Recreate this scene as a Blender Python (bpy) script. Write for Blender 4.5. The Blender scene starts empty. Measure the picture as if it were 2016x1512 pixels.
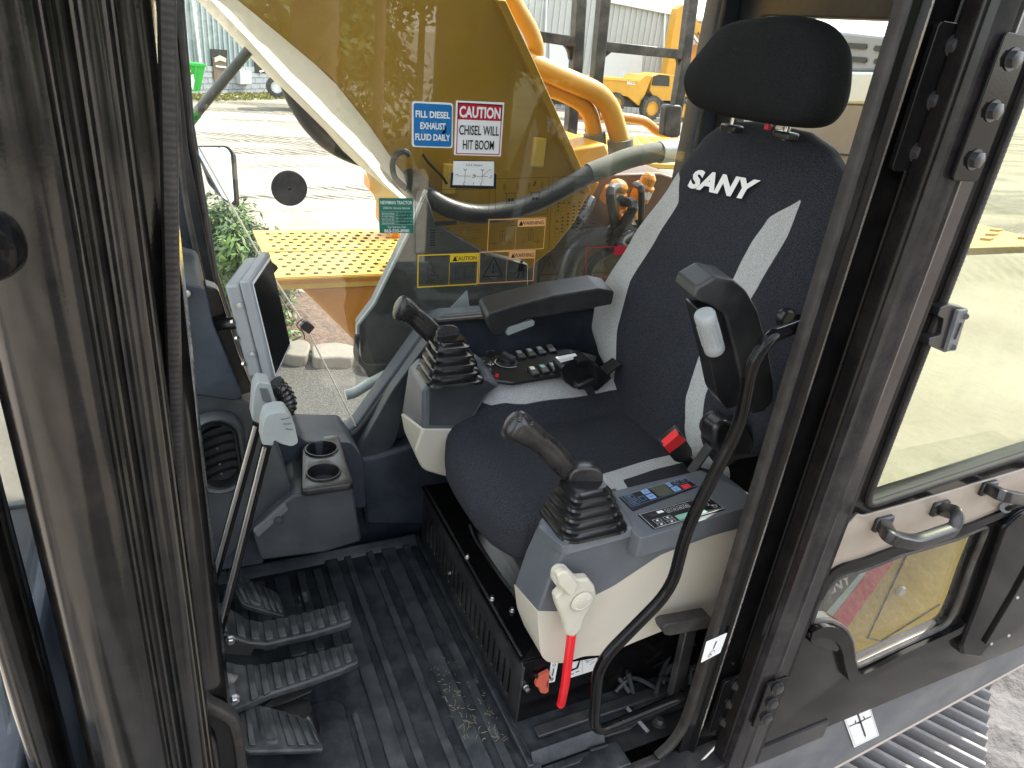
import bpy, bmesh, math, random
from mathutils import Vector, Matrix
random.seed(7)
R = math.radians
SC = bpy.context.scene
COL = SC.collection
# ------------------------------------------------------------------ camera, world, sun, exposure
RX = Vector((0.90574847, -0.41197632, 0.0994747))      # camera right / down / forward in world axes
DN = Vector((-0.10168364, -0.43909702, -0.89266693))
FW = Vector((0.41143668, 0.79841676, -0.43960271))
EYE = Vector((0.0, 0.0, 1.45))
cam = bpy.data.cameras.new('camera')
cam.sensor_width = 36.0
cam.lens = 36.0 * 1400.0 / 2016.0
cam.clip_start = 0.05
cam.clip_end = 1500
camo = bpy.data.objects.new('camera', cam)
COL.objects.link(camo)
m = Matrix.Identity(4)
for i in range(3):
    m[i][0] = RX[i]; m[i][1] = -DN[i]; m[i][2] = -FW[i]; m[i][3] = EYE[i]
camo.matrix_world = m
SC.camera = camo

SUN_AZ, SUN_EL = R(72), R(50)          # azimuth measured from +Y towards +X
world = bpy.data.worlds.new('World')
SC.world = world
world.use_nodes = True
wn = world.node_tree.nodes; wl = world.node_tree.links
bg = wn['Background']
sky = wn.new('ShaderNodeTexSky')
sky.sky_type = 'NISHITA'
sky.sun_disc = False
sky.sun_elevation = SUN_EL
sky.sun_rotation = SUN_AZ
sky.air_density = 1.0; sky.dust_density = 2.0; sky.ozone_density = 1.0
# bright broken cloud over the whole sky
wt = wn.new('ShaderNodeTexCoord'); wm = wn.new('ShaderNodeMapping'); wm.inputs['Scale'].default_value = (1, 1, 2.2)
wl.new(wt.outputs['Generated'], wm.inputs[0])
wz = wn.new('ShaderNodeTexNoise'); wz.inputs['Scale'].default_value = 2.4; wz.inputs['Detail'].default_value = 8; wz.inputs['Roughness'].default_value = .58
wl.new(wm.outputs[0], wz.inputs['Vector'])
wr = wn.new('ShaderNodeMapRange'); wr.inputs['From Min'].default_value = .40; wr.inputs['From Max'].default_value = .62; wl.new(wz.outputs['Fac'], wr.inputs['Value'])
wx = wn.new('ShaderNodeMix'); wx.data_type = 'RGBA'; wl.new(wr.outputs[0], wx.inputs[0]); wl.new(sky.outputs[0], wx.inputs[6]); wx.inputs[7].default_value = (6.5, 6.4, 6.3, 1)
wl.new(wx.outputs[2], bg.inputs['Color'])
bg.inputs['Strength'].default_value = 0.15
sl = bpy.data.lights.new('sun', 'SUN')
sl.energy = 2.6; sl.angle = R(0.6); sl.color = (1.0, 0.95, 0.87)
so = bpy.data.objects.new('sun', sl)
COL.objects.link(so)
sdir = Vector((math.sin(SUN_AZ)*math.cos(SUN_EL), math.cos(SUN_AZ)*math.cos(SUN_EL), math.sin(SUN_EL)))
so.rotation_euler = sdir.to_track_quat('Z', 'Y').to_euler()
so.location = (0, 0, 30)
SC.view_settings.view_transform = 'Standard'
SC.view_settings.look = 'None'
SC.view_settings.gamma = 1.0
SC.view_settings.use_curve_mapping = False
SC.view_settings.exposure = 2.15
SC.cycles.max_bounces = 10
SC.cycles.transparent_max_bounces = 24
SC.cycles.caustics_reflective = False
SC.cycles.use_denoising = True

# ------------------------------------------------------------------ photo point -> place, on a known plane
def ray(px, py):
    return RX*(px-1008.0) + DN*(py-756.0) + FW*1400.0
def WY(px, py, y):
    r = ray(px, py); return EYE + r*((y-EYE.y)/r.y)
def WZ(px, py, z):
    r = ray(px, py); return EYE + r*((z-EYE.z)/r.z)
def WX(px, py, x):
    r = ray(px, py); return EYE + r*((x-EYE.x)/r.x)
def WP(px, py, p, n):
    r = ray(px, py); p = Vector(p); n = Vector(n)
    return EYE + r*((p-EYE).dot(n)/r.dot(n))
def V(*a): return Vector(a)

# ------------------------------------------------------------------ mesh builder
WLOC = {}
def wloc(o):
    return WLOC.get(o.name, Vector((0, 0, 0))) if o else Vector((0, 0, 0))

class MB:
    def __init__(s):
        s.bm = bmesh.new()
    def face(s, pts, mi=0):
        vs = [s.bm.verts.new(p) for p in pts]
        f = s.bm.faces.new(vs); f.material_index = mi
        return f
    def box(s, c, size, rot=None):
        c = Vector(c); hx, hy, hz = size[0]/2, size[1]/2, size[2]/2
        P = []
        for sx in (-1, 1):
            for sy in (-1, 1):
                for sz in (-1, 1):
                    v = Vector((sx*hx, sy*hy, sz*hz))
                    if rot: v = rot @ v
                    P.append(s.bm.verts.new(c+v))
        for q in ((0,1,3,2),(4,6,7,5),(0,4,5,1),(2,3,7,6),(0,2,6,4),(1,5,7,3)):
            s.bm.faces.new([P[i] for i in q])
        return s
    def prism(s, pts, vec, pts2=None):
        a = [s.bm.verts.new(p) for p in pts]
        if pts2 is None: pts2 = [Vector(p)+Vector(vec) for p in pts]
        b = [s.bm.verts.new(p) for p in pts2]
        n = len(a)
        s.bm.faces.new(a); s.bm.faces.new(b[::-1])
        for i in range(n):
            s.bm.faces.new((a[i], b[i], b[(i+1) % n], a[(i+1) % n]))
        return s
    def loft(s, rings, caps=True, closed=True, loop=False):
        L = [[s.bm.verts.new(p) for p in r] for r in rings]
        n = len(L[0])
        rng = range(len(L)) if loop else range(len(L)-1)
        for i in rng:
            A, B = L[i], L[(i+1) % len(L)]
            for j in range(n if closed else n-1):
                s.bm.faces.new((A[j], A[(j+1) % n], B[(j+1) % n], B[j]))
        if caps and not loop and closed:
            s.bm.faces.new(L[0][::-1]); s.bm.faces.new(L[-1])
        return s
    def tube(s, path, r, n=12, caps=True, sec=None, up=None, loop=False):
        path = [Vector(p) for p in path]
        N = len(path)
        if not isinstance(r, (list, tuple)): r = [r]*N
        rings = []; prev = None
        for i, p in enumerate(path):
            if loop: t = (path[(i+1) % N]-path[i-1])
            elif i == 0: t = path[1]-p
            elif i == N-1: t = p-path[i-1]
            else: t = (path[i+1]-p).normalized()+(p-path[i-1]).normalized()
            t.normalize()
            if prev is None:
                u = Vector(up) if up else (Vector((0, 0, 1)) if abs(t.z) < .9 else Vector((1, 0, 0)))
            else: u = prev
            a = (u - t*u.dot(t)).normalized(); prev = a
            b = t.cross(a)
            if sec: ring = [p + (a*q[0]+b*q[1])*r[i] for q in sec]
            else: ring = [p + (a*math.cos(2*math.pi*k/n)+b*math.sin(2*math.pi*k/n))*r[i] for k in range(n)]
            rings.append(ring)
        return s.loft(rings, caps=caps, loop=loop)
    def cyl(s, p0, p1, r0, r1=None, n=16):
        p0 = Vector(p0); p1 = Vector(p1)
        r1 = r0 if r1 is None else r1
        return s.lathe([(r0, 0), (r1, 1)], p0, p1-p0, n)
    def lathe(s, prof, o, axis, n=24, caps=True, sq=0):
        o = Vector(o); axis = Vector(axis); L = axis.length; t = axis.normalized()
        u = Vector((0, 1, 0)) if abs(t.y) < .8 else Vector((1, 0, 0))
        a = (u-t*u.dot(t)).normalized(); b = t.cross(a)
        rings = []
        for r, h in prof:
            rg = []
            for k in range(n):
                an = 2*math.pi*k/n; c, q = math.cos(an), math.sin(an)
                if sq:
                    w = (abs(c)**sq+abs(q)**sq)**(-1.0/sq)
                else: w = 1
                rg.append(o+t*(h*L)+(a*c+b*q)*(r*w))
            rings.append(rg)
        return s.loft(rings, caps=caps)
    def ball(s, c, r, n=12):
        c = Vector(c)
        if not isinstance(r, (tuple, list)): r = (r, r, r)
        rings = []
        for i in range(1, n):
            th = math.pi*i/n
            rings.append([c+Vector((r[0]*math.sin(th)*math.cos(2*math.pi*k/(n*2)), r[1]*math.sin(th)*math.sin(2*math.pi*k/(n*2)), r[2]*math.cos(th))) for k in range(n*2)])
        return s.loft(rings)
    def rrect(s, c, u, v, w, h, r, depth, n=4):
        """rounded rectangle plate centred at c in axes u, v, thickness along u x v"""
        s.prism(rr_pts(c, u, v, w, h, r, n), Vector(u).cross(Vector(v)).normalized()*depth)
        return s
    def build(s, name, mat, parent=None, bevel=0, seg=2, smooth=None, sub=0, keep=False, recalc=True):
        bm = s.bm
        if recalc: bmesh.ops.recalc_face_normals(bm, faces=bm.faces)
        me = bpy.data.meshes.new(name)
        xs = [v.co for v in bm.verts]
        if keep: c = Vector((0, 0, 0)) + wloc(parent)*0
        else:
            c = Vector([(min(p[i] for p in xs)+max(p[i] for p in xs))/2 for i in range(3)])
        for v in bm.verts: v.co -= c
        bm.to_mesh(me); bm.free()
        for mm in (mat if isinstance(mat, (list, tuple)) else [mat]): me.materials.append(mm)
        o = bpy.data.objects.new(name, me)
        COL.objects.link(o)
        WLOC[o.name] = c.copy()
        o.location = c - wloc(parent)
        if parent: o.parent = parent
        if smooth is None or smooth:
            me.polygons.foreach_set('use_smooth', [True]*len(me.polygons))
            if smooth is None and not sub and len(me.polygons):
                me.set_sharp_from_angle(angle=R(38))
        if bevel:
            b = o.modifiers.new('bevel', 'BEVEL'); b.width = bevel; b.segments = seg; b.limit_method = 'ANGLE'; b.angle_limit = R(30)
            b.harden_normals = False
            me.polygons.foreach_set('use_smooth', [True]*len(me.polygons))
            try: me.set_sharp_from_angle(angle=R(65))
            except Exception: pass
        if sub:
            q = o.modifiers.new('sub', 'SUBSURF'); q.levels = sub; q.render_levels = sub
        return o

def rr_pts(c, u, v, w, h, r, n=4):
    c = Vector(c); u = Vector(u).normalized(); v = Vector(v).normalized(); P = []
    for cx, cy, a0 in ((w/2-r, h/2-r, 0), (-w/2+r, h/2-r, 90), (-w/2+r, -h/2+r, 180), (w/2-r, -h/2+r, 270)):
        for k in range(n+1):
            a = R(a0+90*k/n)
            P.append(c+u*(cx+r*math.cos(a))+v*(cy+r*math.sin(a)))
    return P

def round_poly(pts, r, n=4):
    """fillet the corners of a polygon (list of Vectors); r a number or list"""
    out = []; N = len(pts)
    for i in range(N):
        p = Vector(pts[i]); a = Vector(pts[i-1])-p; b = Vector(pts[(i+1) % N])-p
        rr = r[i] if isinstance(r, (list, tuple)) else r
        rr = min(rr, a.length*.45, b.length*.45)
        if rr <= 0: out.append(p); continue
        A = p+a.normalized()*rr; B = p+b.normalized()*rr
        for k in range(n+1):
            t = k/n
            out.append(A*(1-t)**2+p*2*t*(1-t)+B*t*t)
    return out

def smooth_path(pts, n=6):
    pts = [Vector(p) for p in pts]; out = []
    for i in range(len(pts)-1):
        p0 = pts[max(i-1, 0)]; p1 = pts[i]; p2 = pts[i+1]; p3 = pts[min(i+2, len(pts)-1)]
        for k in range(n):
            t = k/n
            out.append(.5*((2*p1)+(p2-p0)*t+(2*p0-5*p1+4*p2-p3)*t*t+(3*p1-p0-3*p2+p3)*t**3))
    out.append(pts[-1]); return out

def fillet_path(pts, r, n=6):
    pts = [Vector(p) for p in pts]; out = [pts[0]]
    for i in range(1, len(pts)-1):
        p = pts[i]; a = pts[i-1]-p; b = pts[i+1]-p
        rr = min(r, a.length*.48, b.length*.48)
        A = p+a.normalized()*rr; B = p+b.normalized()*rr
        for k in range(n+1):
            t = k/n; out.append(A*(1-t)**2+p*2*t*(1-t)+B*t*t)
    out.append(pts[-1]); return out

def thing(name, label, cat, loc=(0, 0, 0), group=None):
    o = bpy.data.objects.new(name, None)
    COL.objects.link(o)
    o.location = loc; WLOC[o.name] = Vector(loc)
    o.empty_display_size = .05
    o['label'] = label; o['category'] = cat
    if group: o['group'] = group
    return o
def tag(o, label, cat, group=None):
    o['label'] = label; o['category'] = cat
    if group: o['group'] = group
    return o
def struct(o, kind='structure'):
    o['kind'] = kind; return o
def inst(proto, name, loc, parent=None, rot=None, scale=None):
    o = bpy.data.objects.new(name, proto.data)
    COL.objects.link(o)
    for md in proto.modifiers:
        if md.type == 'BEVEL':
            b = o.modifiers.new('bevel', 'BEVEL'); b.width = md.width; b.segments = md.segments; b.limit_method = 'ANGLE'; b.angle_limit = R(30)
    WLOC[o.name] = Vector(loc)
    o.location = Vector(loc)-wloc(parent)
    if parent: o.parent = parent
    if rot: o.rotation_euler = rot
    if scale: o.scale = scale
    return o

# ------------------------------------------------------------------ materials
def mat(name, col, rough=.5, metal=0.0, spec=.5, coat=0.0, bump=None, var=None, dirt=None, rvar=None, sheen=0, scr=None, bump2=None, stretch=None):
    """bump=(scale,strength,distance) var=(scale,amount) dirt=(colour,amount,scale) rvar=(scale,amount) scr=(colour,amount): fine scratches"""
    M = bpy.data.materials.new(name); M.use_nodes = True
    N = M.node_tree.nodes; L = M.node_tree.links
    p = N['Principled BSDF']
    p.inputs['Base Color'].default_value = (*col, 1)
    p.inputs['Roughness'].default_value = rough
    p.inputs['Metallic'].default_value = metal
    p.inputs['Specular IOR Level'].default_value = spec
    if coat:
        p.inputs['Coat Weight'].default_value = coat; p.inputs['Coat Roughness'].default_value = .06
    if sheen:
        p.inputs['Sheen Weight'].default_value = sheen; p.inputs['Sheen Roughness'].default_value = .5
    tc = N.new('ShaderNodeTexCoord'); co = tc.outputs['Object']
    if stretch:
        mp = N.new('ShaderNodeMapping'); mp.inputs['Scale'].default_value = stretch
        L.new(co, mp.inputs[0]); cos_ = mp.outputs[0]
    else: cos_ = co
    def noise(scale, det=4, r=.6, c=None):
        n = N.new('ShaderNodeTexNoise'); n.inputs['Scale'].default_value = scale; n.inputs['Detail'].default_value = det; n.inputs['Roughness'].default_value = r
        L.new(c or co, n.inputs['Vector']); return n.outputs['Fac']
    def ramp(f, a, b):
        r = N.new('ShaderNodeMapRange'); r.inputs['From Min'].default_value = a; r.inputs['From Max'].default_value = b
        L.new(f, r.inputs['Value']); return r.outputs['Result']
    def mul(f, k):
        q = N.new('ShaderNodeMath'); q.operation = 'MULTIPLY'; q.inputs[1].default_value = k
        L.new(f, q.inputs[0]); return q.outputs[0]
    def mix(f, a, b):
        x = N.new('ShaderNodeMix'); x.data_type = 'RGBA'
        L.new(f, x.inputs[0])
        for sock, v in ((x.inputs[6], a), (x.inputs[7], b)):
            if isinstance(v, tuple): sock.default_value = (*v, 1)
            else: L.new(v, sock)
        return x.outputs[2]
    cur = None
    if var:
        f = ramp(noise(var[0], 5, .6, cos_), .3, .7)
        cur = mix(f, tuple(c*(1-var[1]) for c in col), tuple(min(1, c*(1+var[1])) for c in col))
    if dirt:
        f = mul(ramp(noise(dirt[2], 8, .68, cos_), .42, .72), dirt[1])
        cur = mix(f, cur if cur is not None else tuple(col), dirt[0])
        rr = N.new('ShaderNodeMapRange'); rr.inputs['To Min'].default_value = rough; rr.inputs['To Max'].default_value = min(1, rough+.35)
        L.new(f, rr.inputs['Value']); L.new(rr.outputs[0], p.inputs['Roughness'])
    if scr:
        w = N.new('ShaderNodeTexVoronoi'); w.feature = 'DISTANCE_TO_EDGE'; w.inputs['Scale'].default_value = 55
        nz = N.new('ShaderNodeTexNoise'); nz.inputs['Scale'].default_value = 9; L.new(co, nz.inputs['Vector'])
        ad = N.new('ShaderNodeVectorMath'); ad.operation = 'ADD'; L.new(co, ad.inputs[0]); L.new(nz.outputs['Color'], ad.inputs[1])
        L.new(ad.outputs[0], w.inputs['Vector'])
        e = ramp(w.outputs['Distance'], .02, .0)
        g = ramp(noise(14, 5), .55, .68)
        q = N.new('ShaderNodeMath'); q.operation = 'MULTIPLY'; L.new(e, q.inputs[0]); L.new(g, q.inputs[1])
        cur = mix(mul(q.outputs[0], scr[1]), cur if cur is not None else tuple(col), scr[0])
    if cur is not None: L.new(cur, p.inputs['Base Color'])
    if rvar and not dirt:
        rr = N.new('ShaderNodeMapRange'); rr.inputs['From Min'].default_value = .3; rr.inputs['From Max'].default_value = .7
        rr.inputs['To Min'].default_value = max(0, rough-rvar[1]); rr.inputs['To Max'].default_value = min(1, rough+rvar[1])
        L.new(noise(rvar[0]), rr.inputs['Value']); L.new(rr.outputs[0], p.inputs['Roughness'])
    last = None
    for bb in (bump, bump2):
        if bb:
            b = N.new('ShaderNodeBump'); b.inputs['Strength'].default_value = bb[1]; b.inputs['Distance'].default_value = bb[2]
            L.new(noise(bb[0], 3, .6, cos_), b.inputs['Height'])
            if last: L.new(last, b.inputs['Normal'])
            last = b.outputs[0]
    if last: L.new(last, p.inputs['Normal'])
    return M

def glass(name, tint, dust=.03, refl=1.0, rough=0.0, pattern=None):
    M = bpy.data.materials.new(name); M.use_nodes = True
    N = M.node_tree.nodes; L = M.node_tree.links
    N.remove(N['Principled BSDF'])
    out = N['Material Output']
    def math_(op, a, b=None):
        q = N.new('ShaderNodeMath'); q.operation = op
        for i, x in enumerate((a, b)):
            if x is None: continue
            if isinstance(x, (int, float)): q.inputs[i].default_value = x
            else: L.new(x, q.inputs[i])
        return q.outputs[0]
    ge = N.new('ShaderNodeNewGeometry')
    d = N.new('ShaderNodeVectorMath'); d.operation = 'DOT_PRODUCT'
    L.new(ge.outputs['Normal'], d.inputs[0]); L.new(ge.outputs['Incoming'], d.inputs[1])
    c = math_('ABSOLUTE', d.outputs['Value'])
    k = math_('POWER', math_('SUBTRACT', 1.0, c), 5.0)
    F = math_('MULTIPLY', math_('ADD', math_('MULTIPLY', k, .957), .043), refl)
    tr = N.new('ShaderNodeBsdfTransparent'); tr.inputs[0].default_value = (*tint, 1)
    gl = N.new('ShaderNodeBsdfGlossy'); gl.inputs['Roughness'].default_value = rough
    mx = N.new('ShaderNodeMixShader')
    L.new(F, mx.inputs[0]); L.new(tr.outputs[0], mx.inputs[1]); L.new(gl.outputs[0], mx.inputs[2])
    df = N.new('ShaderNodeBsdfDiffuse'); df.inputs[0].default_value = (.55, .52, .46, 1)
    tc = N.new('ShaderNodeTexCoord')
    n = N.new('ShaderNodeTexNoise'); n.inputs['Scale'].default_value = 6; n.inputs['Detail'].default_value = 9; n.inputs['Roughness'].default_value = .7
    L.new(tc.outputs['Object'], n.inputs['Vector'])
    mr = N.new('ShaderNodeMapRange'); mr.inputs['From Min'].default_value = .4; mr.inputs['From Max'].default_value = .8
    mr.inputs['To Min'].default_value = dust*.35; mr.inputs['To Max'].default_value = dust*2.2
    L.new(n.outputs['Fac'], mr.inputs['Value'])
    fac = mr.outputs[0]
    if pattern:
        mp = N.new('ShaderNodeMapping'); mp.inputs['Scale'].default_value = pattern[0]; mp.inputs['Rotation'].default_value = pattern[2]
        L.new(tc.outputs['Object'], mp.inputs[0])
        n2 = N.new('ShaderNodeTexNoise'); n2.inputs['Scale'].default_value = 1; n2.inputs['Detail'].default_value = 2
        L.new(mp.outputs[0], n2.inputs['Vector'])
        m2 = N.new('ShaderNodeMapRange'); m2.inputs['From Min'].default_value = .45; m2.inputs['From Max'].default_value = .7
        m2.inputs['To Max'].default_value = pattern[1]
        L.new(n2.outputs['Fac'], m2.inputs['Value'])
        fac = math_('ADD', fac, m2.outputs[0])
    m2 = N.new('ShaderNodeMixShader')
    L.new(fac, m2.inputs[0]); L.new(mx.outputs[0], m2.inputs[1]); L.new(df.outputs[0], m2.inputs[2])
    L.new(m2.outputs[0], out.inputs['Surface'])
    return M

M = {}
M['gloss'] = mat('black_gloss_paint', (.004, .004, .0045), .10, spec=.17, coat=.0, bump=(260, .12, .0006), dirt=((.16, .135, .11), .03, 14))
M['gloss_dusty'] = mat('black_gloss_paint_dusty', (.005, .005, .005), .11, spec=.45, coat=.2, bump=(220, .16, .0006), dirt=((.22, .18, .14), .05, 26))
M['door_paint'] = mat('black_door_paint', (.007, .0065, .0065), .16, spec=.28, coat=.0, bump=(240, .1, .0006), dirt=((.30, .25, .20), .035, 6))
M['stile'] = mat('black_stile_paint', (.012, .011, .0125), .16, spec=.35, bump=(220, .12, .0006), dirt=((.22, .19, .18), .10, 12))
M['satin'] = mat('black_satin_paint', (.018, .019, .021), .35, bump=(300, .15, .0006), dirt=((.2, .18, .15), .2, 7))
M['grey_satin'] = mat('grey_satin_paint', (.10, .105, .115), .38, bump=(300, .12, .0006), dirt=((.3, .28, .25), .35, 6), var=(3, .12))
M['rubber'] = mat('black_rubber', (.026, .024, .023), .55, bump=(400, .2, .0006), dirt=((.22, .19, .16), .35, 12))
M['seal'] = mat('black_seal_rubber', (.010, .008, .007), .6, bump=(400, .2, .0006), dirt=((.18, .155, .13), .14, 22))
M['boot'] = mat('black_boot_rubber', (.007, .007, .0075), .22, spec=.6, bump=(300, .1, .0005), dirt=((.2, .2, .2), .05, 14))
M['trim'] = mat('dark_trim_plastic', (.016, .022, .033), .50, bump=(900, .25, .0003), dirt=((.15, .17, .19), .30, 5), var=(2.5, .15))
M['trim2'] = mat('charcoal_trim_plastic', (.027, .031, .036), .48, bump=(900, .25, .0003), dirt=((.17, .18, .18), .22, 5), var=(2.5, .12))
M['black_plastic'] = mat('black_plastic', (.009, .009, .010), .30, bump=(700, .12, .0003), dirt=((.15, .15, .15), .12, 9))
M['grip'] = mat('black_grip_plastic', (.016, .015, .015), .27, bump=(600, .12, .0003), dirt=((.2, .18, .15), .12, 20))
M['arm'] = mat('armrest_vinyl', (.015, .0155, .016), .42, bump=(500, .35, .0006), dirt=((.16, .16, .15), .15, 9))
M['cgrey'] = mat('slate_console_plastic', (.096, .104, .115), .42, bump=(900, .25, .0003), dirt=((.25, .25, .24), .2, 6), var=(3, .06))
M['ccream'] = mat('cream_console_plastic', (.52, .48, .39), .45, bump=(900, .2, .0003), dirt=((.34, .30, .23), .28, 6), var=(3, .05))
M['lever'] = mat('cream_lever_plastic', (.50, .47, .38), .45, bump=(800, .2, .0003), dirt=((.32, .28, .20), .3, 14))
M['knob'] = mat('grey_knob_plastic', (.30, .325, .32), .42, bump=(800, .2, .0003), dirt=((.2, .19, .17), .25, 16))
M['monitor'] = mat('light_grey_monitor_plastic', (.25, .265, .285), .42, bump=(800, .15, .0003), dirt=((.2, .2, .2), .15, 10))
M['screen'] = mat('black_screen_glass', (.004, .004, .005), .12, spec=.25)
M['mat'] = mat('black_floor_rubber', (.010, .0125, .0155), .42, bump=(300, .3, .0008), dirt=((.16, .175, .175), .24, 16), scr=((.30, .27, .2), .25))
M['mat_rib'] = mat('dusty_floor_rib_rubber', (.021, .025, .028), .42, bump=(300, .3, .0008), dirt=((.17, .185, .185), .34, 12), scr=((.30, .27, .2), .25))
M['pedal'] = mat('black_pedal_rubber', (.022, .0245, .026), .45, bump=(250, .3, .0008), dirt=((.17, .175, .17), .45, 14))
M['chrome'] = mat('chrome_steel', (.55, .55, .55), .14, metal=1, rvar=(30, .06))
M['zinc'] = mat('zinc_bolt_steel', (.62, .63, .64), .3, metal=1, dirt=((.3, .28, .25), .4, 80))
M['darksteel'] = mat('dark_bolt_steel', (.10, .105, .11), .4, metal=.8, dirt=((.2, .17, .14), .5, 60))
M['alu'] = mat('worn_aluminium', (.55, .55, .55), .32, metal=1, dirt=((.30, .27, .24), .6, 25), stretch=(1, 12, 12))
M['red'] = mat('red_paint', (.62, .012, .02), .35, bump=(200, .1, .0005), var=(12, .15))
M['redplastic'] = mat('red_plastic', (.70, .03, .035), .3, bump=(500, .1, .0003))
M['salmon'] = mat('faded_red_handle_plastic', (.55, .10, .06), .5, dirt=((.3, .2, .15), .3, 60))
M['white'] = mat('white_sticker', (.78, .78, .76), .4, dirt=((.5, .48, .42), .25, 30))
M['ink'] = mat('black_ink', (.010, .010, .012), .4)
M['inkgrey'] = mat('faded_ink', (.012, .011, .010), .6)
M['white_ink'] = mat('white_ink', (.80, .80, .79), .45)
M['blue'] = mat('blue_sticker', (.004, .15, .40), .35, var=(40, .08))
M['bluelogo'] = mat('pale_blue_ink', (.02, .20, .46), .35)
M['darkred'] = mat('red_sticker_ink', (.45, .012, .035), .35)
M['green'] = mat('green_sticker', (.004, .16, .105), .4, dirt=((.2, .3, .25), .12, 40))
M['pink'] = mat('amber_film_ink', (.85, .43, .17), .45)
M['yel_ink'] = mat('yellow_film_ink', (.75, .52, .03), .45)
M['dred_ink'] = mat('crimson_film_ink', (.40, .01, .03), .45)
M['yellow'] = mat('yellow_machine_paint', (.60, .30, .018), .33, spec=.5, bump=(180, .08, .0008), dirt=((.28, .15, .05), .25, 3), var=(2, .08))
M['yellow_tread'] = mat('yellow_tread_paint', (.70, .44, .05), .5, dirt=((.45, .28, .10), .4, 4), var=(3, .1))
M['orange'] = mat('orange_and_shaded_yellow_paint', (.58, .22, .012), .3, bump=(150, .08, .0008), dirt=((.28, .12, .03), .3, 4))
M['tan'] = mat('sunlit_cream_flange_paint', (.88, .82, .66), .55, dirt=((.60, .48, .28), .25, 6))  # cream puts sunlight into the boom flange colour; small pale parts share it
M['boomy'] = mat('mustard_boom_paint', (.42, .225, .010), .33, spec=.5, bump=(180, .08, .0008), dirt=((.28, .15, .05), .25, 3), var=(2, .08))
M['hose'] = mat('black_hydraulic_hose', (.013, .0145, .017), .45, bump=(150, .2, .001), dirt=((.25, .25, .23), .12, 8))
M['sleeve'] = mat('grey_hose_sleeve', (.15, .15, .13), .75, bump=(300, .5, .002), dirt=((.15, .14, .12), .5, 20))
M['rail'] = mat('black_rail_paint', (.022, .022, .023), .35, dirt=((.2, .17, .14), .5, 14))
M['hood'] = mat('grey_hood_paint', (.24, .26, .28), .35, dirt=((.4, .38, .33), .35, 4))
M['hoodwhite'] = mat('pale_hood_paint', (.62, .66, .66), .35, dirt=((.5, .48, .42), .3, 4))
M['panelkey'] = mat('membrane_panel_black', (.012, .012, .013), .3)
M['lcd'] = mat('green_lcd', (.22, .42, .33), .25)
M['lcd2'] = mat('grey_lcd', (.075, .085, .06), .25)
M['keyblue'] = mat('pale_blue_key', (.22, .36, .62), .4)
M['roofliner'] = mat('dark_roof_liner', (.045, .04, .035), .7, bump=(300, .3, .001))
M['livery_black'] = mat('black_livery_paint', (.02, .024, .024), .3)
M['livery_yellow'] = mat('yellow_livery_paint', (.52, .36, .03), .35, dirt=((.35, .24, .05), .3, 5))
M['livery_red'] = mat('red_livery_paint', (.70, .02, .05), .3)
M['livery_white'] = mat('pale_livery_paint', (.55, .75, .68), .35)
M['steel_track'] = mat('worn_track_steel', (.20, .20, .205), .55, metal=.25, bump=(60, .5, .004), dirt=((.16, .14, .12), .7, 9), bump2=(14, .4, .006))
M['glass_side'] = glass('side_window_glass', (.93, .95, .92), .022, 1.35)
M['glass_front'] = glass('front_window_glass', (.92, .95, .93), .02, .9)
M['glass_door'] = glass('door_window_glass', (.70, .735, .635), .05, 1.0)
M['glass_door_low'] = glass('lower_door_glass', (.96, .96, .92), .015, .6, pattern=((420, 1, 60), .17, (0, R(-28), 0)))

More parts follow.
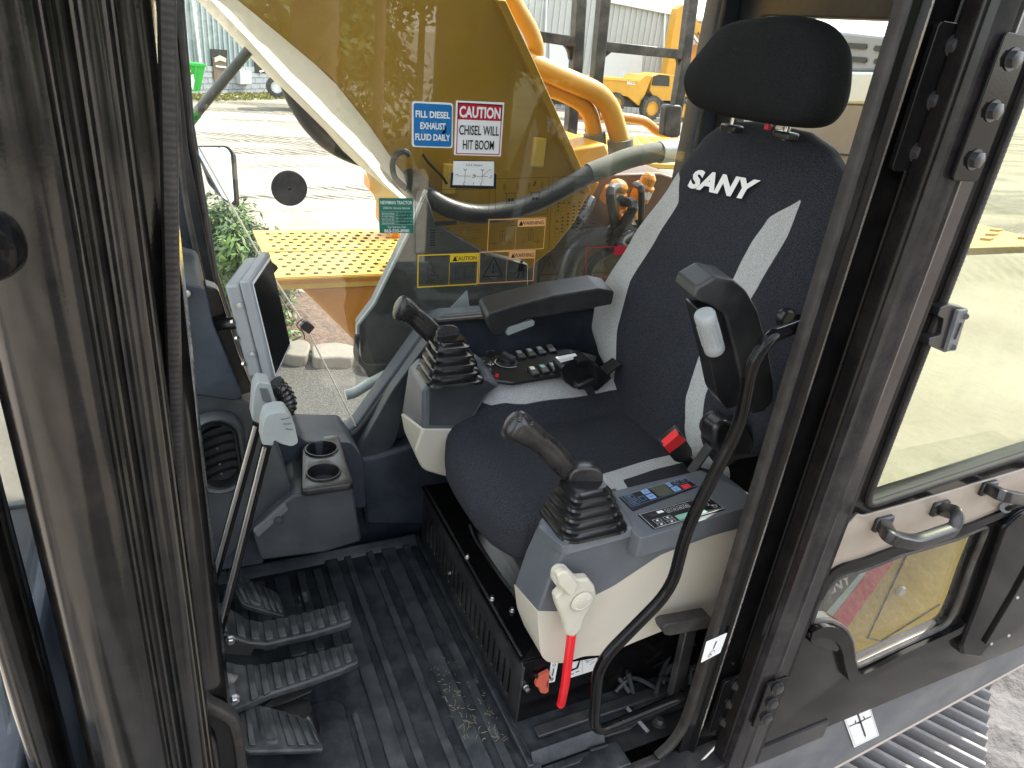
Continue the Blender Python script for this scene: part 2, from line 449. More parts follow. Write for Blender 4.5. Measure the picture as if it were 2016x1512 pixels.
def fabric(name, dark, light, attr=None):
    Mt = bpy.data.materials.new(name); Mt.use_nodes = True
    N = Mt.node_tree.nodes; L = Mt.node_tree.links; p = N['Principled BSDF']
    p.inputs['Roughness'].default_value = .9; p.inputs['Specular IOR Level'].default_value = .2
    p.inputs['Sheen Weight'].default_value = .0
    tc = N.new('ShaderNodeTexCoord')
    def noise(s, d=3):
        n = N.new('ShaderNodeTexNoise'); n.inputs['Scale'].default_value = s; n.inputs['Detail'].default_value = d; L.new(tc.outputs['Object'], n.inputs['Vector']); return n.outputs['Fac']
    def two(c, k):
        x = N.new('ShaderNodeMix'); x.data_type = 'RGBA'
        x.inputs[6].default_value = (*[v*(1-k) for v in c], 1); x.inputs[7].default_value = (*[v*(1+k) for v in c], 1)
        r = N.new('ShaderNodeMapRange'); r.inputs['From Min'].default_value = .36; r.inputs['From Max'].default_value = .64
        L.new(noise(520, 2), r.inputs['Value']); L.new(r.outputs[0], x.inputs[0]); return x.outputs[2]
    a = two(dark, .55)
    if attr:
        b = two(light, .28)
        at = N.new('ShaderNodeAttribute'); at.attribute_name = attr
        r = N.new('ShaderNodeMapRange'); r.inputs['From Min'].default_value = -.0008; r.inputs['From Max'].default_value = .0008
        L.new(at.outputs['Fac'], r.inputs['Value'])
        x = N.new('ShaderNodeMix'); x.data_type = 'RGBA'; L.new(r.outputs[0], x.inputs[0]); L.new(a, x.inputs[6]); L.new(b, x.inputs[7])
        a = x.outputs[2]
    # faint soiling
    g = N.new('ShaderNodeMix'); g.data_type = 'RGBA'; g.blend_type = 'MULTIPLY'
    r = N.new('ShaderNodeMapRange'); r.inputs['From Min'].default_value = .5; r.inputs['From Max'].default_value = .75; r.inputs['To Max'].default_value = .35
    L.new(noise(7, 6), r.inputs['Value']); L.new(r.outputs[0], g.inputs[0]); L.new(a, g.inputs[6]); g.inputs[7].default_value = (.75, .7, .6, 1)
    L.new(g.outputs[2], p.inputs['Base Color'])
    b = N.new('ShaderNodeBump'); b.inputs['Strength'].default_value = .5; b.inputs['Distance'].default_value = .0008
    L.new(noise(480, 2), b.inputs['Height'])
    b2 = N.new('ShaderNodeBump'); b2.inputs['Strength'].default_value = .35; b2.inputs['Distance'].default_value = .01
    L.new(noise(9, 3), b2.inputs['Height']); L.new(b2.outputs[0], b.inputs['Normal'])
    L.new(b.outputs[0], p.inputs['Normal'])
    return Mt
M['pipe'] = mat('yellow_pipe_paint', (.50, .27, .035), .33, bump=(150, .08, .0008), dirt=((.28, .15, .05), .3, 5))
M['cloth'] = fabric('two_tone_seat_cloth', (.026, .0275, .034), (.40, .405, .40), 'panel')
M['cloth_dark'] = fabric('black_headrest_cloth', (.010, .0105, .0115), None)

# ------------------------------------------------------------------ lettering and flat print
def text_polys(body, shear=0.0, offset=0.0, spacing=1.0):
    cu = bpy.data.curves.new('t', 'FONT'); cu.body = body; cu.shear = shear; cu.offset = offset; cu.space_character = spacing
    cu.resolution_u = 3
    ob = bpy.data.objects.new('t', cu); COL.objects.link(ob)
    dg = bpy.context.evaluated_depsgraph_get()
    me = bpy.data.meshes.new_from_object(ob.evaluated_get(dg))
    vs = [v.co.copy() for v in me.vertices]; fs = [list(p.vertices) for p in me.polygons]
    bpy.data.objects.remove(ob); bpy.data.curves.remove(cu); bpy.data.meshes.remove(me)
    return vs, fs

class Print:
    """flat print on a plane: o = top left corner, u = full width vector, v = full height vector (downwards)"""
    def __init__(s, o, u, v, n=None, lift=.0006):
        s.o, s.u, s.v = Vector(o), Vector(u), Vector(v)
        s.n = Vector(n).normalized() if n else s.v.cross(s.u).normalized()
        s.lift = lift; s.mb = MB()
    def at(s, a, b, k=1): return s.o+s.u*a+s.v*b+s.n*s.lift*k
    def rect(s, a0, b0, a1, b1): s.mb.face([s.at(a0, b0), s.at(a1, b0), s.at(a1, b1), s.at(a0, b1)])
    def poly(s, pts): s.mb.face([s.at(*p) for p in pts])
    def frame(s, a0, b0, a1, b1, w):
        wu = w/s.u.length; wv = w/s.v.length
        s.rect(a0, b0, a1, b0+wv); s.rect(a0, b1-wv, a1, b1); s.rect(a0, b0+wv, a0+wu, b1-wv); s.rect(a1-wu, b0+wv, a1, b1-wv)
    def stroke(s, pts, w):
        P = [s.at(*p) for p in pts]
        for p, q in zip(P, P[1:]):
            d = (q-p)
            if d.length < 1e-6: continue
            k = s.n.cross(d.normalized())*w/2
            s.mb.face([p+k, q+k, q-k, p-k])
    def ring(s, a, b, r, w, a0=0, a1=360, n=16):
        ul, vl = s.u.length, s.v.length
        s.stroke([(a+r*math.cos(R(a0+(a1-a0)*i/n))/ul, b+r*math.sin(R(a0+(a1-a0)*i/n))/vl) for i in range(n+1)], w)
    def text(s, body, a, b, h, w=None, shear=0, offset=0, align='c', spacing=1.0):
        """h: capital height as a share of v; b: vertical centre; w: width as a share of u (else natural)"""
        vs, fs = text_polys(body, shear, offset, spacing)
        if not vs: return
        x0 = min(p.x for p in vs); x1 = max(p.x for p in vs); y0 = min(p.y for p in vs); y1 = max(p.y for p in vs)
        sy = h/(y1-y0)
        sx = (w/(x1-x0)) if w else sy*s.v.length/s.u.length
        if align == 'c': ox = a-(x1-x0)*sx/2
        else: ox = a
        P = [s.mb.bm.verts.new(s.at(ox+(p.x-x0)*sx, b+h/2-(p.y-y0)*sy)) for p in vs]
        for f in fs:
            try: s.mb.bm.faces.new([P[i] for i in f])
            except ValueError: pass
    def build(s, name, m, parent): return s.mb.build(name, m, parent, smooth=False, recalc=False)
# ------------------------------------------------------------------ plates with holes
def plate(name, outer, holes, o, u, v, depth, mat_, parent=None, bevel=.002, res=2):
    """outer / holes: lists of (a, b) in axes u, v at o; thickness depth along u x v"""
    cu = bpy.data.curves.new('pl', 'CURVE'); cu.dimensions = '2D'; cu.fill_mode = 'BOTH'
    cu.extrude = abs(depth)/2-bevel; cu.bevel_depth = bevel; cu.bevel_resolution = res
    for poly in [outer]+holes:
        sp = cu.splines.new('POLY'); sp.points.add(len(poly)-1)
        for k, (a, b) in enumerate(poly): sp.points[k].co = (a, b, 0, 1)
        sp.use_cyclic_u = True
    ob = bpy.data.objects.new('pl', cu); COL.objects.link(ob)
    me = bpy.data.meshes.new_from_object(ob.evaluated_get(bpy.context.evaluated_depsgraph_get()))
    bpy.data.objects.remove(ob); bpy.data.curves.remove(cu)
    u = Vector(u).normalized(); v = Vector(v).normalized(); n = u.cross(v)
    o = Vector(o)+n*depth/2
    for q in me.vertices: q.co = o+u*q.co.x+v*q.co.y+n*q.co.z
    bm = bmesh.new(); bm.from_mesh(me)
    bmesh.ops.remove_doubles(bm, verts=bm.verts, dist=1e-5)
    b = MB(); b.bm.free(); b.bm = bm
    bpy.data.meshes.remove(me)
    return b.build(name, mat_, parent, smooth=None)
def xz(pts, y):
    """photo points on the plane Y = y -> (x, z)"""
    return [((lambda p: (p.x, p.z))(WY(a, b, y))) for a, b in pts]
def rpoly(pts, r, n=4): return [(p.x, p.y) for p in round_poly([Vector((a, b, 0)) for a, b in pts], r, n)]
XU, ZU, YU = Vector((1, 0, 0)), Vector((0, 0, 1)), Vector((0, 1, 0))

def bolt(mb, p, n, r=.009, h=.007):
    n = Vector(n).normalized()
    mb.lathe([(r*1.25, 0), (r*1.25, .15)], p, n*h, 14)
    mb.lathe([(r, .15), (r, .85), (r*.8, 1.0)], p, n*h, 6)

# ------------------------------------------------------------------ cab frame
cab = thing('cab_frame', 'glossy black excavator cab frame with pillars, roof and rubber edged doorway', 'cab frame', (.45, 1.27, 0))
Z0, Z1 = -.42, 2.02
def extr(prof, z0, z1, name, mt, closed=True, parent=cab, bevel=0):
    mb = MB()
    mb.loft([[Vector((x, y, z)) for x, y in prof] for z in (z0, z1)], caps=True)
    return mb.build(name, mt, parent, bevel=bevel)
# front corner pillar: a broad rounded tube, two pressed ribs, a flat land, a lip
ap = [(-.178, .90), (-.184, .86), (-.184, .825), (-.178, .795), (-.166, .772), (-.150, .757), (-.132, .749), (-.112, .746), (-.094, .748), (-.084, .752),
      (-.0815, .7535), (-.0800, .7495), (-.0780, .7480), (-.0760, .7495), (-.0745, .7545), (-.0705, .7560), (-.0690, .7530), (-.0665, .7490), (-.0640, .7488), (-.0620, .7525), (-.0605, .7560),
      (-.0590, .7550), (-.0575, .7525), (-.0555, .7535), (-.0530, .7580), (-.048, .7615), (-.040, .763), (-.032, .762), (-.0285, .759), (-.0268, .7535), (-.0248, .7525), (-.0232, .7555),
      (-.0225, .765), (-.0215, .80), (-.012, .803), (.0, .803), (.004, .80), (.008, .83), (.006, .90), (-.02, .94), (-.08, .96), (-.14, .95)]
extr(ap, Z0, Z1, 'front_pillar', M['gloss_dusty'])
# second slimmer post ahead of it
mb = MB()
mb.loft([[Vector((-.232+.024*math.cos(2*math.pi*k/20), .845+.045*math.sin(2*math.pi*k/20), z)) for k in range(20)] for z in (-.42, 2.02)])
mb.build('windscreen_post', M['gloss_dusty'], cab)
# round cap on the pillar at the left edge
mb = MB(); c = WY(-32, 492, .742)
mb.lathe([(.030, 0), (.0295, .5), (.026, .9), (.020, 1.0)], c+V(0, .012, 0), V(0, -.026, 0), 32)
mb.build('round_bumper', M['gloss'], cab)
# ribbed rubber seal round the doorway
def seal(name, path, w, t, ribs=.0105, into=V(0, -1, 0), parent=cab, dirty='seal'):
    """soft rounded strip with cross ribs; path lies on the frame, into = way the strip faces"""
    P = [Vector(p) for p in path]
    # resample
    D = [0]
    for a, b in zip(P, P[1:]): D.append(D[-1]+(b-a).length)
    n = int(D[-1]/(ribs/4)); Q = []
    for i in range(n+1):
        d = D[-1]*i/n; k = 0
        while k < len(D)-2 and D[k+1] < d: k += 1
        Q.append(P[k].lerp(P[k+1], (d-D[k])/max(1e-9, D[k+1]-D[k])))
    mb = MB(); rings = []
    for i, p in enumerate(Q):
        tt = (Q[min(i+1, n)]-Q[max(i-1, 0)]).normalized()
        side = tt.cross(into).normalized()
        g = (.0001, .0, -.00045, .0)[i % 4]
        prof = [(-.5, 0), (-.5, .45), (-.46, .75), (-.36, .93), (-.2, 1), (.1, 1.0), (.32, .96), (.46, .8), (.5, .5), (.5, 0)]
        rings.append([p+side*(a*w)+into*(b*t+(g if .3 < b else 0)) for a, b in prof])
    mb.loft(rings)
    return mb.build(name, M[dirty], parent)
sp = [WY(a, b, .80) for a, b in ((327, -60), (329, 60), (336, 500), (345, 800), (356, 1000), (375, 1250), (384, 1320), (400, 1368), (432, 1388), (455, 1404), (466, 1440), (474, 1500), (480, 1560))]
sp = [sp[0]]+smooth_path(sp[1:], 4)
seal('door_seal', sp, .0165, .020, ribs=.0068)
xr = WY(1584, 620, .80).x
rs = [V(xr, .80, 2.0), V(xr, .80, .16), V(xr-.004, .80, .09), V(xr-.022, .80, .035), V(xr-.055, .80, .005), V(xr-.10, .80, -.010), V(.30, .80, -.012)]
rs = [rs[0]]+[q for q in smooth_path(rs[1:], 5)]
seal('door_seal', rs, .016, .020, ribs=.06)
# step below the front pillar
mb = MB()
st = [WY(a, b, .79) for a, b in ((385, 1330), (402, 1376), (440, 1396), (462, 1450), (470, 1580), (340, 1580), (352, 1400))]
mb.prism(round_poly(st, .01), V(0, .04, 0))
mb.build('pillar_foot', M['gloss'], cab, bevel=.004)
mb = MB(); mb.tube(smooth_path([WY(a, b, .784) for a, b in ((360, 1412), (386, 1430), (414, 1452), (424, 1490), (432, 1560))], 5), .0055)
mb.build('pressed_rib', M['gloss_dusty'], cab)
# rear door pillar
def xp(px, row, y): return WY(px, row, y).x
e = [xp(q, 620, .79) for q in (1597, 1626, 1634, 1690, 1697, 1722)]
bp = [(xr+.004, .81), (xr+.006, .803), (e[0]+.002, .802), (e[0]+.004, .792), (e[1]-.004, .790), (e[1], .786), (e[1]+.003, .780), (e[2]+.002, .783), (e[2]+.005, .790), (e[3]-.004, .791), (e[3], .786), (e[4], .784), (e[4]+.002, .79),
      (e[5]+.004, .81), (e[5]+.05, .85), (e[5]+.10, .93), (xr+.20, .95), (xr+.07, .86)]
extr(bp, Z0, Z1, 'rear_pillar', M['gloss'])
# hinge plates, barrels, bolts: (upper and lower)
def hinge(zc, hgt, n_b):
    h = MB()
    xa = xp(1640, 620, .79); xb = xp(1718, 620, .79)
    h.rrect(((xa+xb)/2, .778, zc), (0, 0, 1), (1, 0, 0), hgt, xb-xa, .008, -.010)
    o = h.build('hinge_leaf', M['gloss'], cab, bevel=.0015)
    for k in range(n_b):
        q = MB(); zz = zc+hgt*(.36-.72*k/(n_b-1)); bolt(q, (xp(1674, 620, .79), .768, zz), (0, -1, 0), .0125, .010)
        q.build('bolt', M['satin'], o)
    q = MB(); q.cyl((e[4]+.006, .770, zc-hgt*.60), (e[4]+.006, .770, zc+hgt*.60), .0098, n=20)
    for t in (-.34, .34): q.cyl((e[4]+.006, .770, zc+hgt*t-.001), (e[4]+.006, .770, zc+hgt*t+.001), .0106, n=20)
    q.cyl((e[4]+.006, .770, zc+hgt*.60), (e[4]+.006, .770, zc+hgt*.60+.006), .0115, .0105, n=20)
    q.build('hinge_barrel', M['gloss'], o)
    return o
hinge(WY(1860, 200, .775).z, .205, 3)
hinge(WY(1420, 1385, .775).z, .165, 3)
# threshold and the aluminium step plate
mb = MB(); mb.prism([V(.02, .79, -.02), V(.02, .79, -.42), V(e[5], .79, -.42), V(e[5], .79, -.02)], V(0, .06, 0))
mb.build('threshold', M['gloss'], cab, bevel=.01)
mb = MB()
tp = [WZ(a, b, .0) for a, b in ((1115, 1560), (1285, 1466), (1392, 1452), (1392, 1560))]
mb.box((.555, .778, .012), (.20, .045, .006)); 
for k in range(3): mb.box((.555, .763+.013*k, .0165), (.19, .004, .003))
mb.box((.555, .7565, -.014), (.20, .004, .052))
mb.build('step_plate', M['alu'], cab, bevel=.001)
# roof, rear wall with its window, far rear pillar, floor pan
plate('roof', [(-.28, .74), (1.48, .74), (1.48, 1.88), (-.28, 1.88)], [rpoly([(-.02, .96), (.74, .96), (.74, 1.54), (-.02, 1.54)], .05)], (0, 0, 1.97), XU, YU, .05, M['roofliner'], cab, .008)  # hatch opening is added, out of view, to let sky fill in
xb_ = 1.47
plate('rear_wall', [(.935, -.1), (1.86, -.1), (1.86, 1.99), (.935, 1.99)], [rpoly([(.97, .76), (1.69, .76), (1.69, 1.565), (.97, 1.565)], .06)], (xb_, 0, 0), YU, ZU, .05, M['satin'], cab, .006)
mb = MB(); mb.box((.55, 1.28, -.05), (1.66, 1.1, .06)); mb.build('floor_pan', M['satin'], cab)
mb = MB(); mb.box((1.37, .94, .45), (.10, .08, .94)); mb.build('rear_post_cover', M['trim'], cab, bevel=.02)

# right wall: moulded trim with the big side window
YW = 1.745
win = xz([(352, 20), (372, 250), (420, 545), (470, 700), (540, 815)], YW)+rpoly(xz([(560, 862), (695, 862), (846, 650), (862, 624)], YW), [.02, .05, .05, .04], 5)[3:]
win += [(1.385, .728), (1.41, .76), (1.41, 1.76), (1.36, 1.82), (win[0][0]+.02, 1.82)]
outer = [(-.34, -.05), (1.46, -.05), (1.46, 1.97), (-.34, 1.97)]
plate('side_wall', outer, [win], (0, YW, 0), XU, ZU, -.07, M['trim'], cab, .012, 3)
# rubber bead round the window
bead = [V(a, YW-.001, b) for a, b in win]
mb = MB(); mb.tube(bead, .0075, 8, loop=True); mb.build('window_bead', M['rubber'], cab)
# raised trim along the slanted window edge
ts = [WY(a, b, 1.70) for a, b in ((846, 668), (772, 770), (715, 872), (690, 900), (700, 935), (735, 930), (778, 872), (808, 770), (866, 660))]
mb = MB(); mb.prism(round_poly(ts, .015), V(0, .04, 0)); mb.build('window_trim', M['trim2'], cab, bevel=.016, seg=3)
# lower side panel with seam, beside the seat base
lp = [WY(a, b, 1.685) for a, b in ((700, 905), (735, 900), (800, 880), (1000, 800), (1250, 700), (1300, 1040), (720, 1034), (712, 960))]
mb = MB(); mb.prism(lp, V(0, .055, 0)); mb.build('lower_trim', M['trim'], cab, bevel=.012, seg=3)
mb = MB(); mb.tube([WY(a, b, 1.683) for a, b in ((702, 908), (712, 960), (722, 1034))], .002, 6); mb.build('seam', M['ink'], cab)
mb = MB(); bolt(mb, WY(842, 1016, 1.68), (0, -1, 0), .006, .006); mb.build('bolt', M['zinc'], cab)
# front wall below the windscreen, right front post
mb = MB(); mb.box((-.31, 1.30, .18), (.06, 1.1, .46)); mb.build('front_wall', M['trim'], cab, bevel=.01)
mb = MB(); fp = [WY(a, b, 1.72) for a, b in ((318, -60), (350, 90), (372, 300), (428, 580), (400, 600), (352, 330), (330, 120), (300, -60))]
mb.prism(fp, V(0, .05, 0)); mb.build('right_front_post', M['satin'], cab, bevel=.006)
mb = MB(); mb.tube(smooth_path([WY(a, b, 1.70) for a, b in ((346, 170), (356, 320), (372, 430), (402, 560))], 5), .006); mb.build('wiring_tube', M['rubber'], cab)

# ------------------------------------------------------------------ panes
def pane(name, label, pts, vec, mt, group=None):
    mb = MB(); mb.prism(pts, vec)
    return tag(mb.build(name, M[mt], smooth=False), label, 'window pane', group)
pane('side_window', 'large dusty side window pane behind the right joystick, covered in decals', [V(a, 1.757, b) for a, b in win], V(0, .005, 0), 'glass_side')
mb = MB()
pane('front_window', 'windscreen pane at the front end of the cab, ahead of the monitor', [V(-.30, .95, .42), V(-.30, 1.72, .42), V(-.20, 1.72, 1.95), V(-.20, .95, 1.95)], V(-.006, 0, 0), 'glass_front')
pane('rear_window', 'rear window pane behind the headrest', [V(1.495, .92, .75), V(1.495, 1.70, .75), V(1.495, 1.70, 1.575), V(1.495, .92, 1.575)], V(.005, 0, 0), 'glass_front')
pane('added_roof_hatch', 'clear pane over a roof hatch added to let sky light in', [V(-.03, .95, 2.022), V(.75, .95, 2.022), V(.75, 1.55, 2.022), V(-.03, 1.55, 2.022)], V(0, 0, .006), 'glass_front')
# bright polished edge of the sliding front glass, with its two clips
ge = thing('glass_edge_strip', 'slanting polished glass edge strip with two black clips inside the side window', 'glass edge', WY(600, 640, 1.735))
mb = MB(); mb.tube([WY(a, b, 1.738) for a, b in ((392, 290), (512, 505), (605, 648), (700, 838))], .0022, 6); mb.build('edge', M['tan'], ge)
mb = MB(); mb.tube([WY(a, b, 1.738) for a, b in ((386, 296), (504, 510), (596, 652))], .0012, 6); mb.build('edge_line', M['chrome'], ge)
for a, b in ((531, 523), (603, 640)):
    mb = MB(); c = WY(a, b, 1.733); mb.rrect(c, (.75, 0, -.66), (.66, 0, .75), .030, .024, .005, .018); k = mb.build('clip', M['black_plastic'], ge, bevel=.002)
    mb = MB(); mb.cyl(c+V(.004, -.004, -.002), c+V(.004, .01, -.002), .005); mb.build('screw', M['zinc'], k)
mb = MB(); mb.tube(smooth_path([WY(a, b, 1.733) for a, b in ((596, 628), (584, 640), (597, 655), (600, 668))], 4), .0013, 6); mb.build('wire', M['ink'], ge)
# black disc stuck on the glass
mb = MB(); mb.lathe([(.0395, 0), (.041, .3), (.041, .7), (.039, 1)], WY(569, 370, 1.752), V(0, -.008, 0), 40); 
d = tag(mb.build('suction_disc', M['rubber']), 'round matt black disc stuck on the side window', 'disc')
mb = MB(); mb.ball(WY(570, 371, 1.744), (.004, .002, .004), 6); mb.build('knob', M['black_plastic'], d)
# ------------------------------------------------------------------ floor mat
fm = thing('floor_mat', 'ribbed black rubber floor mat with scuffs and dried grass', 'floor mat', (.35, 1.25, 0))
mb = MB()
mp = [V(-.20, .82, .002), V(.585, .82, .002), V(.60, .90, .002), V(.60, 1.69, .002), V(-.20, 1.69, .002)]
mb.prism(mp, V(0, 0, .004)); mb.build('mat_base', M['mat'], fm)
def rib(x0, x1, y0, y1, h=.0085, top=.006):
    mb = MB()
    P = round_poly([V(x0, y0, top-.001), V(x1, y0, top-.001), V(x1, y1, top-.001), V(x0, y1, top-.001)], .006, 2)
    mb.prism(P, V(0, 0, h)); return mb.build('rib', M['mat_rib'], fm, bevel=.0022, seg=2)
ribs = [(335, 430), (480, 530), (648, 700), (765, 872), (930, 985), (1068, 1118)]
for za, zb in ribs:
    a = WZ(600+.3385*za, 1000+.3385*1004, .01); b = WZ(600+.3385*zb, 1000+.3385*1004, .01)
    rib(a.x, b.x, .838, 1.675)
for x0, x1, y0 in ((.268, .292, 1.30), (.222, .245, 1.34), (.16, .20, 1.34), (.10, .135, 1.38), (.05, .08, 1.42)): rib(x0, x1, y0, 1.64)
rib(.262, .278, .84, 1.13)
# smooth pressed pocket under the pedals
mb = MB(); mb.rrect(((-.20+.252)/2, 1.02, .006), (1, 0, 0), (0, 1, 0), .452, .33, .03, .006); mb.build('pedal_pocket', M['mat'], fm, bevel=.003)
# raised edges, and the small steps pressed in the doorway
mb = MB(); mb.prism([V(.588, .86, .006), V(.602, .86, .006), V(.602, 1.69, .006), V(.588, 1.69, .006)], V(0, 0, .016)); mb.build('mat_edge', M['mat'], fm, bevel=.003)
mb = MB(); mb.prism([V(.0, 1.66, .006), V(.59, 1.66, .006), V(.59, 1.685, .03), V(.0, 1.685, .03)], V(0, .006, 0)); mb.build('mat_edge', M['mat'], fm, bevel=.003)
mb = MB()
mb.prism([V(.603, .862, .004), V(.79, .862, .004), V(.79, .878, .03), V(.603, .878, .03)], V(0, .005, .004)); mb.build('mat_edge', M['mat'], fm, bevel=.002)
for q in ([(1125, 1452), (1165, 1462), (1240, 1438), (1262, 1420), (1205, 1432), (1150, 1448)], [(1083, 1480), (1118, 1470), (1120, 1474), (1086, 1484)], [(1160, 1476), (1196, 1466), (1198, 1470), (1163, 1482)], [(1090, 1506), (1150, 1488), (1140, 1504), (1090, 1520)]):
    mb = MB(); mb.prism([WZ(a, b, .004) for a, b in q], V(0, 0, .006)); mb.build('grip_bar', M['mat'], fm, bevel=.0015)
mb = MB(); mb.box((.70, .828, -.003), (.24, .064, .014)); mb.build('mat_tongue', M['mat'], fm, bevel=.003)
# dried grass on the mat
gr = MB()
for k in range(120):
    za, zb = random.choice([(765, 872), (765, 872), (930, 985), (985, 1010), (872, 890)])
    v = min(1.0, max(0.0, random.gauss(.55, .34))); py = 1300+175*v
    pa, pb = WZ(600+.3385*za, 1340, .012), WZ(600+.3385*zb, 1340, .012)
    x = random.uniform(pa.x, pb.x); y = WZ(600+.3385*za, py, .012).y
    p = V(x, y, .0152 if za != 985 and za != 872 else .009); a = random.uniform(0, 6.3); l = random.uniform(.004, .015)*(.5+v); cv = random.uniform(-.6, .6)
    pts = [p, p+V(math.cos(a), math.sin(a), .05)*l*.5, p+V(math.cos(a)+math.cos(a+cv), math.sin(a)+math.sin(a+cv), .06)*l*.5]
    gr.tube(pts, .0004, 3)
M['straw'] = mat('dry_grass', (.42, .36, .22), .7, var=(30, .3))
g = gr.build('dried_grass', M['straw']); g['kind'] = 'stuff'; tag(g, 'scattered dry grass clippings on the ribbed floor mat', 'grass')

# ------------------------------------------------------------------ seat base box
sb = thing('seat_base', 'black steel seat base box with a slotted front panel', 'seat base', (.85, 1.3, 0))
zb = .212
hp = [(.0, .0)]
slots = []
for k in range(21):
    yc = 1.03+.031*k
    if yc > 1.62: break
    slots.append(rpoly([(yc-.0075, .045), (yc+.0075, .045), (yc+.0075, .135), (yc-.0075, .135)], .007, 3))
plate('front_panel', [(.975, .004), (1.68, .004), (1.68, zb), (.995, zb), (.975, zb-.02)], slots, (.608, 0, 0), YU, ZU, .006, M['satin'], sb, .001)
mb = MB(); mb.box((.90, 1.33, zb-.004), (.60, .70, .006)); mb.build('top_plate', M['gloss'], sb, bevel=.0015)
mb = MB(); mb.box((.90, .978, .105), (.58, .005, .205)); mb.build('side_panel', M['gloss'], sb, bevel=.0015)
mb = MB(); mb.box((.64, 1.33, .1), (.004, .66, .19)); mb.build('inner_box', M['ink'], sb)
mb = MB(); mb.tube(fillet_path([V(.66, 1.44, zb+.02), V(.66, 1.40, zb+.004), V(.67, 1.20, zb+.004), V(.70, 1.12, zb+.004)], .02), .004, 8); mb.build('cable', M['satin'], sb)
for a, b, zz in ((920, 1098, zb), (969, 1180, zb), (1008, 1203, zb)):
    p = WZ(a, b, zz); mb = MB(); bolt(mb, p, (0, 0, 1), .006, .010); mb.build('bolt', M['zinc'], sb)
for a, b in ((886, 1128),):
    mb = MB(); bolt(mb, WX(a, b, .606), (-1, 0, 0), .005, .006); mb.build('bolt', M['zinc'], sb)
mb = MB(); bolt(mb, WY(1035, 1352, .974), (0, -1, 0), .006, .012); mb.build('bolt', M['zinc'], sb)
# red pull handle with print, and the white operating labels on the near side
mb = MB(); q = [WY(a, b, .962) for a, b in ((1063, 1332), (1082, 1322), (1080, 1362), (1073, 1366), (1064, 1364), (1062, 1354), (1055, 1352), (1056, 1345))]
mb.prism(round_poly(q, .002), V(0, .010, 0)); rp = tag(mb.build('pull_handle', M['salmon'], bevel=.0015), 'faded red pull handle under the near console beside white labels', 'pull handle')
mb = MB(); mb.box(WY(1078, 1347, .960), (.0015, .001, .022)); mb.build('print', M['ink'], rp)
mb = MB(); mb.tube(smooth_path([WY(a, b, .968) for a, b in ((1054, 1328), (1062, 1336), (1074, 1326), (1082, 1334))], 4), .0035, 8); mb.build('cord', M['ink'], rp)
def ydecal(name, label, quad, y, mt='white', r=0, cat='sticker', group=None, out=-1):
    """quad: photo points TL, TR, BR, BL on the plane Y = y; returns (object, Print) """
    P = [WY(a, b, y) for a, b in quad]
    mb = MB(); mb.prism(round_poly(P, r) if r else P, V(0, -out*.0008, 0))
    return mb.build(name, M[mt], smooth=False), P
def prn(P, out=-1, lift=.0009, dy=0):
    u = ((P[1]-P[0])+(P[2]-P[3]))/2; v = ((P[3]-P[0])+(P[2]-P[1]))/2
    return Print(P[0]+V(0, dy, 0), u, v, n=V(0, out, 0), lift=lift)
o, P = ydecal('lock_label', '', ((1085, 1304), (1099, 1304), (1092, 1342), (1079, 1345)), .972)
tag(o, 'narrow white label with lock symbols beside the red pull handle', 'sticker')
p = prn(P); p.ring(.5, .14, .004, .0012); p.stroke([(.5, .3), (.5, .68)], .0028); p.ring(.5, .84, .004, .0014); p.stroke([(.3, .8), (.7, .9)], .001); p.build('print', M['ink'], o)
o, P = ydecal('lever_label', '', ((1112, 1306), (1176, 1295), (1176, 1318), (1112, 1338)), .972)
tag(o, 'white label with a lever diagram behind the red lock rod', 'sticker')
p = prn(P); p.poly([(.18, .52), (.34, .46), (.42, 0), (.47, 0), (.40, .55), (.18, .66)]); p.stroke([(.16, .88), (.26, .84)], .003); p.stroke([(.32, .80), (.42, .76)], .003); p.stroke([(.52, .0), (.52, 1)], .0007)
p.stroke([(.6, .1), (.7, .2), (.64, .3), (.78, .2), (.9, .12)], .0012); p.stroke([(.75, .5), (.9, .35)], .0012); p.build('print', M['ink'], o)
# dirty tray beside the base, below the near console
tr = thing('side_tray', 'grimy black recess between the seat base and the doorway', 'tray', (.85, .92, -.02))
mb = MB(); mb.box((.92, .925, .012), (.62, .10, .006)); mb.build('tray_floor', M['mat'], tr)
mb = MB(); mb.box((.92, .930, .022), (.56, .03, .010)); mb.build('rail', M['satin'], tr, bevel=.003)
mb = MB()
q = [WZ(a, b, .016) for a, b in ((1190, 1396), (1225, 1372), (1262, 1398), (1275, 1440), (1240, 1448))]
mb.tube(fillet_path([WZ(a, b, .02) for a, b in ((1150, 1414), (1222, 1378), (1276, 1440))], .004, 3), .006, 4); mb.build('bracket', M['grey_satin'], tr)
mb = MB(); c = WZ(1297, 1424, .012); mb.lathe([(.016, 0), (.016, .25)], c, V(0, 0, .016), 24); mb.lathe([(.011, .25), (.011, .85), (.009, 1)], c, V(0, 0, .016), 6); mb.build('floor_bolt', M['darksteel'], tr)
mb = MB(); mb.prism([WY(a, b, .86) for a, b in ((1322, 1375), (1352, 1240), (1374, 1236), (1344, 1372))], V(0, .02, 0)); mb.build('seal_flap', M['satin'], tr, bevel=.003)
mb = MB(); mb.prism(round_poly([WY(a, b, .845) for a, b in ((1304, 1236), (1312, 1230), (1400, 1214), (1400, 1236), (1318, 1252), (1308, 1250))], .006), V(0, .03, 0)); mb.build('console_stop', M['rubber'], tr, bevel=.004)
hz = MB()
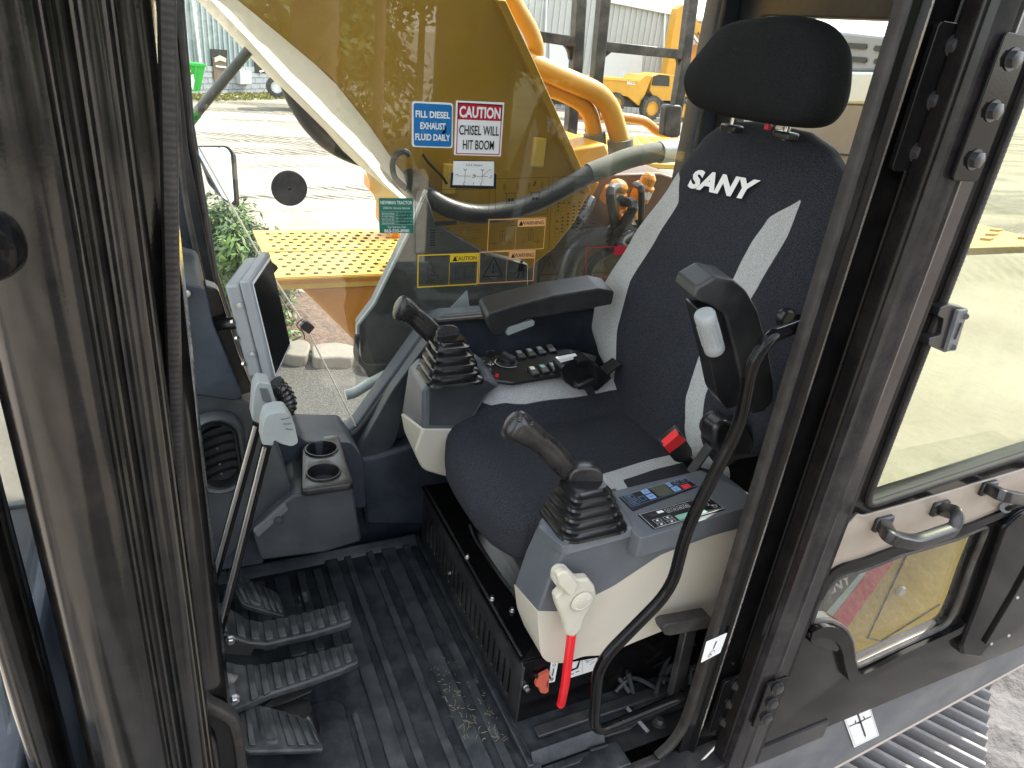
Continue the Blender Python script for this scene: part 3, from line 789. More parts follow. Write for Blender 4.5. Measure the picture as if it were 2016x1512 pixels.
for k in range(9):
    a = V(random.uniform(.86, 1.1), random.uniform(.90, 1.0), .03); b = a+V(random.uniform(-.1, .12), random.uniform(-.03, .05), random.uniform(.0, .08))
    hz.tube(smooth_path([a, a.lerp(b, .5)+V(0, .02, .02), b], 5), .006, 7)
hz.build('hoses', M['hose'], tr)

# ------------------------------------------------------------------ pedals and foot rests
def foot_plate(name, label, sec, y0, y1, ribs, group, taper=None, th=.020):
    """sec: (x, z) side profile from the toe to the heel end; y0 < y1 sides"""
    t = thing(name, label, 'pedal', (sec[-1][0], (y0+y1)/2, sec[-1][1]), group)
    mb = MB(); N = len(sec); rings = []
    for i, (x, z) in enumerate(sec):
        a0, a1 = (y0, y1) if not taper else (taper(i/(N-1))[0], taper(i/(N-1))[1])
        rings.append([V(x, a0, z), V(x, a1, z), V(x, a1, z-th), V(x, a0, z-th)])
    mb.loft(rings); mb.build('plate', M['pedal'], t, bevel=.005, seg=3)
    for x0, x1 in ribs:
        q = MB(); 
        def zz(x):
            for (xa, za), (xb, zb2) in zip(sec, sec[1:]):
                if xa <= x <= xb: return za+(zb2-za)*(x-xa)/(xb-xa)
            return sec[-1][1]
        f = lambda x: taper(min(1, max(0, (x-sec[0][0])/(sec[-1][0]-sec[0][0])))) if taper else (y0, y1)
        a, b = f(x0), f(x1)
        q.prism([V(x0, a[0]+.007, zz(x0)-.001), V(x1, b[0]+.007, zz(x1)-.001), V(x1, b[1]-.007, zz(x1)-.001), V(x0, a[1]-.007, zz(x0)-.001)], V(0, 0, .0085))
        q.build('tread_rib', M['pedal'], t, bevel=.0015)
    return t
gp = 'pedals and foot rests on the cab floor'
sec1 = [(-.045, .240), (.02, .205), (.065, .170), (.10, .155), (.20, .152), (.275, .158), (.296, .163)]
r1 = [(-.035, -.012), (.0, .022)]+[(.042+.029*k, .042+.029*k+.016) for k in range(9)]
t1 = foot_plate('travel_pedal', 'long ribbed black travel pedal, the farther of the two above the floor', sec1, 1.262, 1.345, r1, gp, taper=lambda t: (1.262+.008*max(0, 1-t/.35), 1.335+.065*max(0, 1-t/.35)))
sec2 = [(-.04, .175), (.015, .152), (.055, .130), (.09, .120), (.17, .118), (.25, .122), (.290, .126)]
r2 = [(.052+.026*k, .052+.026*k+.014) for k in range(9)]
t2 = foot_plate('travel_pedal', 'long ribbed black travel pedal, the nearer one with a sunlit patch', sec2, 1.11, 1.20, [(-.03, -.008), (.004, .024)]+r2, gp, taper=lambda t: (1.085+.05*max(0, min(1, t/.42))+.035*t, 1.242-.008*t))
for a, b in ((426, 1254), (454, 1258), (408, 1243)):
    mb = MB(); bolt(mb, WY(a, b, 1.255), (0, -1, 0), .0085, .012); mb.build('bolt', M['zinc'], t1)
mb = MB(); mb.box((.01, 1.2585, .178), (.13, .005, .028), Matrix.Rotation(R(25), 3, 'Y')); mb.build('bracket', M['satin'], t1)
mb = MB(); bolt(mb, WY(462, 1374, 1.08), (0, -1, 0), .0085, .012); mb.build('bolt', M['zinc'], t2)
mb = MB(); mb.box(WY(432, 1345, 1.10), (.05, .006, .05), Matrix.Rotation(R(35), 3, 'Y')); mb.build('bracket', M['alu'], t2)
# rubber bellows under the near pedal
bl = MB(); c0 = WZ(572, 1372, .012)
rings = []
for i in range(13):
    z = .008+.006*i; g = .5 if i % 2 else 0
    w = .150-.003*i-(.006 if i % 2 else 0); h = .075-.002*i-(.006 if i % 2 else 0)
    rings.append([Vector((q.x, q.y, z)) for q in rr_pts((.115, 1.125, 0), (1, 0, 0), (0, 1, 0), w, h, .02, 4)])
bl.loft(rings); tag(bl.build('pedal_bellows', M['boot']), 'ribbed black rubber bellows under the nearer travel pedal', 'bellows')
mb = MB(); mb.prism(round_poly([WZ(a, b, .013) for a, b in ((520, 1392), (600, 1330), (616, 1352), (614, 1362), (560, 1385), (528, 1400))], .006), V(0, 0, .004)); tag(mb.build('bellows_plate', M['alu']), 'worn metal plate at the foot of the pedal bellows', 'plate')
def foot_rest(label, quad, zt, tilt, ribs_uv, u_loop):
    P = [WZ(a, b, zt) for a, b in quad]
    t = thing('foot_rest', label, 'foot rest', (P[0]+P[2])/2, gp)
    for q, dz in zip(P, tilt): q.z += dz
    mb = MB(); mb.prism(round_poly(P, .016, 4), V(0, 0, -.014)); mb.build('pad', M['pedal'], t, bevel=.005, seg=3)
    def at(u, v): 
        a = P[0].lerp(P[1], u); b = P[3].lerp(P[2], u); return a.lerp(b, v)+V(0, 0, .0005)
    for u0, u1, v0, v1 in ribs_uv:
        q = MB(); q.prism([at(u0, v0), at(u1, v0), at(u1, v1), at(u0, v1)], V(0, 0, .005)); q.build('tread_rib', M['pedal'], t, bevel=.0014)
    for du in u_loop:
        q = MB(); q.tube(fillet_path([at(du[0], .12), at(du[0], du[2]), at(du[1], du[2]), at(du[1], .12)], .012, 4), .0055, 4); q.build('tread_loop', M['pedal'], t)
    return t
foot_rest('small ribbed foot rest pad at the front of the floor, nearest the doorway', [(468, 1394), (606, 1404), (642, 1470), (480, 1500)], .085, [.03, -.01, -.01, .03],
          [(.09, .16, .06, .9), (.55, .63, .1, .9), (.68, .76, .1, .9), (.81, .88, .14, .88), (.93, .96, .2, .82)], [(.26, .44, .82)])
foot_rest('small ribbed foot rest pad behind the travel pedals', [(446, 1150), (546, 1166), (566, 1216), (478, 1214)], .13, [.05, 0, 0, .04],
          [(.10, .18, .06, .95), (.55, .65, .08, .95), (.70, .78, .1, .95), (.84, .92, .14, .9)], [(.28, .46, .85)])
# ------------------------------------------------------------------ front right console (dash)
da = thing('dash_console', 'dark moulded plastic console in the front corner of the cab with an oval air vent', 'dash console', (.12, 1.55, .3))
def slab(pts, y, d, name, mt, parent, r=.01, bevel=.008, seg=3, dpts=None):
    P = [WY(a, b, y) for a, b in pts]
    mb = MB(); mb.prism(round_poly(P, r) if r else P, V(0, d, 0)); return mb.build(name, M[mt], parent, bevel=bevel, seg=seg)
slab([(330, 545), (372, 560), (402, 566), (412, 600), (420, 640), (480, 782), (462, 790), (340, 770)], 1.42, .25, 'upper_cover', 'trim', da, .012, .012)
mb = MB(); bolt(mb, WY(367, 578, 1.418), (0, -1, 0), .006, .004); mb.build('screw', M['zinc'], da)
slab([(330, 772), (470, 786), (504, 800), (545, 880), (575, 960), (560, 1010), (505, 1040), (440, 1110), (330, 1120)], 1.435, .26, 'lower_cover', 'trim2', da, .012, .014)
slab([(330, 1010), (520, 1010), (520, 1110), (330, 1140)], 1.47, .20, 'base_cover', 'trim', da, .01, .01)
slab([(500, 770), (600, 870), (690, 870), (716, 905), (720, 1000), (520, 1000)], 1.585, .15, 'corner_cover', 'trim', da, .012, .012)
# knee block under the cup holder
bt = [WY(a, b, 1.405) for a, b in ((497, 1046), (560, 988), (578, 975), (694, 958), (712, 1066), (640, 1088), (514, 1104))]
bb = [V(p.x+.02, 1.64, p.z-.02) for p in bt]
mb = MB(); mb.prism(round_poly(bt, .008), None, round_poly(bb, .008)); mb.build('knee_block', M['trim2'], da, bevel=.010, seg=3)
mb = MB(); mb.prism(round_poly([WY(a, b, 1.402) for a, b in ((499, 1046), (562, 992), (568, 1004), (508, 1058))], .003), V(0, .01, 0)); mb.build('skylit_edge', M['cgrey'], da, bevel=.003)  # paler slate puts skylight into the colour of the block's edge
mb = MB(); bolt(mb, WY(548, 1024, 1.402), (0, -1, 0), .009, .004); mb.build('screw', M['trim2'], da)
# oval vent
vc = WY(430, 892, 1.425); vu, vv, vn = V(1, 0, .06).normalized(), V(-.05, 0, 1).normalized(), V(0, -1, 0)
vt = thing('air_vent', 'oval black air vent with curved louvres in the dash console', 'air vent', vc)
def ov(w, h, off, n=10):
    return rr_pts(vc+V(0, -1, 0)*off, vu, vv, w, h, w/2-.001, n)
mb = MB(); mb.loft([ov(.118, .205, -.004), ov(.112, .198, .012), ov(.098, .184, .019), ov(.085, .170, .014), ov(.082, .166, .0)], caps=False); mb.build('surround', M['trim2'], vt)
mb = MB(); mb.loft([ov(.084, .168, .012), ov(.080, .164, .019), ov(.072, .156, .018), ov(.070, .152, -.02)], caps=False); mb.build('bezel', M['black_plastic'], vt)
mb = MB(); mb.face(ov(.072, .154, -.02)); mb.build('duct', M['ink'], vt, smooth=False)
for k in range(6):
    mb = MB(); z = -.056+.0225*k
    w = .034*math.sqrt(max(.1, 1-(max(0, abs(z)-.040)/.036)**2))
    path = [vc+vu*(w*t)+vv*(z+.008*t+.007*(1-t*t))+vn*(.006+.003*(1-t*t)) for t in [-1+.25*i for i in range(9)]]
    mb.tube(path, 1.0, sec=[(.0045, .004), (.0045, -.012), (-.001, -.012), (-.003, .002)], up=(0, 0, 1)); mb.build('louvre', M['black_plastic'], vt)
for z in (.02, -.02, -.045):
    mb = MB(); mb.ball(vc+vv*z+vn*.014, .004, 6); mb.build('louvre_pivot', M['black_plastic'], vt)
# cup holder
ch = thing('cup_holder', 'twin cup holder tray with two round wells beside the window corner', 'cup holder', WZ(632, 905, .47))
q = [WZ(a, b, .468) for a, b in ((597, 866), (664, 858), (694, 952), (596, 966))]
c1, c2 = WZ(633, 884, .47), WZ(637, 930, .47); rc = .0395
pl = [(p.x, p.y) for p in round_poly(q, .012)]
circ = lambda c, r: [(c.x+r*math.cos(2*math.pi*k/32), c.y+r*.92*math.sin(2*math.pi*k/32)) for k in range(32)]
plate('tray', pl, [circ(c1, rc), circ(c2, rc)], (0, 0, .452), XU, YU, .018, M['black_plastic'], ch, .004)
for c in (c1, c2):
    mb = MB(); L = []
    for r, z in ((rc+.002, .470), (rc+.001, .4735), (rc-.002, .4735), (rc-.004, .469), (rc-.007, .36), (.001, .36)):
        L.append([V(c.x+r*math.cos(2*math.pi*k/40), c.y+r*.92*math.sin(2*math.pi*k/40), z) for k in range(40)])
    mb.loft(L, caps=False); mb.build('cup_well', M['black_plastic'], ch)
mb = MB(); mb.prism(round_poly([p+V(0, 0, -.02) for p in q], .012), V(0, 0, -.12)); 
# monitor on its arm
mo = thing('monitor', 'slim grey display monitor seen edge on, mounted at the front of the cab', 'monitor', (.13, 1.44, .84))
phi = R(69)
top, bot = WY(492, 552, 1.37), WY(541, 752, 1.37)
ey = (top-bot).normalized(); H = (top-bot).length
sn = V(math.sin(phi), -math.cos(phi), .18); sn = (sn-ey*sn.dot(ey)).normalized()
ex = ey.cross(sn).normalized()
if ex.y < 0: ex = -ex
W_, T_ = .165, .052
def mbx(u0, u1, v0, v1, w0, w1, name, mt, par, bev=.003):
    mb = MB(); o = bot
    P = lambda u, v, w: o+ex*u+ey*v-sn*w
    mb.prism([P(u0, v0, w0), P(u1, v0, w0), P(u1, v1, w0), P(u0, v1, w0)], -sn*(w1-w0)); return mb.build(name, M[mt], par, bevel=bev)
mbx(0, W_, 0, H, .0, .022, 'front_shell', 'monitor', mo, .005)
mbx(.004, W_-.004, .012, H-.008, .0225, T_, 'back_shell', 'monitor', mo, .006)
mbx(.008, W_-.008, .008, H-.008, -.0015, .0, 'bezel', 'white', mo, .0008)
mbx(.011, W_-.011, .012, H-.013, -.0025, -.0013, 'screen', 'screen', mo, .0005)
for k in (.30, .46, .62, .78, .2):
    mb = MB(); bolt(mb, bot+ex*(-.001 if k in (.3, .78) else .004)+ey*(H*k)-sn*(.03 if k in (.3, .78) else T_), -sn if k not in (.3, .78) else -ex, .0045, .006); mb.build('screw', M['zinc'], mo)
mb = MB(); a = bot+ex*.05+ey*(H*.52)-sn*T_; mb.tube([a, a-sn*.05, WY(415, 648, 1.47)], .013, 14); mb.build('mount_arm', M['black_plastic'], mo)
mb = MB(); mb.box(WY(428, 665, 1.48), (.05, .03, .09)); mb.build('mount_plate', M['black_plastic'], mo, bevel=.006)
mb = MB(); mb.prism(round_poly([WY(a, b, 1.46) for a, b in ((400, 560), (430, 570), (470, 700), (500, 770), (470, 780), (430, 700))], .01), V(0, .04, 0)); mb.build('bracket', M['black_plastic'], mo, bevel=.004)
# travel levers
def lever(label, base, tip, knob, group, fwd):
    t = thing('travel_lever', label, 'lever', base, group)
    d = (tip-base)
    mb = MB(); a = V(1, 0, 0); a = (a-d.normalized()*a.dot(d.normalized())).normalized(); b = d.normalized().cross(a)
    sec = [(.6, -1), (.6, 1), (-.6, 1), (-.6, -1)]
    mb.tube([base, base+d*.3, base+d*.7, tip], .0120, sec=sec, up=a); mb.build('rod', M['gloss'], t, bevel=.002)
    mb = MB(); mb.tube([base-V(.006, .013, 0), tip-V(.006, .013, 0)], .0042, 8); mb.build('rod_edge', M['alu'], t)
    mb = MB(); knob(mb); mb.build('knob', M['knob'], t, bevel=.006, seg=3)
    return t
def kn1(mb):
    P = [WY(a, b, 1.285) for a, b in ((496, 828), (500, 770), (508, 752), (533, 756), (546, 802), (540, 812), (522, 815), (520, 838))]
    mb.prism(round_poly(P, .006), V(0, .045, 0))
def kn2(mb):
    P = [WY(a, b, 1.185) for a, b in ((515, 876), (517, 840), (524, 818), (545, 812), (565, 812), (580, 836), (588, 872), (574, 880), (550, 873), (540, 866), (538, 878))]
    mb.prism(round_poly(P, .006), V(0, .045, 0))
g_ = 'tall travel levers rising from the pedals'
l1 = lever('farther travel lever with an upright grey knob against the monitor', V(-.035, 1.295, .20), WY(507, 832, 1.31), kn1, g_, 1)
l2 = lever('nearer travel lever with a grey knob turned towards the seat', V(-.025, 1.20, .17), WY(526, 872, 1.21), kn2, g_, 1)
mb = MB(); mb.prism([WY(a, b, 1.283) for a, b in ((511, 764), (527, 766), (538, 798), (518, 790))], V(0, .004, 0)); mb.build('knob_inlay', M['cgrey'], l1, bevel=.001)
mb = MB(); bolt(mb, WY(521, 813, 1.284), (0, -1, 0), .005, .002); mb.build('screw', M['zinc'], l1)
for k in range(3):
    mb = MB(); mb.tube([WY(553+5*k, 826+9*k, 1.183), WY(572+2*k, 822+12*k, 1.183)], .0009, 5); mb.build('knob_mark', M['cgrey'], l2)
mb = MB(); pa = [WY(a, b, 1.32) for a, b in ((540, 755), (556, 770), (566, 790), (564, 806), (552, 812))]
mb.tube(smooth_path(pa, 8), [.016+(.003 if i % 3 == 0 else 0) for i in range(33)], 14); tag(mb.build('cable_sleeve', M['boot']), 'short ribbed black cable sleeve behind the lever knobs', 'cable sleeve')

# ------------------------------------------------------------------ joysticks and their consoles
def boot(c, w, d, lv, top, h, rot=0, shrink=.55, lean=V(0, 0, 0)):
    mb = MB(); L = []
    for i in range(lv*4+1):
        t = i/(lv*4); ph = i % 4
        k = 1-(1-shrink)*t
        g = (.02, .03, -.13, -.15)[ph] if i < lv*4 else -.05
        ww, dd = w*(k+g*.75), d*(k+g*.75)
        cc = Vector(c)+lean*t+V(0, 0, h*t+(0 if ph != 1 else h/lv*.06))
        ca, sa = math.cos(rot), math.sin(rot)
        L.append(rr_pts(cc, (ca, sa, 0), (-sa, ca, 0), ww, dd, min(ww, dd)*.22, 4))
    mb.loft(L); return mb
def joystick(label, base, tip, bc, lean, bw, bh, grp, near):
    t = thing('joystick', label, 'joystick', bc, grp)
    boot(bc, bw[0], bw[1], 5, 0, bh, 0, .50, lean).build('boot', M['boot'], t)
    top = Vector(bc)+lean+V(0, 0, bh)
    mb = MB(); mb.lathe([(.034, 0), (.036, .2), (.034, .6), (.026, 1)], top-V(0, 0, .006), (base-top).normalized()*.05+V(0, 0, .012), 24, sq=3.0); mb.build('collar', M['grip'], t, bevel=.003)
    return t, top
# near console
cn = thing('joystick_console', 'near armrest console, slate grey above cream, with radio and climate panels', 'console', (.85, .95, .45))
Yn = .90
zt = .600
def nr(a, b): return WY(a, b, Yn)
A = [nr(*q) for q in ((1058, 1206), (1082, 1140), (1112, 1088), (1180, 1066), (1250, 1050), (1350, 1030), (1500, 990), (1500, 1032), (1400, 1058), (1300, 1096), (1210, 1156), (1108, 1207))]
Af = [WY(a, b, 1.02) for a, b in ((1012, 1152), (1034, 1086), (1064, 1020))]+[V(p.x+dx_, 1.04, p.z-.004) for p, dx_ in zip(A[3:7], (.0, .0, .0, .0))]+[V(p.x, 1.04, p.z) for p in A[7:10]]+[WY(a, b, 1.03) for a, b in ((1150, 1100), (1060, 1160))]
mb = MB(); mb.prism(A, None, Af); mb.build('upper_shell', M['cgrey'], cn, bevel=.006, seg=3)
B = [nr(*q) for q in ((1058, 1203), (1062, 1270), (1066, 1292), (1078, 1304), (1110, 1306), (1150, 1292), (1190, 1290), (1255, 1262), (1310, 1240), (1500, 1188), (1500, 1028), (1400, 1055), (1300, 1093), (1210, 1153), (1108, 1204))]
Bf = [WY(a, b, 1.02) for a, b in ((1012, 1150), (1018, 1196), (1032, 1232), (1050, 1260), (1080, 1262))]+[V(p.x, 1.03, p.z) for p in B[5:13]]+[WY(a, b, 1.03) for a, b in ((1150, 1098), (1060, 1158))]
RR = [.003, .01, .012, .012, .012, .01, .01, .01, .01, .0, .0, .01, .01, .01, .003]
mb = MB(); mb.prism(round_poly(B, RR, 3), None, round_poly(Bf, RR, 3)); mb.build('lower_shell', M['ccream'], cn, bevel=.005, seg=3)
mb = MB()
tp = [WZ(a, b, zt) for a, b in ((1200, 968), (1380, 925), (1458, 962), (1500, 990), (1262, 1060), (1244, 1046))]
mb.prism(round_poly(tp, .006), V(0, 0, -.05)); mb.build('top_panel', M['cgrey'], cn, bevel=.005, seg=3)
mb = MB()
b0 = [WZ(a, b, zt-.014) for a, b in ((1050, 1046), (1110, 1094), (1262, 1052), (1212, 960))]
b1 = [WZ(a, b, zt+.006) for a, b in ((1058, 1036), (1110, 1078), (1244, 1034), (1200, 962))]
mb.prism(round_poly(b0, .010), None, round_poly(b1, .010)); mb.build('boot_base', M['cgrey'], cn, bevel=.004)
def panel(name, label, quad, z):
    P = [WZ(a, b, z) for a, b in quad]
    mb = MB(); mb.prism(round_poly(P, .002), V(0, 0, -.002)); o = mb.build(name, M['panelkey'], smooth=False); tag(o, label, 'control panel')
    u = ((P[1]-P[0])+(P[2]-P[3]))/2; v = ((P[3]-P[0])+(P[2]-P[1]))/2
    return o, Print(P[0], u, v, n=V(0, 0, 1), lift=.0007), P
o, p, P = panel('climate_panel', 'black climate control panel with a small grey display on the near console', ((1219, 978), (1352, 942), (1374, 957), (1246, 1005)), zt+.0025)
p.frame(.01, .03, .99, .97, .0006); p.frame(.05, .10, .16, .42, .0007); p.frame(.04, .52, .16, .86, .0007); p.frame(.19, .45, .26, .8, .0007); p.frame(.72, .08, .97, .5, .0005)
p.stroke([(.07, .2), (.14, .2)], .0009); p.stroke([(.07, .3), (.12, .3)], .0009); p.stroke([(.06, .65), (.14, .65)], .0009); p.stroke([(.06, .75), (.12, .75)], .0009); p.ring(.8, .28, .004, .0008); p.ring(.9, .25, .004, .0008); p.stroke([(.75, .3), (.82, .4)], .0008)
p.build('print', M['keyblue'], o)
def lay(q, rects, name, mt, par, lift=1.4):
    s = Print(q.o, q.u, q.v, n=q.n, lift=q.lift*lift)
    for r in rects: s.rect(*r)
    return s.build(name, M[mt], par)
lay(p, [(.42, .10, .64, .92)], 'display', 'lcd2', o); lay(p, [(.29, .08, .39, .42), (.29, .5, .39, .88), (.66, .10, .75-.03, .45), (.66, .52, .76, .9)], 'key', 'keyblue', o); lay(p, [(.80, .60, .92, .92)], 'red_key', 'redplastic', o)
s = Print(p.o, p.u, p.v, n=p.n, lift=.0013)
for a, b, sg in ((.34, .25, -1), (.34, .70, 1), (.69, .27, -1), (.71, .72, 1)): s.stroke([(a-.025, b-sg*.08), (a, b+sg*.08), (a+.025, b-sg*.08)], .0012)
s.build('arrow', M['ink'], o)
o, p, P = panel('radio_panel', 'black radio panel with a green display on the near console', ((1256, 1013), (1392, 974), (1428, 1002), (1287, 1041)), zt+.0025)
p.frame(.01, .03, .99, .97, .0006)
p.rect(.22, .12, .30, .26)
for k in range(4): p.frame(.33+.085*k, .13, .395+.085*k, .36, .0005); p.ring(.362+.085*k, .25, .002, .0008)
for a in (.08, .22):
    for b in (.50, .75): p.frame(a, b, a+.10, b+.18, .0005); p.rect(a+.035, b+.06, a+.065, b+.12)
p.ring(.86, .50, .0035, .0008); p.ring(.92, .7, .0045, .0008); p.stroke([(.88, .3), (.95, .3)], .0010); p.stroke([(.88, .6), (.96, .65)], .0008)
p.build('print', M['white_ink'], o)
lay(p, [(.36, .62, .76, .92)], 'display', 'lcd', o); lay(p, [(.80, .06, .89, .30)], 'red_key', 'redplastic', o); lay(p, [(.10, .16, .2, .36)], 'key', 'satin', o)
# near joystick
gj = 'black joysticks on the two consoles'
bc = WZ(1148, 1022, zt+.006)
jn, top = joystick('near black joystick with a rubber bellows boot, tilted to the front', WZ(1140, 930, .67), None, bc, V(.0, .012, 0), (.150, .128), .082, gj, True)
gpth = [WY(a, b, 1.0) for a, b in ((1142, 952), (1128, 935), (1104, 908), (1078, 880), (1046, 856), (1018, 838), (1004, 830))]
gpth = smooth_path(gpth, 5)
nG = len(gpth)
def gr_r(t):
    if t < .12: return .030-.06*t
    if t < .6: return .0225+.002*math.sin((t-.12)/.48*math.pi)
    if t < .85: return .0225+.0065*math.sin((t-.6)/.25*math.pi/2)
    return .029*math.sqrt(max(.03, 1-((t-.85)/.158)**2))
mb = MB(); mb.tube(gpth, [gr_r(i/(nG-1)) for i in range(nG)], 20, sec=[(math.cos(2*math.pi*k/20), .86*math.sin(2*math.pi*k/20)) for k in range(20)], up=(0, 0, 1)); mb.build('grip', M['grip'], jn)
mb = MB(); c = WY(1140, 952, 1.0); mb.lathe([(.037, 0), (.040, .25), (.036, .6), (.026, 1)], c-V(-.004, 0, .018), V(-.012, 0, .034), 24); mb.build('grip_skirt', M['grip'], jn)
for a, b in ((1022, 826), (1046, 834)):
    mb = MB(); mb.ball(WY(a, b, .985), (.006, .006, .0035), 6); mb.build('button', M['black_plastic'], jn)
# cream safety lock lever with its red rod
sl_ = thing('lock_lever', 'cream safety lock lever with a red rod on the side of the near console', 'lever', WY(1130, 1180, .86))
hd = [(1092, 1150), (1093, 1132), (1104, 1122), (1120, 1122), (1128, 1132), (1140, 1142), (1160, 1140), (1172, 1156), (1175, 1172), (1168, 1192), (1152, 1216), (1146, 1240), (1130, 1256), (1115, 1252), (1112, 1230), (1098, 1196), (1094, 1178), (1106, 1166)]
mb = MB(); mb.prism(round_poly([WY(a, b, .862) for a, b in hd], .006, 3), V(0, .022, 0)); mb.build('head', M['lever'], sl_, bevel=.005, seg=3)
mb = MB(); mb.prism(round_poly([WY(a, b, .852) for a, b in ((1101, 1154), (1097, 1134), (1107, 1126), (1119, 1126), (1126, 1136), (1139, 1152), (1134, 1168), (1122, 1176))], .005, 3), V(0, .018, 0)); mb.build('thumb_tab', M['lever'], sl_, bevel=.004, seg=3)
dc = WY(1145, 1184, .8605); mb = MB(); mb.lathe([(.0235, 0), (.0235, .8), (.022, 1)], dc, V(0, -.0035, 0), 36); dd_ = mb.build('dial', M['lever'], sl_, bevel=.0008)
p = Print(dc+V(-.02, -.0037, .02), V(.04, 0, 0), V(0, 0, -.04), n=V(0, -1, 0), lift=.0003)
p.ring(.5, .5, .0165, .0014, 10, 150, 14); p.ring(.16, .34, .0032, .0010); p.ring(.83, .30, .0032, .0010); p.stroke([(.12, .28), (.12, .16), (.2, .16), (.2, .26)], .0008); p.stroke([(.80, .2), (.80, .1), (.88, .12)], .0008)
p.build('print', M['white_ink'], sl_)
mb = MB(); mb.tube([WY(1126, 1244, .873), WY(1113, 1345, .873), WY(1105, 1385, .873)], .0088, 6, sec=[(1, .5), (.5, 1), (-.5, 1), (-1, .5), (-1, -.5), (-.5, -1), (.5, -1), (1, -.5)]); mb.build('rod', M['red'], sl_, bevel=.001)
mb = MB(); mb.ball(WY(1104, 1386, .873), .0092, 8); mb.build('rod_end', M['red'], sl_)

# far console
cf = thing('joystick_console', 'far armrest console by the window, slate grey above cream, with switches and key', 'console', (.7, 1.55, .45))
Yq = 1.47
nose = [WY(a, b, Yq) for a, b in ((832, 768), (848, 752), (930, 748), (962, 742), (985, 760), (962, 775), (920, 846), (832, 846))]
nfar = [WY(a, b, 1.64) for a, b in ((804, 722), (822, 704), (900, 700), (932, 694), (955, 712), (935, 730), (880, 815), (790, 815))]
mb = MB(); mb.prism(nose, None, nfar); mb.build('upper_shell', M['cgrey'], cf, bevel=.008, seg=3)
mb = MB(); mb.prism([WY(a, b, Yq-.003) for a, b in ((846, 762), (958, 750), (978, 762), (955, 778), (918, 838), (846, 838))], V(0, .006, 0)); mb.build('front_inset', M['trim2'], cf, bevel=.002)
mb = MB(); mb.prism([V(.70, 1.60, .30), V(1.2, 1.60, .30), V(1.2, 1.60, .60), V(.70, 1.60, .60)], V(0, .12, 0)); mb.build('core', M['black_plastic'], cf, bevel=.006)
low = [WY(a, b, Yq) for a, b in ((832, 843), (920, 843), (960, 815), (1000, 800), (1010, 930), (925, 944), (880, 940), (832, 926), (815, 890))]
lfar = [WY(a, b, 1.62) for a, b in ((788, 813), (880, 815), (930, 780), (970, 770), (980, 890), (900, 892), (850, 890), (812, 876), (796, 850))]
mb = MB(); mb.prism(round_poly(low, [.0, .0, 0, 0, 0, .02, .02, .02, .01], 3), None, round_poly(lfar, [.0, .0, 0, 0, 0, .02, .02, .02, .01], 3)); mb.build('lower_shell', M['ccream'], cf, bevel=.006, seg=3)
zf = .640
tp = [WZ(a, b, zf) for a, b in ((915, 705), (1120, 686), (1175, 700), (1160, 728), (1010, 752), (955, 745))]
mb = MB(); mb.prism(round_poly(tp, .008), V(0, 0, -.012)); mb.build('switch_plate', M['black_plastic'], cf, bevel=.004)
mb = MB(); mb.prism([WZ(a, b, zf-.008) for a, b in ((885, 758), (990, 738), (1000, 748), (960, 757))], V(0, 0, -.006)); mb.build('side_fin', M['trim2'], cf, bevel=.002)
# rotary knob, key, rockers
kc = WZ(998, 714, zf+.002); mb = MB(); mb.lathe([(.030, 0), (.030, .25), (.024, .3), (.023, 1)], kc, V(0, 0, .016), 28); k = mb.build('throttle_knob', M['black_plastic'], cf, bevel=.001)
mb = MB(); mb.box(kc+V(.004, 0, .019), (.012, .046, .012), Matrix.Rotation(R(20), 3, 'Z')); mb.build('knob_bar', M['trim2'], k, bevel=.003)
mb = MB(); pk = Print(kc+V(-.035, .035, -.001), V(.07, 0, 0), V(0, -.07, 0), n=V(0, 0, 1), lift=.0016); pk.ring(.5, .5, .0325, .0022, 60, 230, 16); pk.build('scale_print', M['white_ink'], cf)
kc = WZ(965, 718, zf+.002); mb = MB(); mb.lathe([(.011, 0), (.011, .3), (.008, .35), (.008, 1)], kc, V(0, 0, .016), 16); k = mb.build('ignition_barrel', M['chrome'], cf)
mb = MB(); mb.prism(round_poly([kc+V(-.013, 0, .018), kc+V(.013, 0, .018), kc+V(.013, .002, .040), kc+V(-.013, .002, .040)], .008), V(0, .005, 0)); mb.build('key', M['black_plastic'], k, bevel=.0015)
pk = Print(kc+V(-.03, .03, 0), V(.06, 0, 0), V(0, -.06, 0), n=V(0, 0, 1), lift=.0016)
for an in (150, 180, 215, 250): pk.rect(.5+.42*math.cos(R(an))-.03, .5+.42*math.sin(R(an))-.03, .5+.42*math.cos(R(an))+.03, .5+.42*math.sin(R(an))+.03)
pk.build('position_print', M['white_ink'], cf)
mb = MB(); c = WZ(978, 741, zf); mb.lathe([(.006, 0), (.005, 1)], c, V(0, 0, .006), 12); mb.build('red_button', M['redplastic'], cf)
for i in range(4):
    for j in range(2):
        c = WZ(1024+20*i+j*26, 700+32*j-4*i, zf+.004)
        mb = MB(); mb.box(c, (.024, .040, .012), Matrix.Rotation(R(8), 3, 'X')); k = mb.build('rocker_switch', M['black_plastic'], cf, bevel=.003)
        mt = ('white', 'white', 'white', 'white')[i] if j == 0 else ('tan', 'lcd', 'lcd', 'black_plastic')[i]
        mb = MB(); mb.box(c+V(0, .008, .0075), (.013, .014, .001), Matrix.Rotation(R(8), 3, 'X')); mb.build('symbol', M[mt] if j else M['inkgrey' if i == 3 else 'monitor'], k)
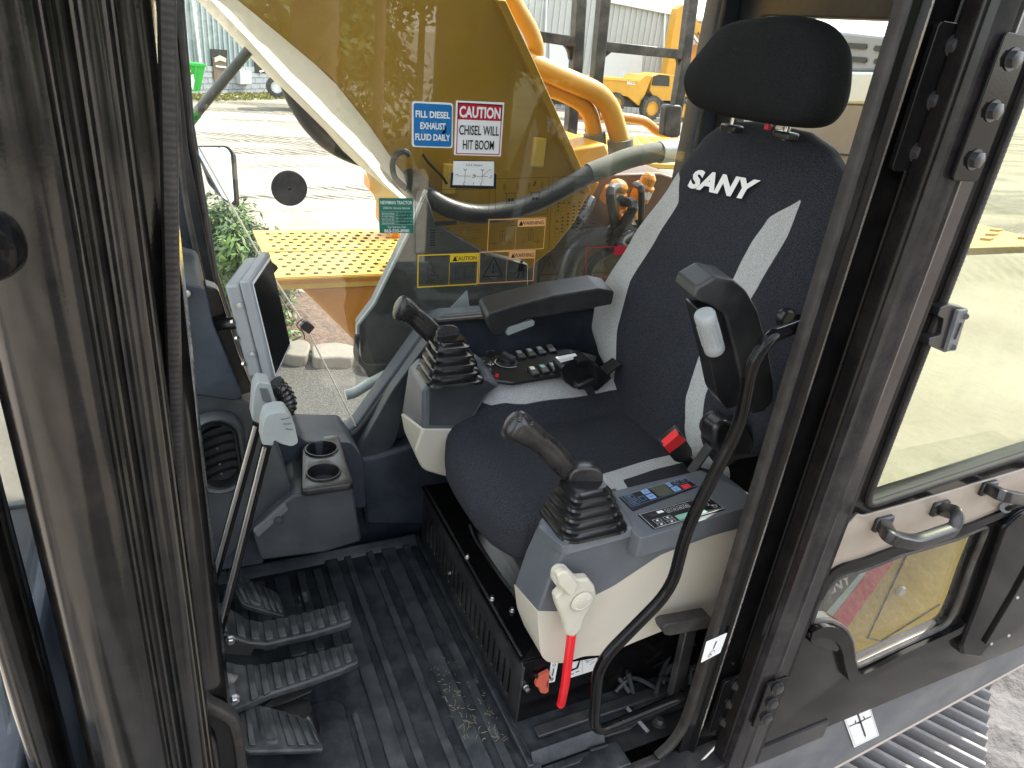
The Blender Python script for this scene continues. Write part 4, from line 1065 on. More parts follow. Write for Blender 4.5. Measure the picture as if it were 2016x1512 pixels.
# far joystick
bc = WZ(886, 738, .668)
jf, top = joystick('far black joystick with a bellows boot beside the window', WZ(862, 680, .72), None, bc, V(-.004, .012, 0), (.150, .135), .100, gj, False)
gp_ = smooth_path([WY(a, b, 1.56) for a, b in ((868, 682), (856, 662), (840, 645), (822, 628), (804, 614), (790, 606), (780, 602))], 5)
mb = MB(); mb.tube(gp_, [gr_r(i/(len(gp_)-1))*1.08 for i in range(len(gp_))], 20, sec=[(math.cos(2*math.pi*k/20), .86*math.sin(2*math.pi*k/20)) for k in range(20)], up=(0, 0, 1)); mb.build('grip', M['grip'], jf)
mb = MB(); mb.prism(round_poly([WY(a, b, 1.535) for a, b in ((796, 603), (804, 599), (816, 606), (820, 614), (812, 612))], .003), V(0, .03, 0)); mb.build('thumb_switch', M['black_plastic'], jf, bevel=.002)

# ------------------------------------------------------------------ seat
seat = thing('operator_seat', 'operator seat in dark navy and pale grey cloth with a headrest', 'seat', (1.0, 1.27, .22))
SD = V(.14, 0, .80).normalized(); SN = V(-SD.z, 0, SD.x)      # up the backrest, and its forward normal
SO = V(1.08, 0, .52)
def interp(tab, x):
    if x <= tab[0][0]: return tab[0][1]
    for (a, va), (b, vb) in zip(tab, tab[1:]):
        if x <= b:
            t = (x-a)/(b-a); t = t*t*(3-2*t)*.4+t*.6
            return va+(vb-va)*t
    return tab[-1][1]
LEFT = [(-.06, 1.47), (.03, 1.515), (.08, 1.555), (.115, 1.645), (.17, 1.712), (.23, 1.728), (.30, 1.716), (.46, 1.655), (.63, 1.578), (.70, 1.552), (.757, 1.518), (.79, 1.485), (.812, 1.44), (.826, 1.36)]
RIGHT = [(-.06, 1.10), (.03, 1.09), (.08, 1.06), (.15, .985), (.23, .955), (.32, .960), (.46, .995), (.60, 1.030), (.70, 1.05), (.765, 1.075), (.80, 1.12), (.826, 1.20)]
LIN = [(.06, 1.500), (.109, 1.503), (.225, 1.552), (.353, 1.570), (.494, 1.525), (.594, 1.492), (.65, 1.525), (.69, 1.60)]
RIN = [(.05, 1.13), (.109, 1.178), (.179, 1.206), (.362, 1.222), (.518, 1.210), (.566, 1.203), (.631, 1.183), (.692, 1.120)]
ROUT = [(.05, 1.05), (.116, 1.120), (.21, 1.150), (.37, 1.160), (.494, 1.133), (.614, 1.113), (.692, 1.118)]
def build_back():
    bm = bmesh.new(); nu, nv = 176, 130; F = []
    att = []
    rows = []
    for j in range(nv+1):
        s = -.05+.875*j/nv
        l, r = interp(LEFT, s), interp(RIGHT, s); c, hw = (l+r)/2, max(.02, (l-r)/2)
        th = .055*(1-.15*(s/.8)) ; 
        e = min(1, max(0, (.826-s)/.07)); th *= math.sqrt(max(.04, 1-(1-e)**2)) if e < 1 else 1
        row = []
        for i in range(nu):
            a = 2*math.pi*i/nu
            cs, sn_ = math.cos(a), math.sin(a)
            ex_ = 3.2
            q = (abs(cs)**ex_+abs(sn_)**ex_)**(-1/ex_)
            y = c+hw*cs*q; d = th*sn_*q
            k = cs*q
            if d > 0:
                # bolsters stand forward of the middle, lumbar swell
                d += .030*max(0, abs(k)-.45)**1.4*min(1, max(0, (s-.0)/.15))*min(1, max(0, (.72-s)/.25))*1.6*math.sqrt(max(0, min(1, d/th)))
                d += .012*math.exp(-((s-.22)/.16)**2)*(1-k*k)
            p = SO+SD*s+V(0, y, 0)+SN*(d-.055)
            row.append(bm.verts.new(p))
            # signed distance to the pale panels
            dl = min(y-interp(LIN, s), .2) if s < .69 else -.1
            dr = min(interp(RIN, s)-y, y-interp(ROUT, s)) if s < .692 else -.1
            dv = max(dl, dr)
            if sn_ < -.05 : dv = min(dv, dl) if dl > 0 else -.05
            att.append(dv)
        rows.append(row)
    for j in range(nv):
        for i in range(nu):
            bm.faces.new((rows[j][i], rows[j][(i+1) % nu], rows[j+1][(i+1) % nu], rows[j+1][i]))
    bm.faces.new(rows[0][::-1]); bm.faces.new(rows[-1])
    bm.verts.index_update()
    mb = MB(); mb.bm.free(); mb.bm = bm
    o = mb.build('backrest', M['cloth'], seat, smooth=True)
    at = o.data.attributes.new('panel', 'FLOAT', 'POINT')
    at.data.foreach_set('value', att)
    return o
bk = build_back()
# embroidered word
p0 = SO+SD*.640+SN*.0; 
def bp_(a, b): return WP(a, b, SO+SN*.004, SN)
o_ = bp_(1378, 333); u_ = (bp_(1500, 357)-bp_(1375, 334)); v_ = (bp_(1357, 372)-bp_(1376, 336))
P4 = [bp_(1372, 333), bp_(1500, 355), bp_(1474, 398), bp_(1353, 370)]
ps = Print(P4[0], P4[1]-P4[0], P4[3]-P4[0], n=SN, lift=.003)
ps.text('SANY', .5, .5, .98, 1.0, shear=.0, offset=.05, spacing=1.04)
ps.build('lettering', M['white_ink'], bk)
# cushion
CF = [(-.02, 0)]
def build_cushion():
    bm = bmesh.new(); nu, nv = 160, 90; att = []; rows = []
    # outline in plan: front is -X; centre Y 1.27
    X0, X1 = .555, 1.20; yc = 1.29
    HW = [(0, .09), (.05, .185), (.1, .225), (.2, .252), (.35, .268), (.6, .272), (.8, .262), (1, .20)]
    N2 = nv
    for j in range(nv+1):
        t = j/nv
        hw = interp(HW, t); x = X0+(X1-X0)*t
        zc = .468+.012*t
        th = .078*math.sqrt(max(.02, 1-max(0, (.14-t)/.14)**2))
        row = []
        for i in range(nu):
            a = 2*math.pi*i/nu; cs, sn_ = math.cos(a), math.sin(a); ex_ = 2.9
            q = (abs(cs)**ex_+abs(sn_)**ex_)**(-1/ex_)
            k = cs*q
            y = yc+hw*k
            z = zc+th*sn_*q
            if sn_ > 0:
                z += (.175 if k > 0 else .075)*(1+.35*math.exp(-((t-.45)/.16)**2)*(k > 0))*max(0, abs(k)-.45)**1.4*min(1, t/.3)*1.8*min(1, max(0, 1.1-t)/.3)*max(0, sn_)**.3 - .010*(1-k*k)*min(1, t*3)
            else: z -= .035*(1-t)*0+.012
            row.append(bm.verts.new((x, y, z)))
            yy = y-yc
            # pale panels: far side and near side, tapering forwards
            L = interp([(.15, .28), (.19, .225), (.24, .192), (.39, .176), (.7, .182), (1, .190)], t)
            Rr = interp([(.28, .32), (.33, .21), (.39, .135), (.73, .108), (1, .10)], t)
            R2 = interp([(.42, .6), (.47, .27), (.52, .175), (.7, .155), (1, .145)], t)
            d = max(yy-L, -yy-Rr)
            if sn_ < -.15: d = -.05
            if yy < 0: d = min(d, yy+R2)
            att.append(d)
        rows.append(row)
    for j in range(nv):
        for i in range(nu): bm.faces.new((rows[j][i], rows[j][(i+1) % nu], rows[j+1][(i+1) % nu], rows[j+1][i]))
    bm.faces.new(rows[0][::-1]); bm.faces.new(rows[-1])
    mb = MB(); mb.bm.free(); mb.bm = bm
    o = mb.build('cushion', M['cloth'], seat, smooth=True)
    at = o.data.attributes.new('panel', 'FLOAT', 'POINT'); at.data.foreach_set('value', att)
    return o
cu_ = build_cushion()
# headrest
hp_ = V(1.165, 0, 0)
HO = [(1413, 85), (1440, 55), (1480, 40), (1560, 32), (1610, 40), (1640, 65), (1657, 105), (1655, 180), (1640, 225), (1610, 250), (1560, 250), (1480, 238), (1420, 225), (1380, 205), (1366, 170), (1374, 135)]
HP = [WX(a, b, 1.15) for a, b in HO]; hc = sum(HP, V(0, 0, 0))/len(HP)
HP = smooth_path(HP+[HP[0]], 5)[:-1]
mb = MB(); rings = []
for i in range(13):
    t = -1+2*i/12; k = (1-abs(t)**2.6)**(1/2.6) if abs(t) < 1 else .0
    k = max(.02, k); k = .55+.45*k if abs(t) < 1 else .5
    rings.append([hc+(p-hc)*k+V(.062*t+.02*(p.z-hc.z), 0, 0) for p in HP])
mb.loft(rings); hr = mb.build('headrest', M['cloth_dark'], seat, smooth=True)
for a, b in ((1442, 247), (1548, 261)):
    c = WX(a, b, 1.20)
    mb = MB(); mb.cyl(c-V(0, 0, .015), c+V(0, 0, .05), .007); k = mb.build('headrest_post', M['chrome'], seat)
    mb = MB(); mb.box(c-V(0, 0, .006), (.03, .05, .016)); mb.build('post_socket', M['black_plastic'], k, bevel=.004)
mb = MB(); mb.box(WX(1512, 250, 1.175), (.012, .012, .012)); mb.build('red_tag', M['redplastic'], seat, bevel=.002)
mb = MB(); c = WX(1535, 243, 1.17); mb.prism([c+V(0, .012, -.012), c+V(0, -.012, -.012), c+V(0, -.002, .014)], V(.004, 0, 0)); mb.build('amber_tag', M['tan'], seat, bevel=.002)
# under the cushion: pan, levers, suspension bellows
def seat_ring(z, k, dx=0):
    return [V(.635+dx+(1-k)*.25+.0, 1.29, z)]
mb = MB(); L = []
for z, x0, x1, hw in ((.395, .655, 1.16, .20), (.375, .65, 1.17, .205), (.34, .655, 1.17, .205), (.335, .665, 1.16, .20)):
    L.append(rr_pts(((x0+x1)/2, 1.285, z), (1, 0, 0), (0, 1, 0), x1-x0, hw*2, .06, 6))
mb.loft(L); mb.build('seat_pan', M['satin'], seat)
for a, b in ((1, 1),):
    mb = MB(); L = []
    for i in range(11):
        z = .335-.012*i; g = .012 if i % 2 else 0
        L.append(rr_pts((.925, 1.285, z), (1, 0, 0), (0, 1, 0), .47-2*g+.004*i, .37-2*g, .06, 5))
    mb.loft(L); mb.build('suspension_bellows', M['boot'], seat)
mb = MB(); mb.box((.93, 1.12, .222), (.5, .03, .02)); mb.box((.93, 1.45, .222), (.5, .03, .02)); mb.build('slide_rail', M['satin'], seat, bevel=.003)
for a, b in ((925, 925), (950, 962)):
    c = WX(a, b, .628); mb = MB(); mb.box(c, (.05, .055, .018), Matrix.Rotation(R(-18), 3, 'Z')); k = mb.build('adjust_lever', M['trim2'], seat, bevel=.006)
    mb = MB(); pk = Print(c+V(-.0255, .012, .008), V(0, -.024, 0), V(0, 0, -.016), n=V(-1, 0, 0), lift=.003); pk.stroke([(.2, .1), (.3, .8), (.7, .9), (.8, .2)], .003); pk.stroke([(.1, .3), (.35, .2)], .003); pk.build('mark', M['white_ink'], k)
mb = MB(); c = WX(975, 990, .64); mb.box(c, (.04, .05, .02)); mb.build('adjust_lever', M['black_plastic'], seat, bevel=.005)
# reclining mechanism and side knob
mb = MB(); mb.cyl(WY(1425, 850, 1.02), WY(1425, 850, 1.02)+V(0, .05, 0), .032, n=28); mb.build('recliner', M['satin'], seat, bevel=.006)
mb = MB(); mb.prism(round_poly([WY(a, b, .985) for a, b in ((1408, 842), (1430, 828), (1476, 838), (1490, 870), (1478, 896), (1440, 900), (1414, 894), (1404, 876))], .012), V(0, .05, 0)); mb.build('side_cover', M['black_plastic'], seat, bevel=.01)
mb = MB(); c = WY(1540, 622, 1.03); mb.lathe([(.020, 0), (.022, .4), (.018, 1)], c, V(0, -.02, 0), 24); mb.build('lumbar_knob', M['black_plastic'], seat, bevel=.003)
c = WP(1543, 585, SO+V(.02, 0, 0), SN)
mb = MB(); q = [(1526, 566), (1536, 560), (1562, 564), (1566, 575), (1560, 600), (1552, 608), (1522, 607), (1518, 598)]
mb.prism(round_poly([WP(a, b, SO-SN*.045, SN) for a, b in q], .004), -SN*.012); k = mb.build('back_latch', M['black_plastic'], seat, bevel=.003)
mb = MB(); mb.prism(round_poly([WP(a, b, SO-SN*.041, SN) for a, b in ((1532, 570), (1556, 574), (1552, 600), (1528, 600))], .004), -SN*.006); mb.build('latch_slider', M['trim2'], k, bevel=.002)
mb = MB(); mb.prism(round_poly([WP(a, b, SO-SN*.038, SN) for a, b in ((1537, 575), (1550, 577), (1547, 596), (1534, 595))], .002), -SN*.006); mb.build('latch_tab', M['black_plastic'], k, bevel=.002)
# far armrest (lowered): arm, pad, grey flap
ar = thing('armrest', 'far seat armrest lowered level above the far console, grey flap beneath', 'armrest', WY(1100, 600, 1.58), 'seat armrests')
Pp = [WY(a, b, 1.53) for a, b in ((957, 626), (962, 616), (1010, 602), (1090, 582), (1180, 568), (1210, 574), (1205, 600), (1100, 620), (1040, 629), (1000, 645), (990, 662), (975, 662), (966, 655))]
Pf = [V(p.x+.02, 1.635, p.z+.003) for p in Pp]
mb = MB(); mb.prism(round_poly(Pp, .006), None, round_poly(Pf, .006)); mb.build('pad', M['arm'], ar, bevel=.014, seg=4)
mb = MB(); mb.prism(round_poly([WY(a, b, 1.535) for a, b in ((997, 655), (1000, 645), (1050, 630), (1054, 634), (1052, 642), (1000, 662))], .003), V(0, .05, 0)); mb.build('flap', M['knob'], ar, bevel=.004)
# near armrest (folded up)
an = thing('armrest', 'near seat armrest folded upright beside the backrest, with a pale adjusting roller', 'armrest', WY(1450, 700, .94), 'seat armrests')
Pn = [WY(a, b, .92) for a, b in ((1364, 588), (1372, 566), (1408, 545), (1446, 552), (1470, 572), (1492, 610), (1512, 680), (1524, 745), (1524, 790), (1505, 812), (1482, 816), (1472, 806), (1462, 760), (1446, 690), (1426, 622), (1400, 604))]
mb = MB(); mb.prism(round_poly(Pn, .006), V(.012, .075, .004)); mb.build('pad', M['arm'], an, bevel=.014, seg=4)
Pn = [WY(a, b, .93) for a, b in ((1372, 606), (1428, 612), (1446, 660), (1466, 750), (1452, 800), (1430, 806), (1412, 780), (1396, 700))]
mb = MB(); mb.prism(round_poly(Pn, .008), V(.01, .05, 0)); mb.build('arm', M['black_plastic'], an, bevel=.01, seg=3)
a_, b_ = WY(1386, 616, .905), WY(1408, 692, .905); mb = MB()
mb.lathe([(.0165, 0), (.019, .05), (.019, .2), (.0172, .3), (.0172, .7), (.019, .8), (.019, .95), (.016, 1)], a_, b_-a_, 20); k = mb.build('roller', M['knob'], an)
for q in range(10):
    an_ = 2*math.pi*q/10; dax = (b_-a_).normalized(); uu = V(0, 1, 0); ww = dax.cross(uu).normalized()
    off = uu*math.cos(an_)*.0176+ww*math.sin(an_)*.0176
    mb = MB(); mb.tube([a_.lerp(b_, .25)+off, a_.lerp(b_, .75)+off], .0022, 6); mb.build('roller_rib', M['knob'], k)
# seat belt: buckle, webbing, retractor and tongue
bu = thing('belt_buckle', 'black seat belt buckle with a red press button beside the cushion', 'belt buckle', WY(1340, 885, 1.12))
q = [WY(a, b, 1.10) for a, b in ((1303, 878), (1338, 850), (1362, 884), (1364, 898), (1340, 912), (1328, 908))]
mb = MB(); mb.prism(round_poly(q, .004), V(.006, .028, .004)); mb.build('housing', M['black_plastic'], bu, bevel=.004)
mb = MB(); mb.prism(round_poly([WY(a, b, 1.094) for a, b in ((1307, 880), (1336, 855), (1351, 868), (1318, 893))], .002), V(.004, .02, .003)); mb.build('red_button', M['redplastic'], bu, bevel=.002)
mb = MB(); mb.prism(round_poly([WY(a, b, 1.11) for a, b in ((1340, 905), (1358, 898), (1390, 930), (1376, 944))], .003), V(0, .02, 0)); mb.build('strap', M['black_plastic'], bu, bevel=.003)
mb = MB(); mb.tube([WY(a, b, 1.06) for a, b in ((1360, 930), (1395, 880), (1420, 850), (1440, 845))], .010, sec=[(.3, -1.2), (.3, 1.2), (-.3, 1.2), (-.3, -1.2)], up=(1, 0, 1)); mb.build('stalk', M['satin'], bu)
rt = thing('belt_retractor', 'black seat belt retractor with its metal tongue lying on the far side of the seat', 'belt retractor', WY(1150, 730, 1.56))
q = [WY(a, b, 1.465) for a, b in ((1104, 726), (1112, 716), (1140, 706), (1180, 722), (1205, 745), (1176, 770), (1130, 765), (1112, 752))]
mb = MB(); mb.prism(round_poly(q, .006), V(0, .05, 0)); mb.build('housing', M['black_plastic'], rt, bevel=.008)
mb = MB(); mb.tube(smooth_path([WY(a, b, 1.452) for a, b in ((1130, 706), (1150, 702), (1162, 716), (1166, 740), (1160, 756))], 4), 1, sec=[(.0035, -.026), (.0035, .026), (-.0035, .026), (-.0035, -.026)], up=(0, 0, 1)); mb.build('webbing', M['cloth_dark'], rt)
mb = MB(); mb.box(WY(1150, 752, 1.442), (.055, .03, .018), Matrix.Rotation(R(-18), 3, 'Y')); mb.build('tongue_cover', M['black_plastic'], rt, bevel=.005)
q = [WY(a, b, 1.430) for a, b in ((1144, 759), (1164, 752), (1172, 776), (1166, 781), (1158, 780), (1154, 772))]
mb = MB(); mb.prism(round_poly(q, .002), V(.001, .003, 0)); mb.build('tongue', M['chrome'], rt, bevel=.0008)
mb = MB(); mb.prism([WY(a, b, 1.455) for a, b in ((1098, 708), (1136, 700), (1140, 704), (1104, 714))], V(0, .012, .002)); mb.build('white_tag', M['white'], rt)
mb = MB(); mb.tube([WY(a, b, 1.49) for a, b in ((1180, 740), (1200, 722), (1215, 712))], 1, sec=[(.003, -.022), (.003, .022), (-.003, .022), (-.003, -.022)], up=(0, 0, 1)); mb.build('webbing', M['black_plastic'], rt)

# ------------------------------------------------------------------ grab handle on the rear pillar
gh = thing('grab_handle', 'long bent glossy black grab handle in front of the near console', 'grab handle', (.93, .80, .6))
pts = [V(.985, .83, WY(1560, 640, .83).z)]+[WY(a, b, .795) for a, b in ((1512, 664), (1478, 722), (1458, 836), (1408, 930), (1352, 1040), (1322, 1160), (1178, 1306), (1168, 1445), (1345, 1388))]
pts[-1] = V(pts[-1].x+.02, .815, pts[-1].z)
mb = MB(); mb.tube(fillet_path(pts, .05, 7), .0118, 18); mb.build('bar', M['gloss'], gh)
for q in (pts[0]+V(.004, 0, 0), pts[-1]+V(.01, 0, 0)):
    mb = MB(); mb.cyl(q-V(.012, 0, 0), q+V(.012, 0, 0), .018, n=20); mb.build('foot', M['gloss'], gh)
# ------------------------------------------------------------------ open cab door, folded back beside the rear pillar
dr = thing('cab_door', 'glossy black cab door swung fully open, with upper and lower windows and handles', 'cab door', (1.05, .74, .4))
YD = .735
xd0 = xp(1732, 620, YD)
up_win = rpoly(xz([(1700, 996), (2110, 862)], YD)+[(2.3, 2.4), (xz([(1836, 620)], YD)[0][0], 2.4)], [.035, .01, .01, .01], 6)
lowp = [(1600, 1226), (1606, 1206), (1620, 1172), (1649, 1138), (1706, 1122), (1768, 1096), (1887, 1061), (1950, 1034), (1916, 1112), (1886, 1195), (1868, 1232), (1780, 1272), (1690, 1314), (1684, 1310), (1677, 1262), (1664, 1238), (1637, 1224)]
low_win = rpoly(xz(lowp, YD), [.006, .02, .02, .03, .03, .02, .01, .03, .03, .03, .03, .02, .008, .01, .02, .03, .01], 4)
dw = [(xd0, -.052), (2.5, -.052), (2.5, 2.45), (xd0, 2.45)]
plate('door_panel', dw, [up_win, low_win], (0, YD, 0), XU, ZU, -.034, M['door_paint'], dr, .005, 3)
# stile: pressed ribs along the hinge side
x1, x2, x3, x4 = (xp(q, 620, YD) for q in (1745, 1768, 1776, 1810))
prof = [(xd0+.002, .737), (xd0+.004, .722), (x1, .718), (x2-.006, .716), (x2-.002, .712), (x2+.002, .712), (x3, .718), (x3+.004, .722), (x4-.006, .722), (x4-.003, .719), (x4, .722), (x4+.002, .737)]
extr(prof, -.050, 2.3, 'stile', M['stile'], parent=dr)
# leaf of the hinge on the door with three bolts
for zc, hh in ((WY(1895, 212, .72).z, .20), (WY(1480, 1385, .72).z, .14)):
    mb = MB(); mb.rrect(((x1+x4)/2-.012, .7135, zc), (0, 0, 1), (1, 0, 0), hh, .062, .008, -.007); o = mb.build('hinge_leaf', M['gloss'], dr, bevel=.0015)
    for k in range(3):
        q = MB(); bolt(q, ((x1+x4)/2-.010, .706, zc+hh*(.34-.34*k)), (0, -1, 0), .0125, .010); q.build('bolt', M['satin'], o)
# rubber bead round the upper glass, bead round the lower glass
bead = [V(a, YD-.001, b) for a, b in up_win]
i0 = max(range(len(bead)), key=lambda i: bead[i].z+ (0 if bead[i].x < 1.5 else -9))
bead = bead[i0:]+bead[:i0]
xg = xz([(1836, 620)], YD)[0][0]
pth = [V(xg, YD-.001, 2.3)]+[p for p in bead if p.z < 1.2 and p.x < 2.2]
pth = sorted(pth[1:], key=lambda p: 0)
zb0 = xz([(1700, 996)], YD)[0]; zb1 = xz([(2110, 862)], YD)[0]
pth = fillet_path([V(xg, YD-.001, 2.3), V(zb0[0]-.002, YD-.001, zb0[1]), V(zb1[0], YD-.001, zb1[1])], .035, 8)
pth = [pth[0].lerp(pth[1], k/60) for k in range(60)]+pth[1:]
seal('window_seal', pth, .0125, .010, ribs=.008, parent=dr)
mb = MB(); mb.tube([V(a, YD+.004, b) for a, b in low_win], .007, 8, loop=True); mb.build('window_seal', M['rubber'], dr)
# pressed ledge under the lower window
lp_ = smooth_path([WY(a, b, .728) for a, b in ((1592, 1248), (1618, 1238), (1645, 1246), (1662, 1266), (1672, 1310), (1690, 1330), (1780, 1286), (1880, 1240), (1900, 1222))], 5)
mb = MB(); mb.tube(lp_, 1, sec=[(.014, -.009), (.008, -.013), (-.010, -.013), (-.016, -.006), (-.016, .009), (.014, .009)], up=(0, 0, 1)); mb.build('window_ledge', M['gloss'], dr)
mb = MB(); mb.prism(round_poly([WY(a, b, .722) for a, b in ((1592, 1250), (1600, 1246), (1640, 1256), (1654, 1276), (1648, 1284), (1600, 1270))], .006), V(0, .02, 0)); mb.build('ledge_pad', M['door_paint'], dr, bevel=.004)
# rolled lower edge of the middle rail
rl = [WY(a, b, .728) for a, b in ((1610, 1180), (1640, 1128), (1700, 1106), (1766, 1082), (1884, 1046), (1960, 1016), (2040, 985))]
mb = MB(); mb.tube(smooth_path(rl, 6), 1, sec=[(.012, .004), (.010, -.008), (-.004, -.012), (-.012, -.006), (-.012, .004)], up=(0, 0, 1)); mb.build('rail_edge', M['gloss'], dr)
M['rail_reflect_tan'] = mat('beige_reflection_door_rail', (.36, .30, .235), .30, spec=.6, coat=.5, bump=(240, .1, .0006), dirt=((.26, .21, .165), .5, 6))  # beige stands for sunlit ground mirrored in the black rail paint
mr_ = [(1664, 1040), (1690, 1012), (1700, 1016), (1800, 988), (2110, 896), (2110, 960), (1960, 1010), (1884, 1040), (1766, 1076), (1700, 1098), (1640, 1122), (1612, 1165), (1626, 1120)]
mb = MB(); mb.prism(round_poly([WY(a, b, .7315) for a, b in mr_], .008), V(0, .006, 0)); mb.build('middle_rail', M['rail_reflect_tan'], dr, bevel=.002)
# closing side of the door: channel and screwed cover
mb = MB(); mb.prism(round_poly([WY(a, b, .712) for a, b in ((1978, 1040), (2010, 1010), (2100, 980), (2100, 1080), (1930, 1296), (1896, 1292), (1893, 1272), (1925, 1190))], .012), V(0, .03, 0)); mb.build('lock_channel', M['gloss'], dr, bevel=.008, seg=3)
mb = MB(); mb.prism(round_poly([WY(a, b, .704) for a, b in ((1940, 1270), (1996, 1176), (2060, 1060), (2100, 1080), (2020, 1225), (1994, 1248))], .006), V(0, .012, 0)); k = mb.build('lock_cover', M['door_paint'], dr, bevel=.003)
for a, b in ((1952, 1268), (1986, 1252), (2003, 1177)):
    mb = MB(); mb.ball(WY(a, b, .703), (.005, .003, .005), 6); mb.build('screw', M['zinc'], k)
# inner pull handles
def pull(pts, name='pull_handle'):
    mb = MB(); mb.tube(fillet_path(pts, .022, 5), 1, sec=[(.011, -.012), (.013, -.008), (.013, .008), (.011, .012), (-.011, .012), (-.013, .008), (-.013, -.008), (-.011, -.012)], up=(0, 0, 1)); o = mb.build(name, M['black_plastic'], dr, bevel=.003)
    for p in (pts[0], pts[-1]):
        mb = MB(); mb.box(p+V(0, .0, 0), (.05, .014, .034)); mb.build('handle_foot', M['black_plastic'], o, bevel=.005)
pull([WY(1738, 1030, .728), WY(1752, 1058, .672), WY(1800, 1068, .668), WY(1878, 1042, .668), WY(1888, 1012, .676), WY(1850, 1000, .728)])
pull([WY(1945, 960, .728), WY(1972, 975, .672), WY(2030, 985, .668), WY(2100, 960, .668), WY(2110, 940, .728)])
mb = MB(); mb.cyl(WY(1980, 1000, .735), WY(1980, 1000, .715), .012, n=18); mb.build('lock_barrel', M['darksteel'], dr)
mb = MB(); mb.tube([WY(1976, 1004, .72), WY(1996, 998, .70)], .006, 8); mb.build('lock_tab', M['black_plastic'], dr)
# glass catch
ct = [WY(a, b, .715) for a, b in ((1852, 606), (1872, 600), (1906, 608), (1880, 688), (1860, 694), (1828, 680), (1830, 666), (1852, 660), (1858, 628), (1846, 622))]
mb = MB(); mb.prism(round_poly(ct, .003), V(0, .02, 0)); k = mb.build('glass_catch', M['black_plastic'], dr, bevel=.003)
mb = MB(); mb.prism(round_poly([WY(a, b, .708) for a, b in ((1888, 612), (1907, 610), (1882, 690), (1864, 692))], .002), V(0, .008, 0)); mb.build('catch_plate', M['grey_satin'], k, bevel=.0015)
for a, b in ((1901, 623), (1876, 684)):
    mb = MB(); mb.cyl(WY(a, b, .708), WY(a, b, .706), .0055, n=14); mb.build('screw', M['ink'], k)
mb = MB(); mb.tube([WY(1893, 636, .706), WY(1880, 668, .706)], .0016, 6); mb.build('slot', M['ink'], k)
def dpane(lab, poly, y, mt):
    mb = MB(); mb.prism([V(a, y, b) for a, b in poly], V(0, .005, 0)); o = mb.build('window_pane', M[mt], dr, smooth=False); o['label'] = lab
dpane('upper door pane, faintly green', [(a, b) for a, b in up_win], YD+.014, 'glass_door')
dpane('lower door pane with a hatched film', low_win, YD+.020, 'glass_door_low')

# side beam under the door, with its white sticker
bm_ = thing('side_beam', 'grey painted side beam running below the open door', 'beam', (1.8, .76, -.17))
Q = [WY(a, b, .745) for a, b in ((1380, 1520), (1509, 1472), (1922, 1289), (2120, 1200), (2120, 1252), (2016, 1307), (1642, 1512), (1560, 1560))]
mb = MB(); mb.prism(Q, V(0, .10, -.004)); mb.build('beam_plate', M['grey_satin'], bm_, bevel=.006, seg=3)
mb = MB(); mb.tube([WY(a, b, .742) for a, b in ((1400, 1516), (1509, 1474), (1922, 1291), (2120, 1202))], .005, 8); mb.build('weld_edge', M['satin'], bm_)
mb = MB(); mb.tube([WY(a, b, .744) for a, b in ((1560, 1558), (1642, 1513), (2016, 1308), (2120, 1253))], .004, 8); mb.build('lower_edge', M['rail_reflect_tan'], bm_)
mb = MB(); bolt(mb, WY(1468, 1494, .738), (-.4, -.9, .2), .007, .010); mb.build('bolt', M['zinc'], bm_)
o, P = ydecal('lift_sticker', '', ((1661, 1414), (1713, 1391), (1731, 1448), (1682, 1472)), .741, r=.004)
tag(o, 'white square sticker with a black crossed hook symbol on the grey beam', 'sticker')
p = prn(P, lift=.0008); p.frame(.04, .04, .96, .96, .0008); p.stroke([(.50, .05), (.50, .82)], .005); p.stroke([(.08, .30), (.92, .30)], .005); p.ring(.5, .25, .017, .003, 0, 62, 6); p.ring(.5, .25, .017, .003, 75, 140, 6); p.ring(.5, .25, .017, .003, 150, 215, 6); p.ring(.5, .25, .017, .003, -40, -5, 6); p.build('print', M['ink'], o)
o, P = ydecal('pillar_sticker', '', ((1391, 1264), (1432, 1246), (1418, 1285), (1380, 1305)), .7795, r=.002)
tag(o, 'small white sticker on the rear pillar above the lower hinge', 'sticker')
p = prn(P, lift=.0008); p.stroke([(.55, .2), (.5, .55)], .003); p.ring(.5, .74, .006, .0012, 90, 380, 10); p.ring(.42, .84, .004, .001); p.build('print', M['ink'], o)

# livery panel of the machine seen through the lower pane
lv = thing('engine_side_panel', 'yellow engine side panel with a red stripe behind the lower door window', 'body panel', (2.2, 1.12, -.1))
YL = 1.10
Q = [WY(a, b, YL) for a, b in ((1560, 1110), (1760, 1040), (2200, 900), (2200, 1330), (1700, 1400), (1560, 1330))]
zl = V(0, 0, 0)
mb = MB(); mb.prism([V(1.64, YL, .12), V(3.6, YL, .12), V(3.6, YL, -.55), V(1.64, YL, -.55)], V(0, .04, 0)); mb.build('panel', M['livery_yellow'], lv, bevel=.01)
def lq(name, mt, q, y=YL-.004, d=.004):
    mb = MB(); mb.prism([WY(a, b, y) for a, b in q], V(0, d, 0)); return mb.build(name, M[mt], lv, smooth=False)
lq('black_band', 'livery_black', ((1560, 1140), (1722, 1108), (1706, 1122), (1620, 1216), (1560, 1280)))
lq('pale_stripe', 'livery_white', ((1716, 1104), (1734, 1098), (1640, 1216), (1616, 1218)), YL-.006, .006)
lq('red_stripe', 'livery_red', ((1728, 1100), (1772, 1088), (1668, 1236), (1634, 1222)), YL-.007, .007)
lq('skirt', 'livery_black', ((1640, 1312), (1690, 1292), (1870, 1216), (1920, 1192), (1920, 1300), (1640, 1420)), YL-.005, .005)
P4 = [WY(a, b, YL-.0045) for a, b in ((1606, 1160), (1672, 1124), (1690, 1148), (1612, 1184))]
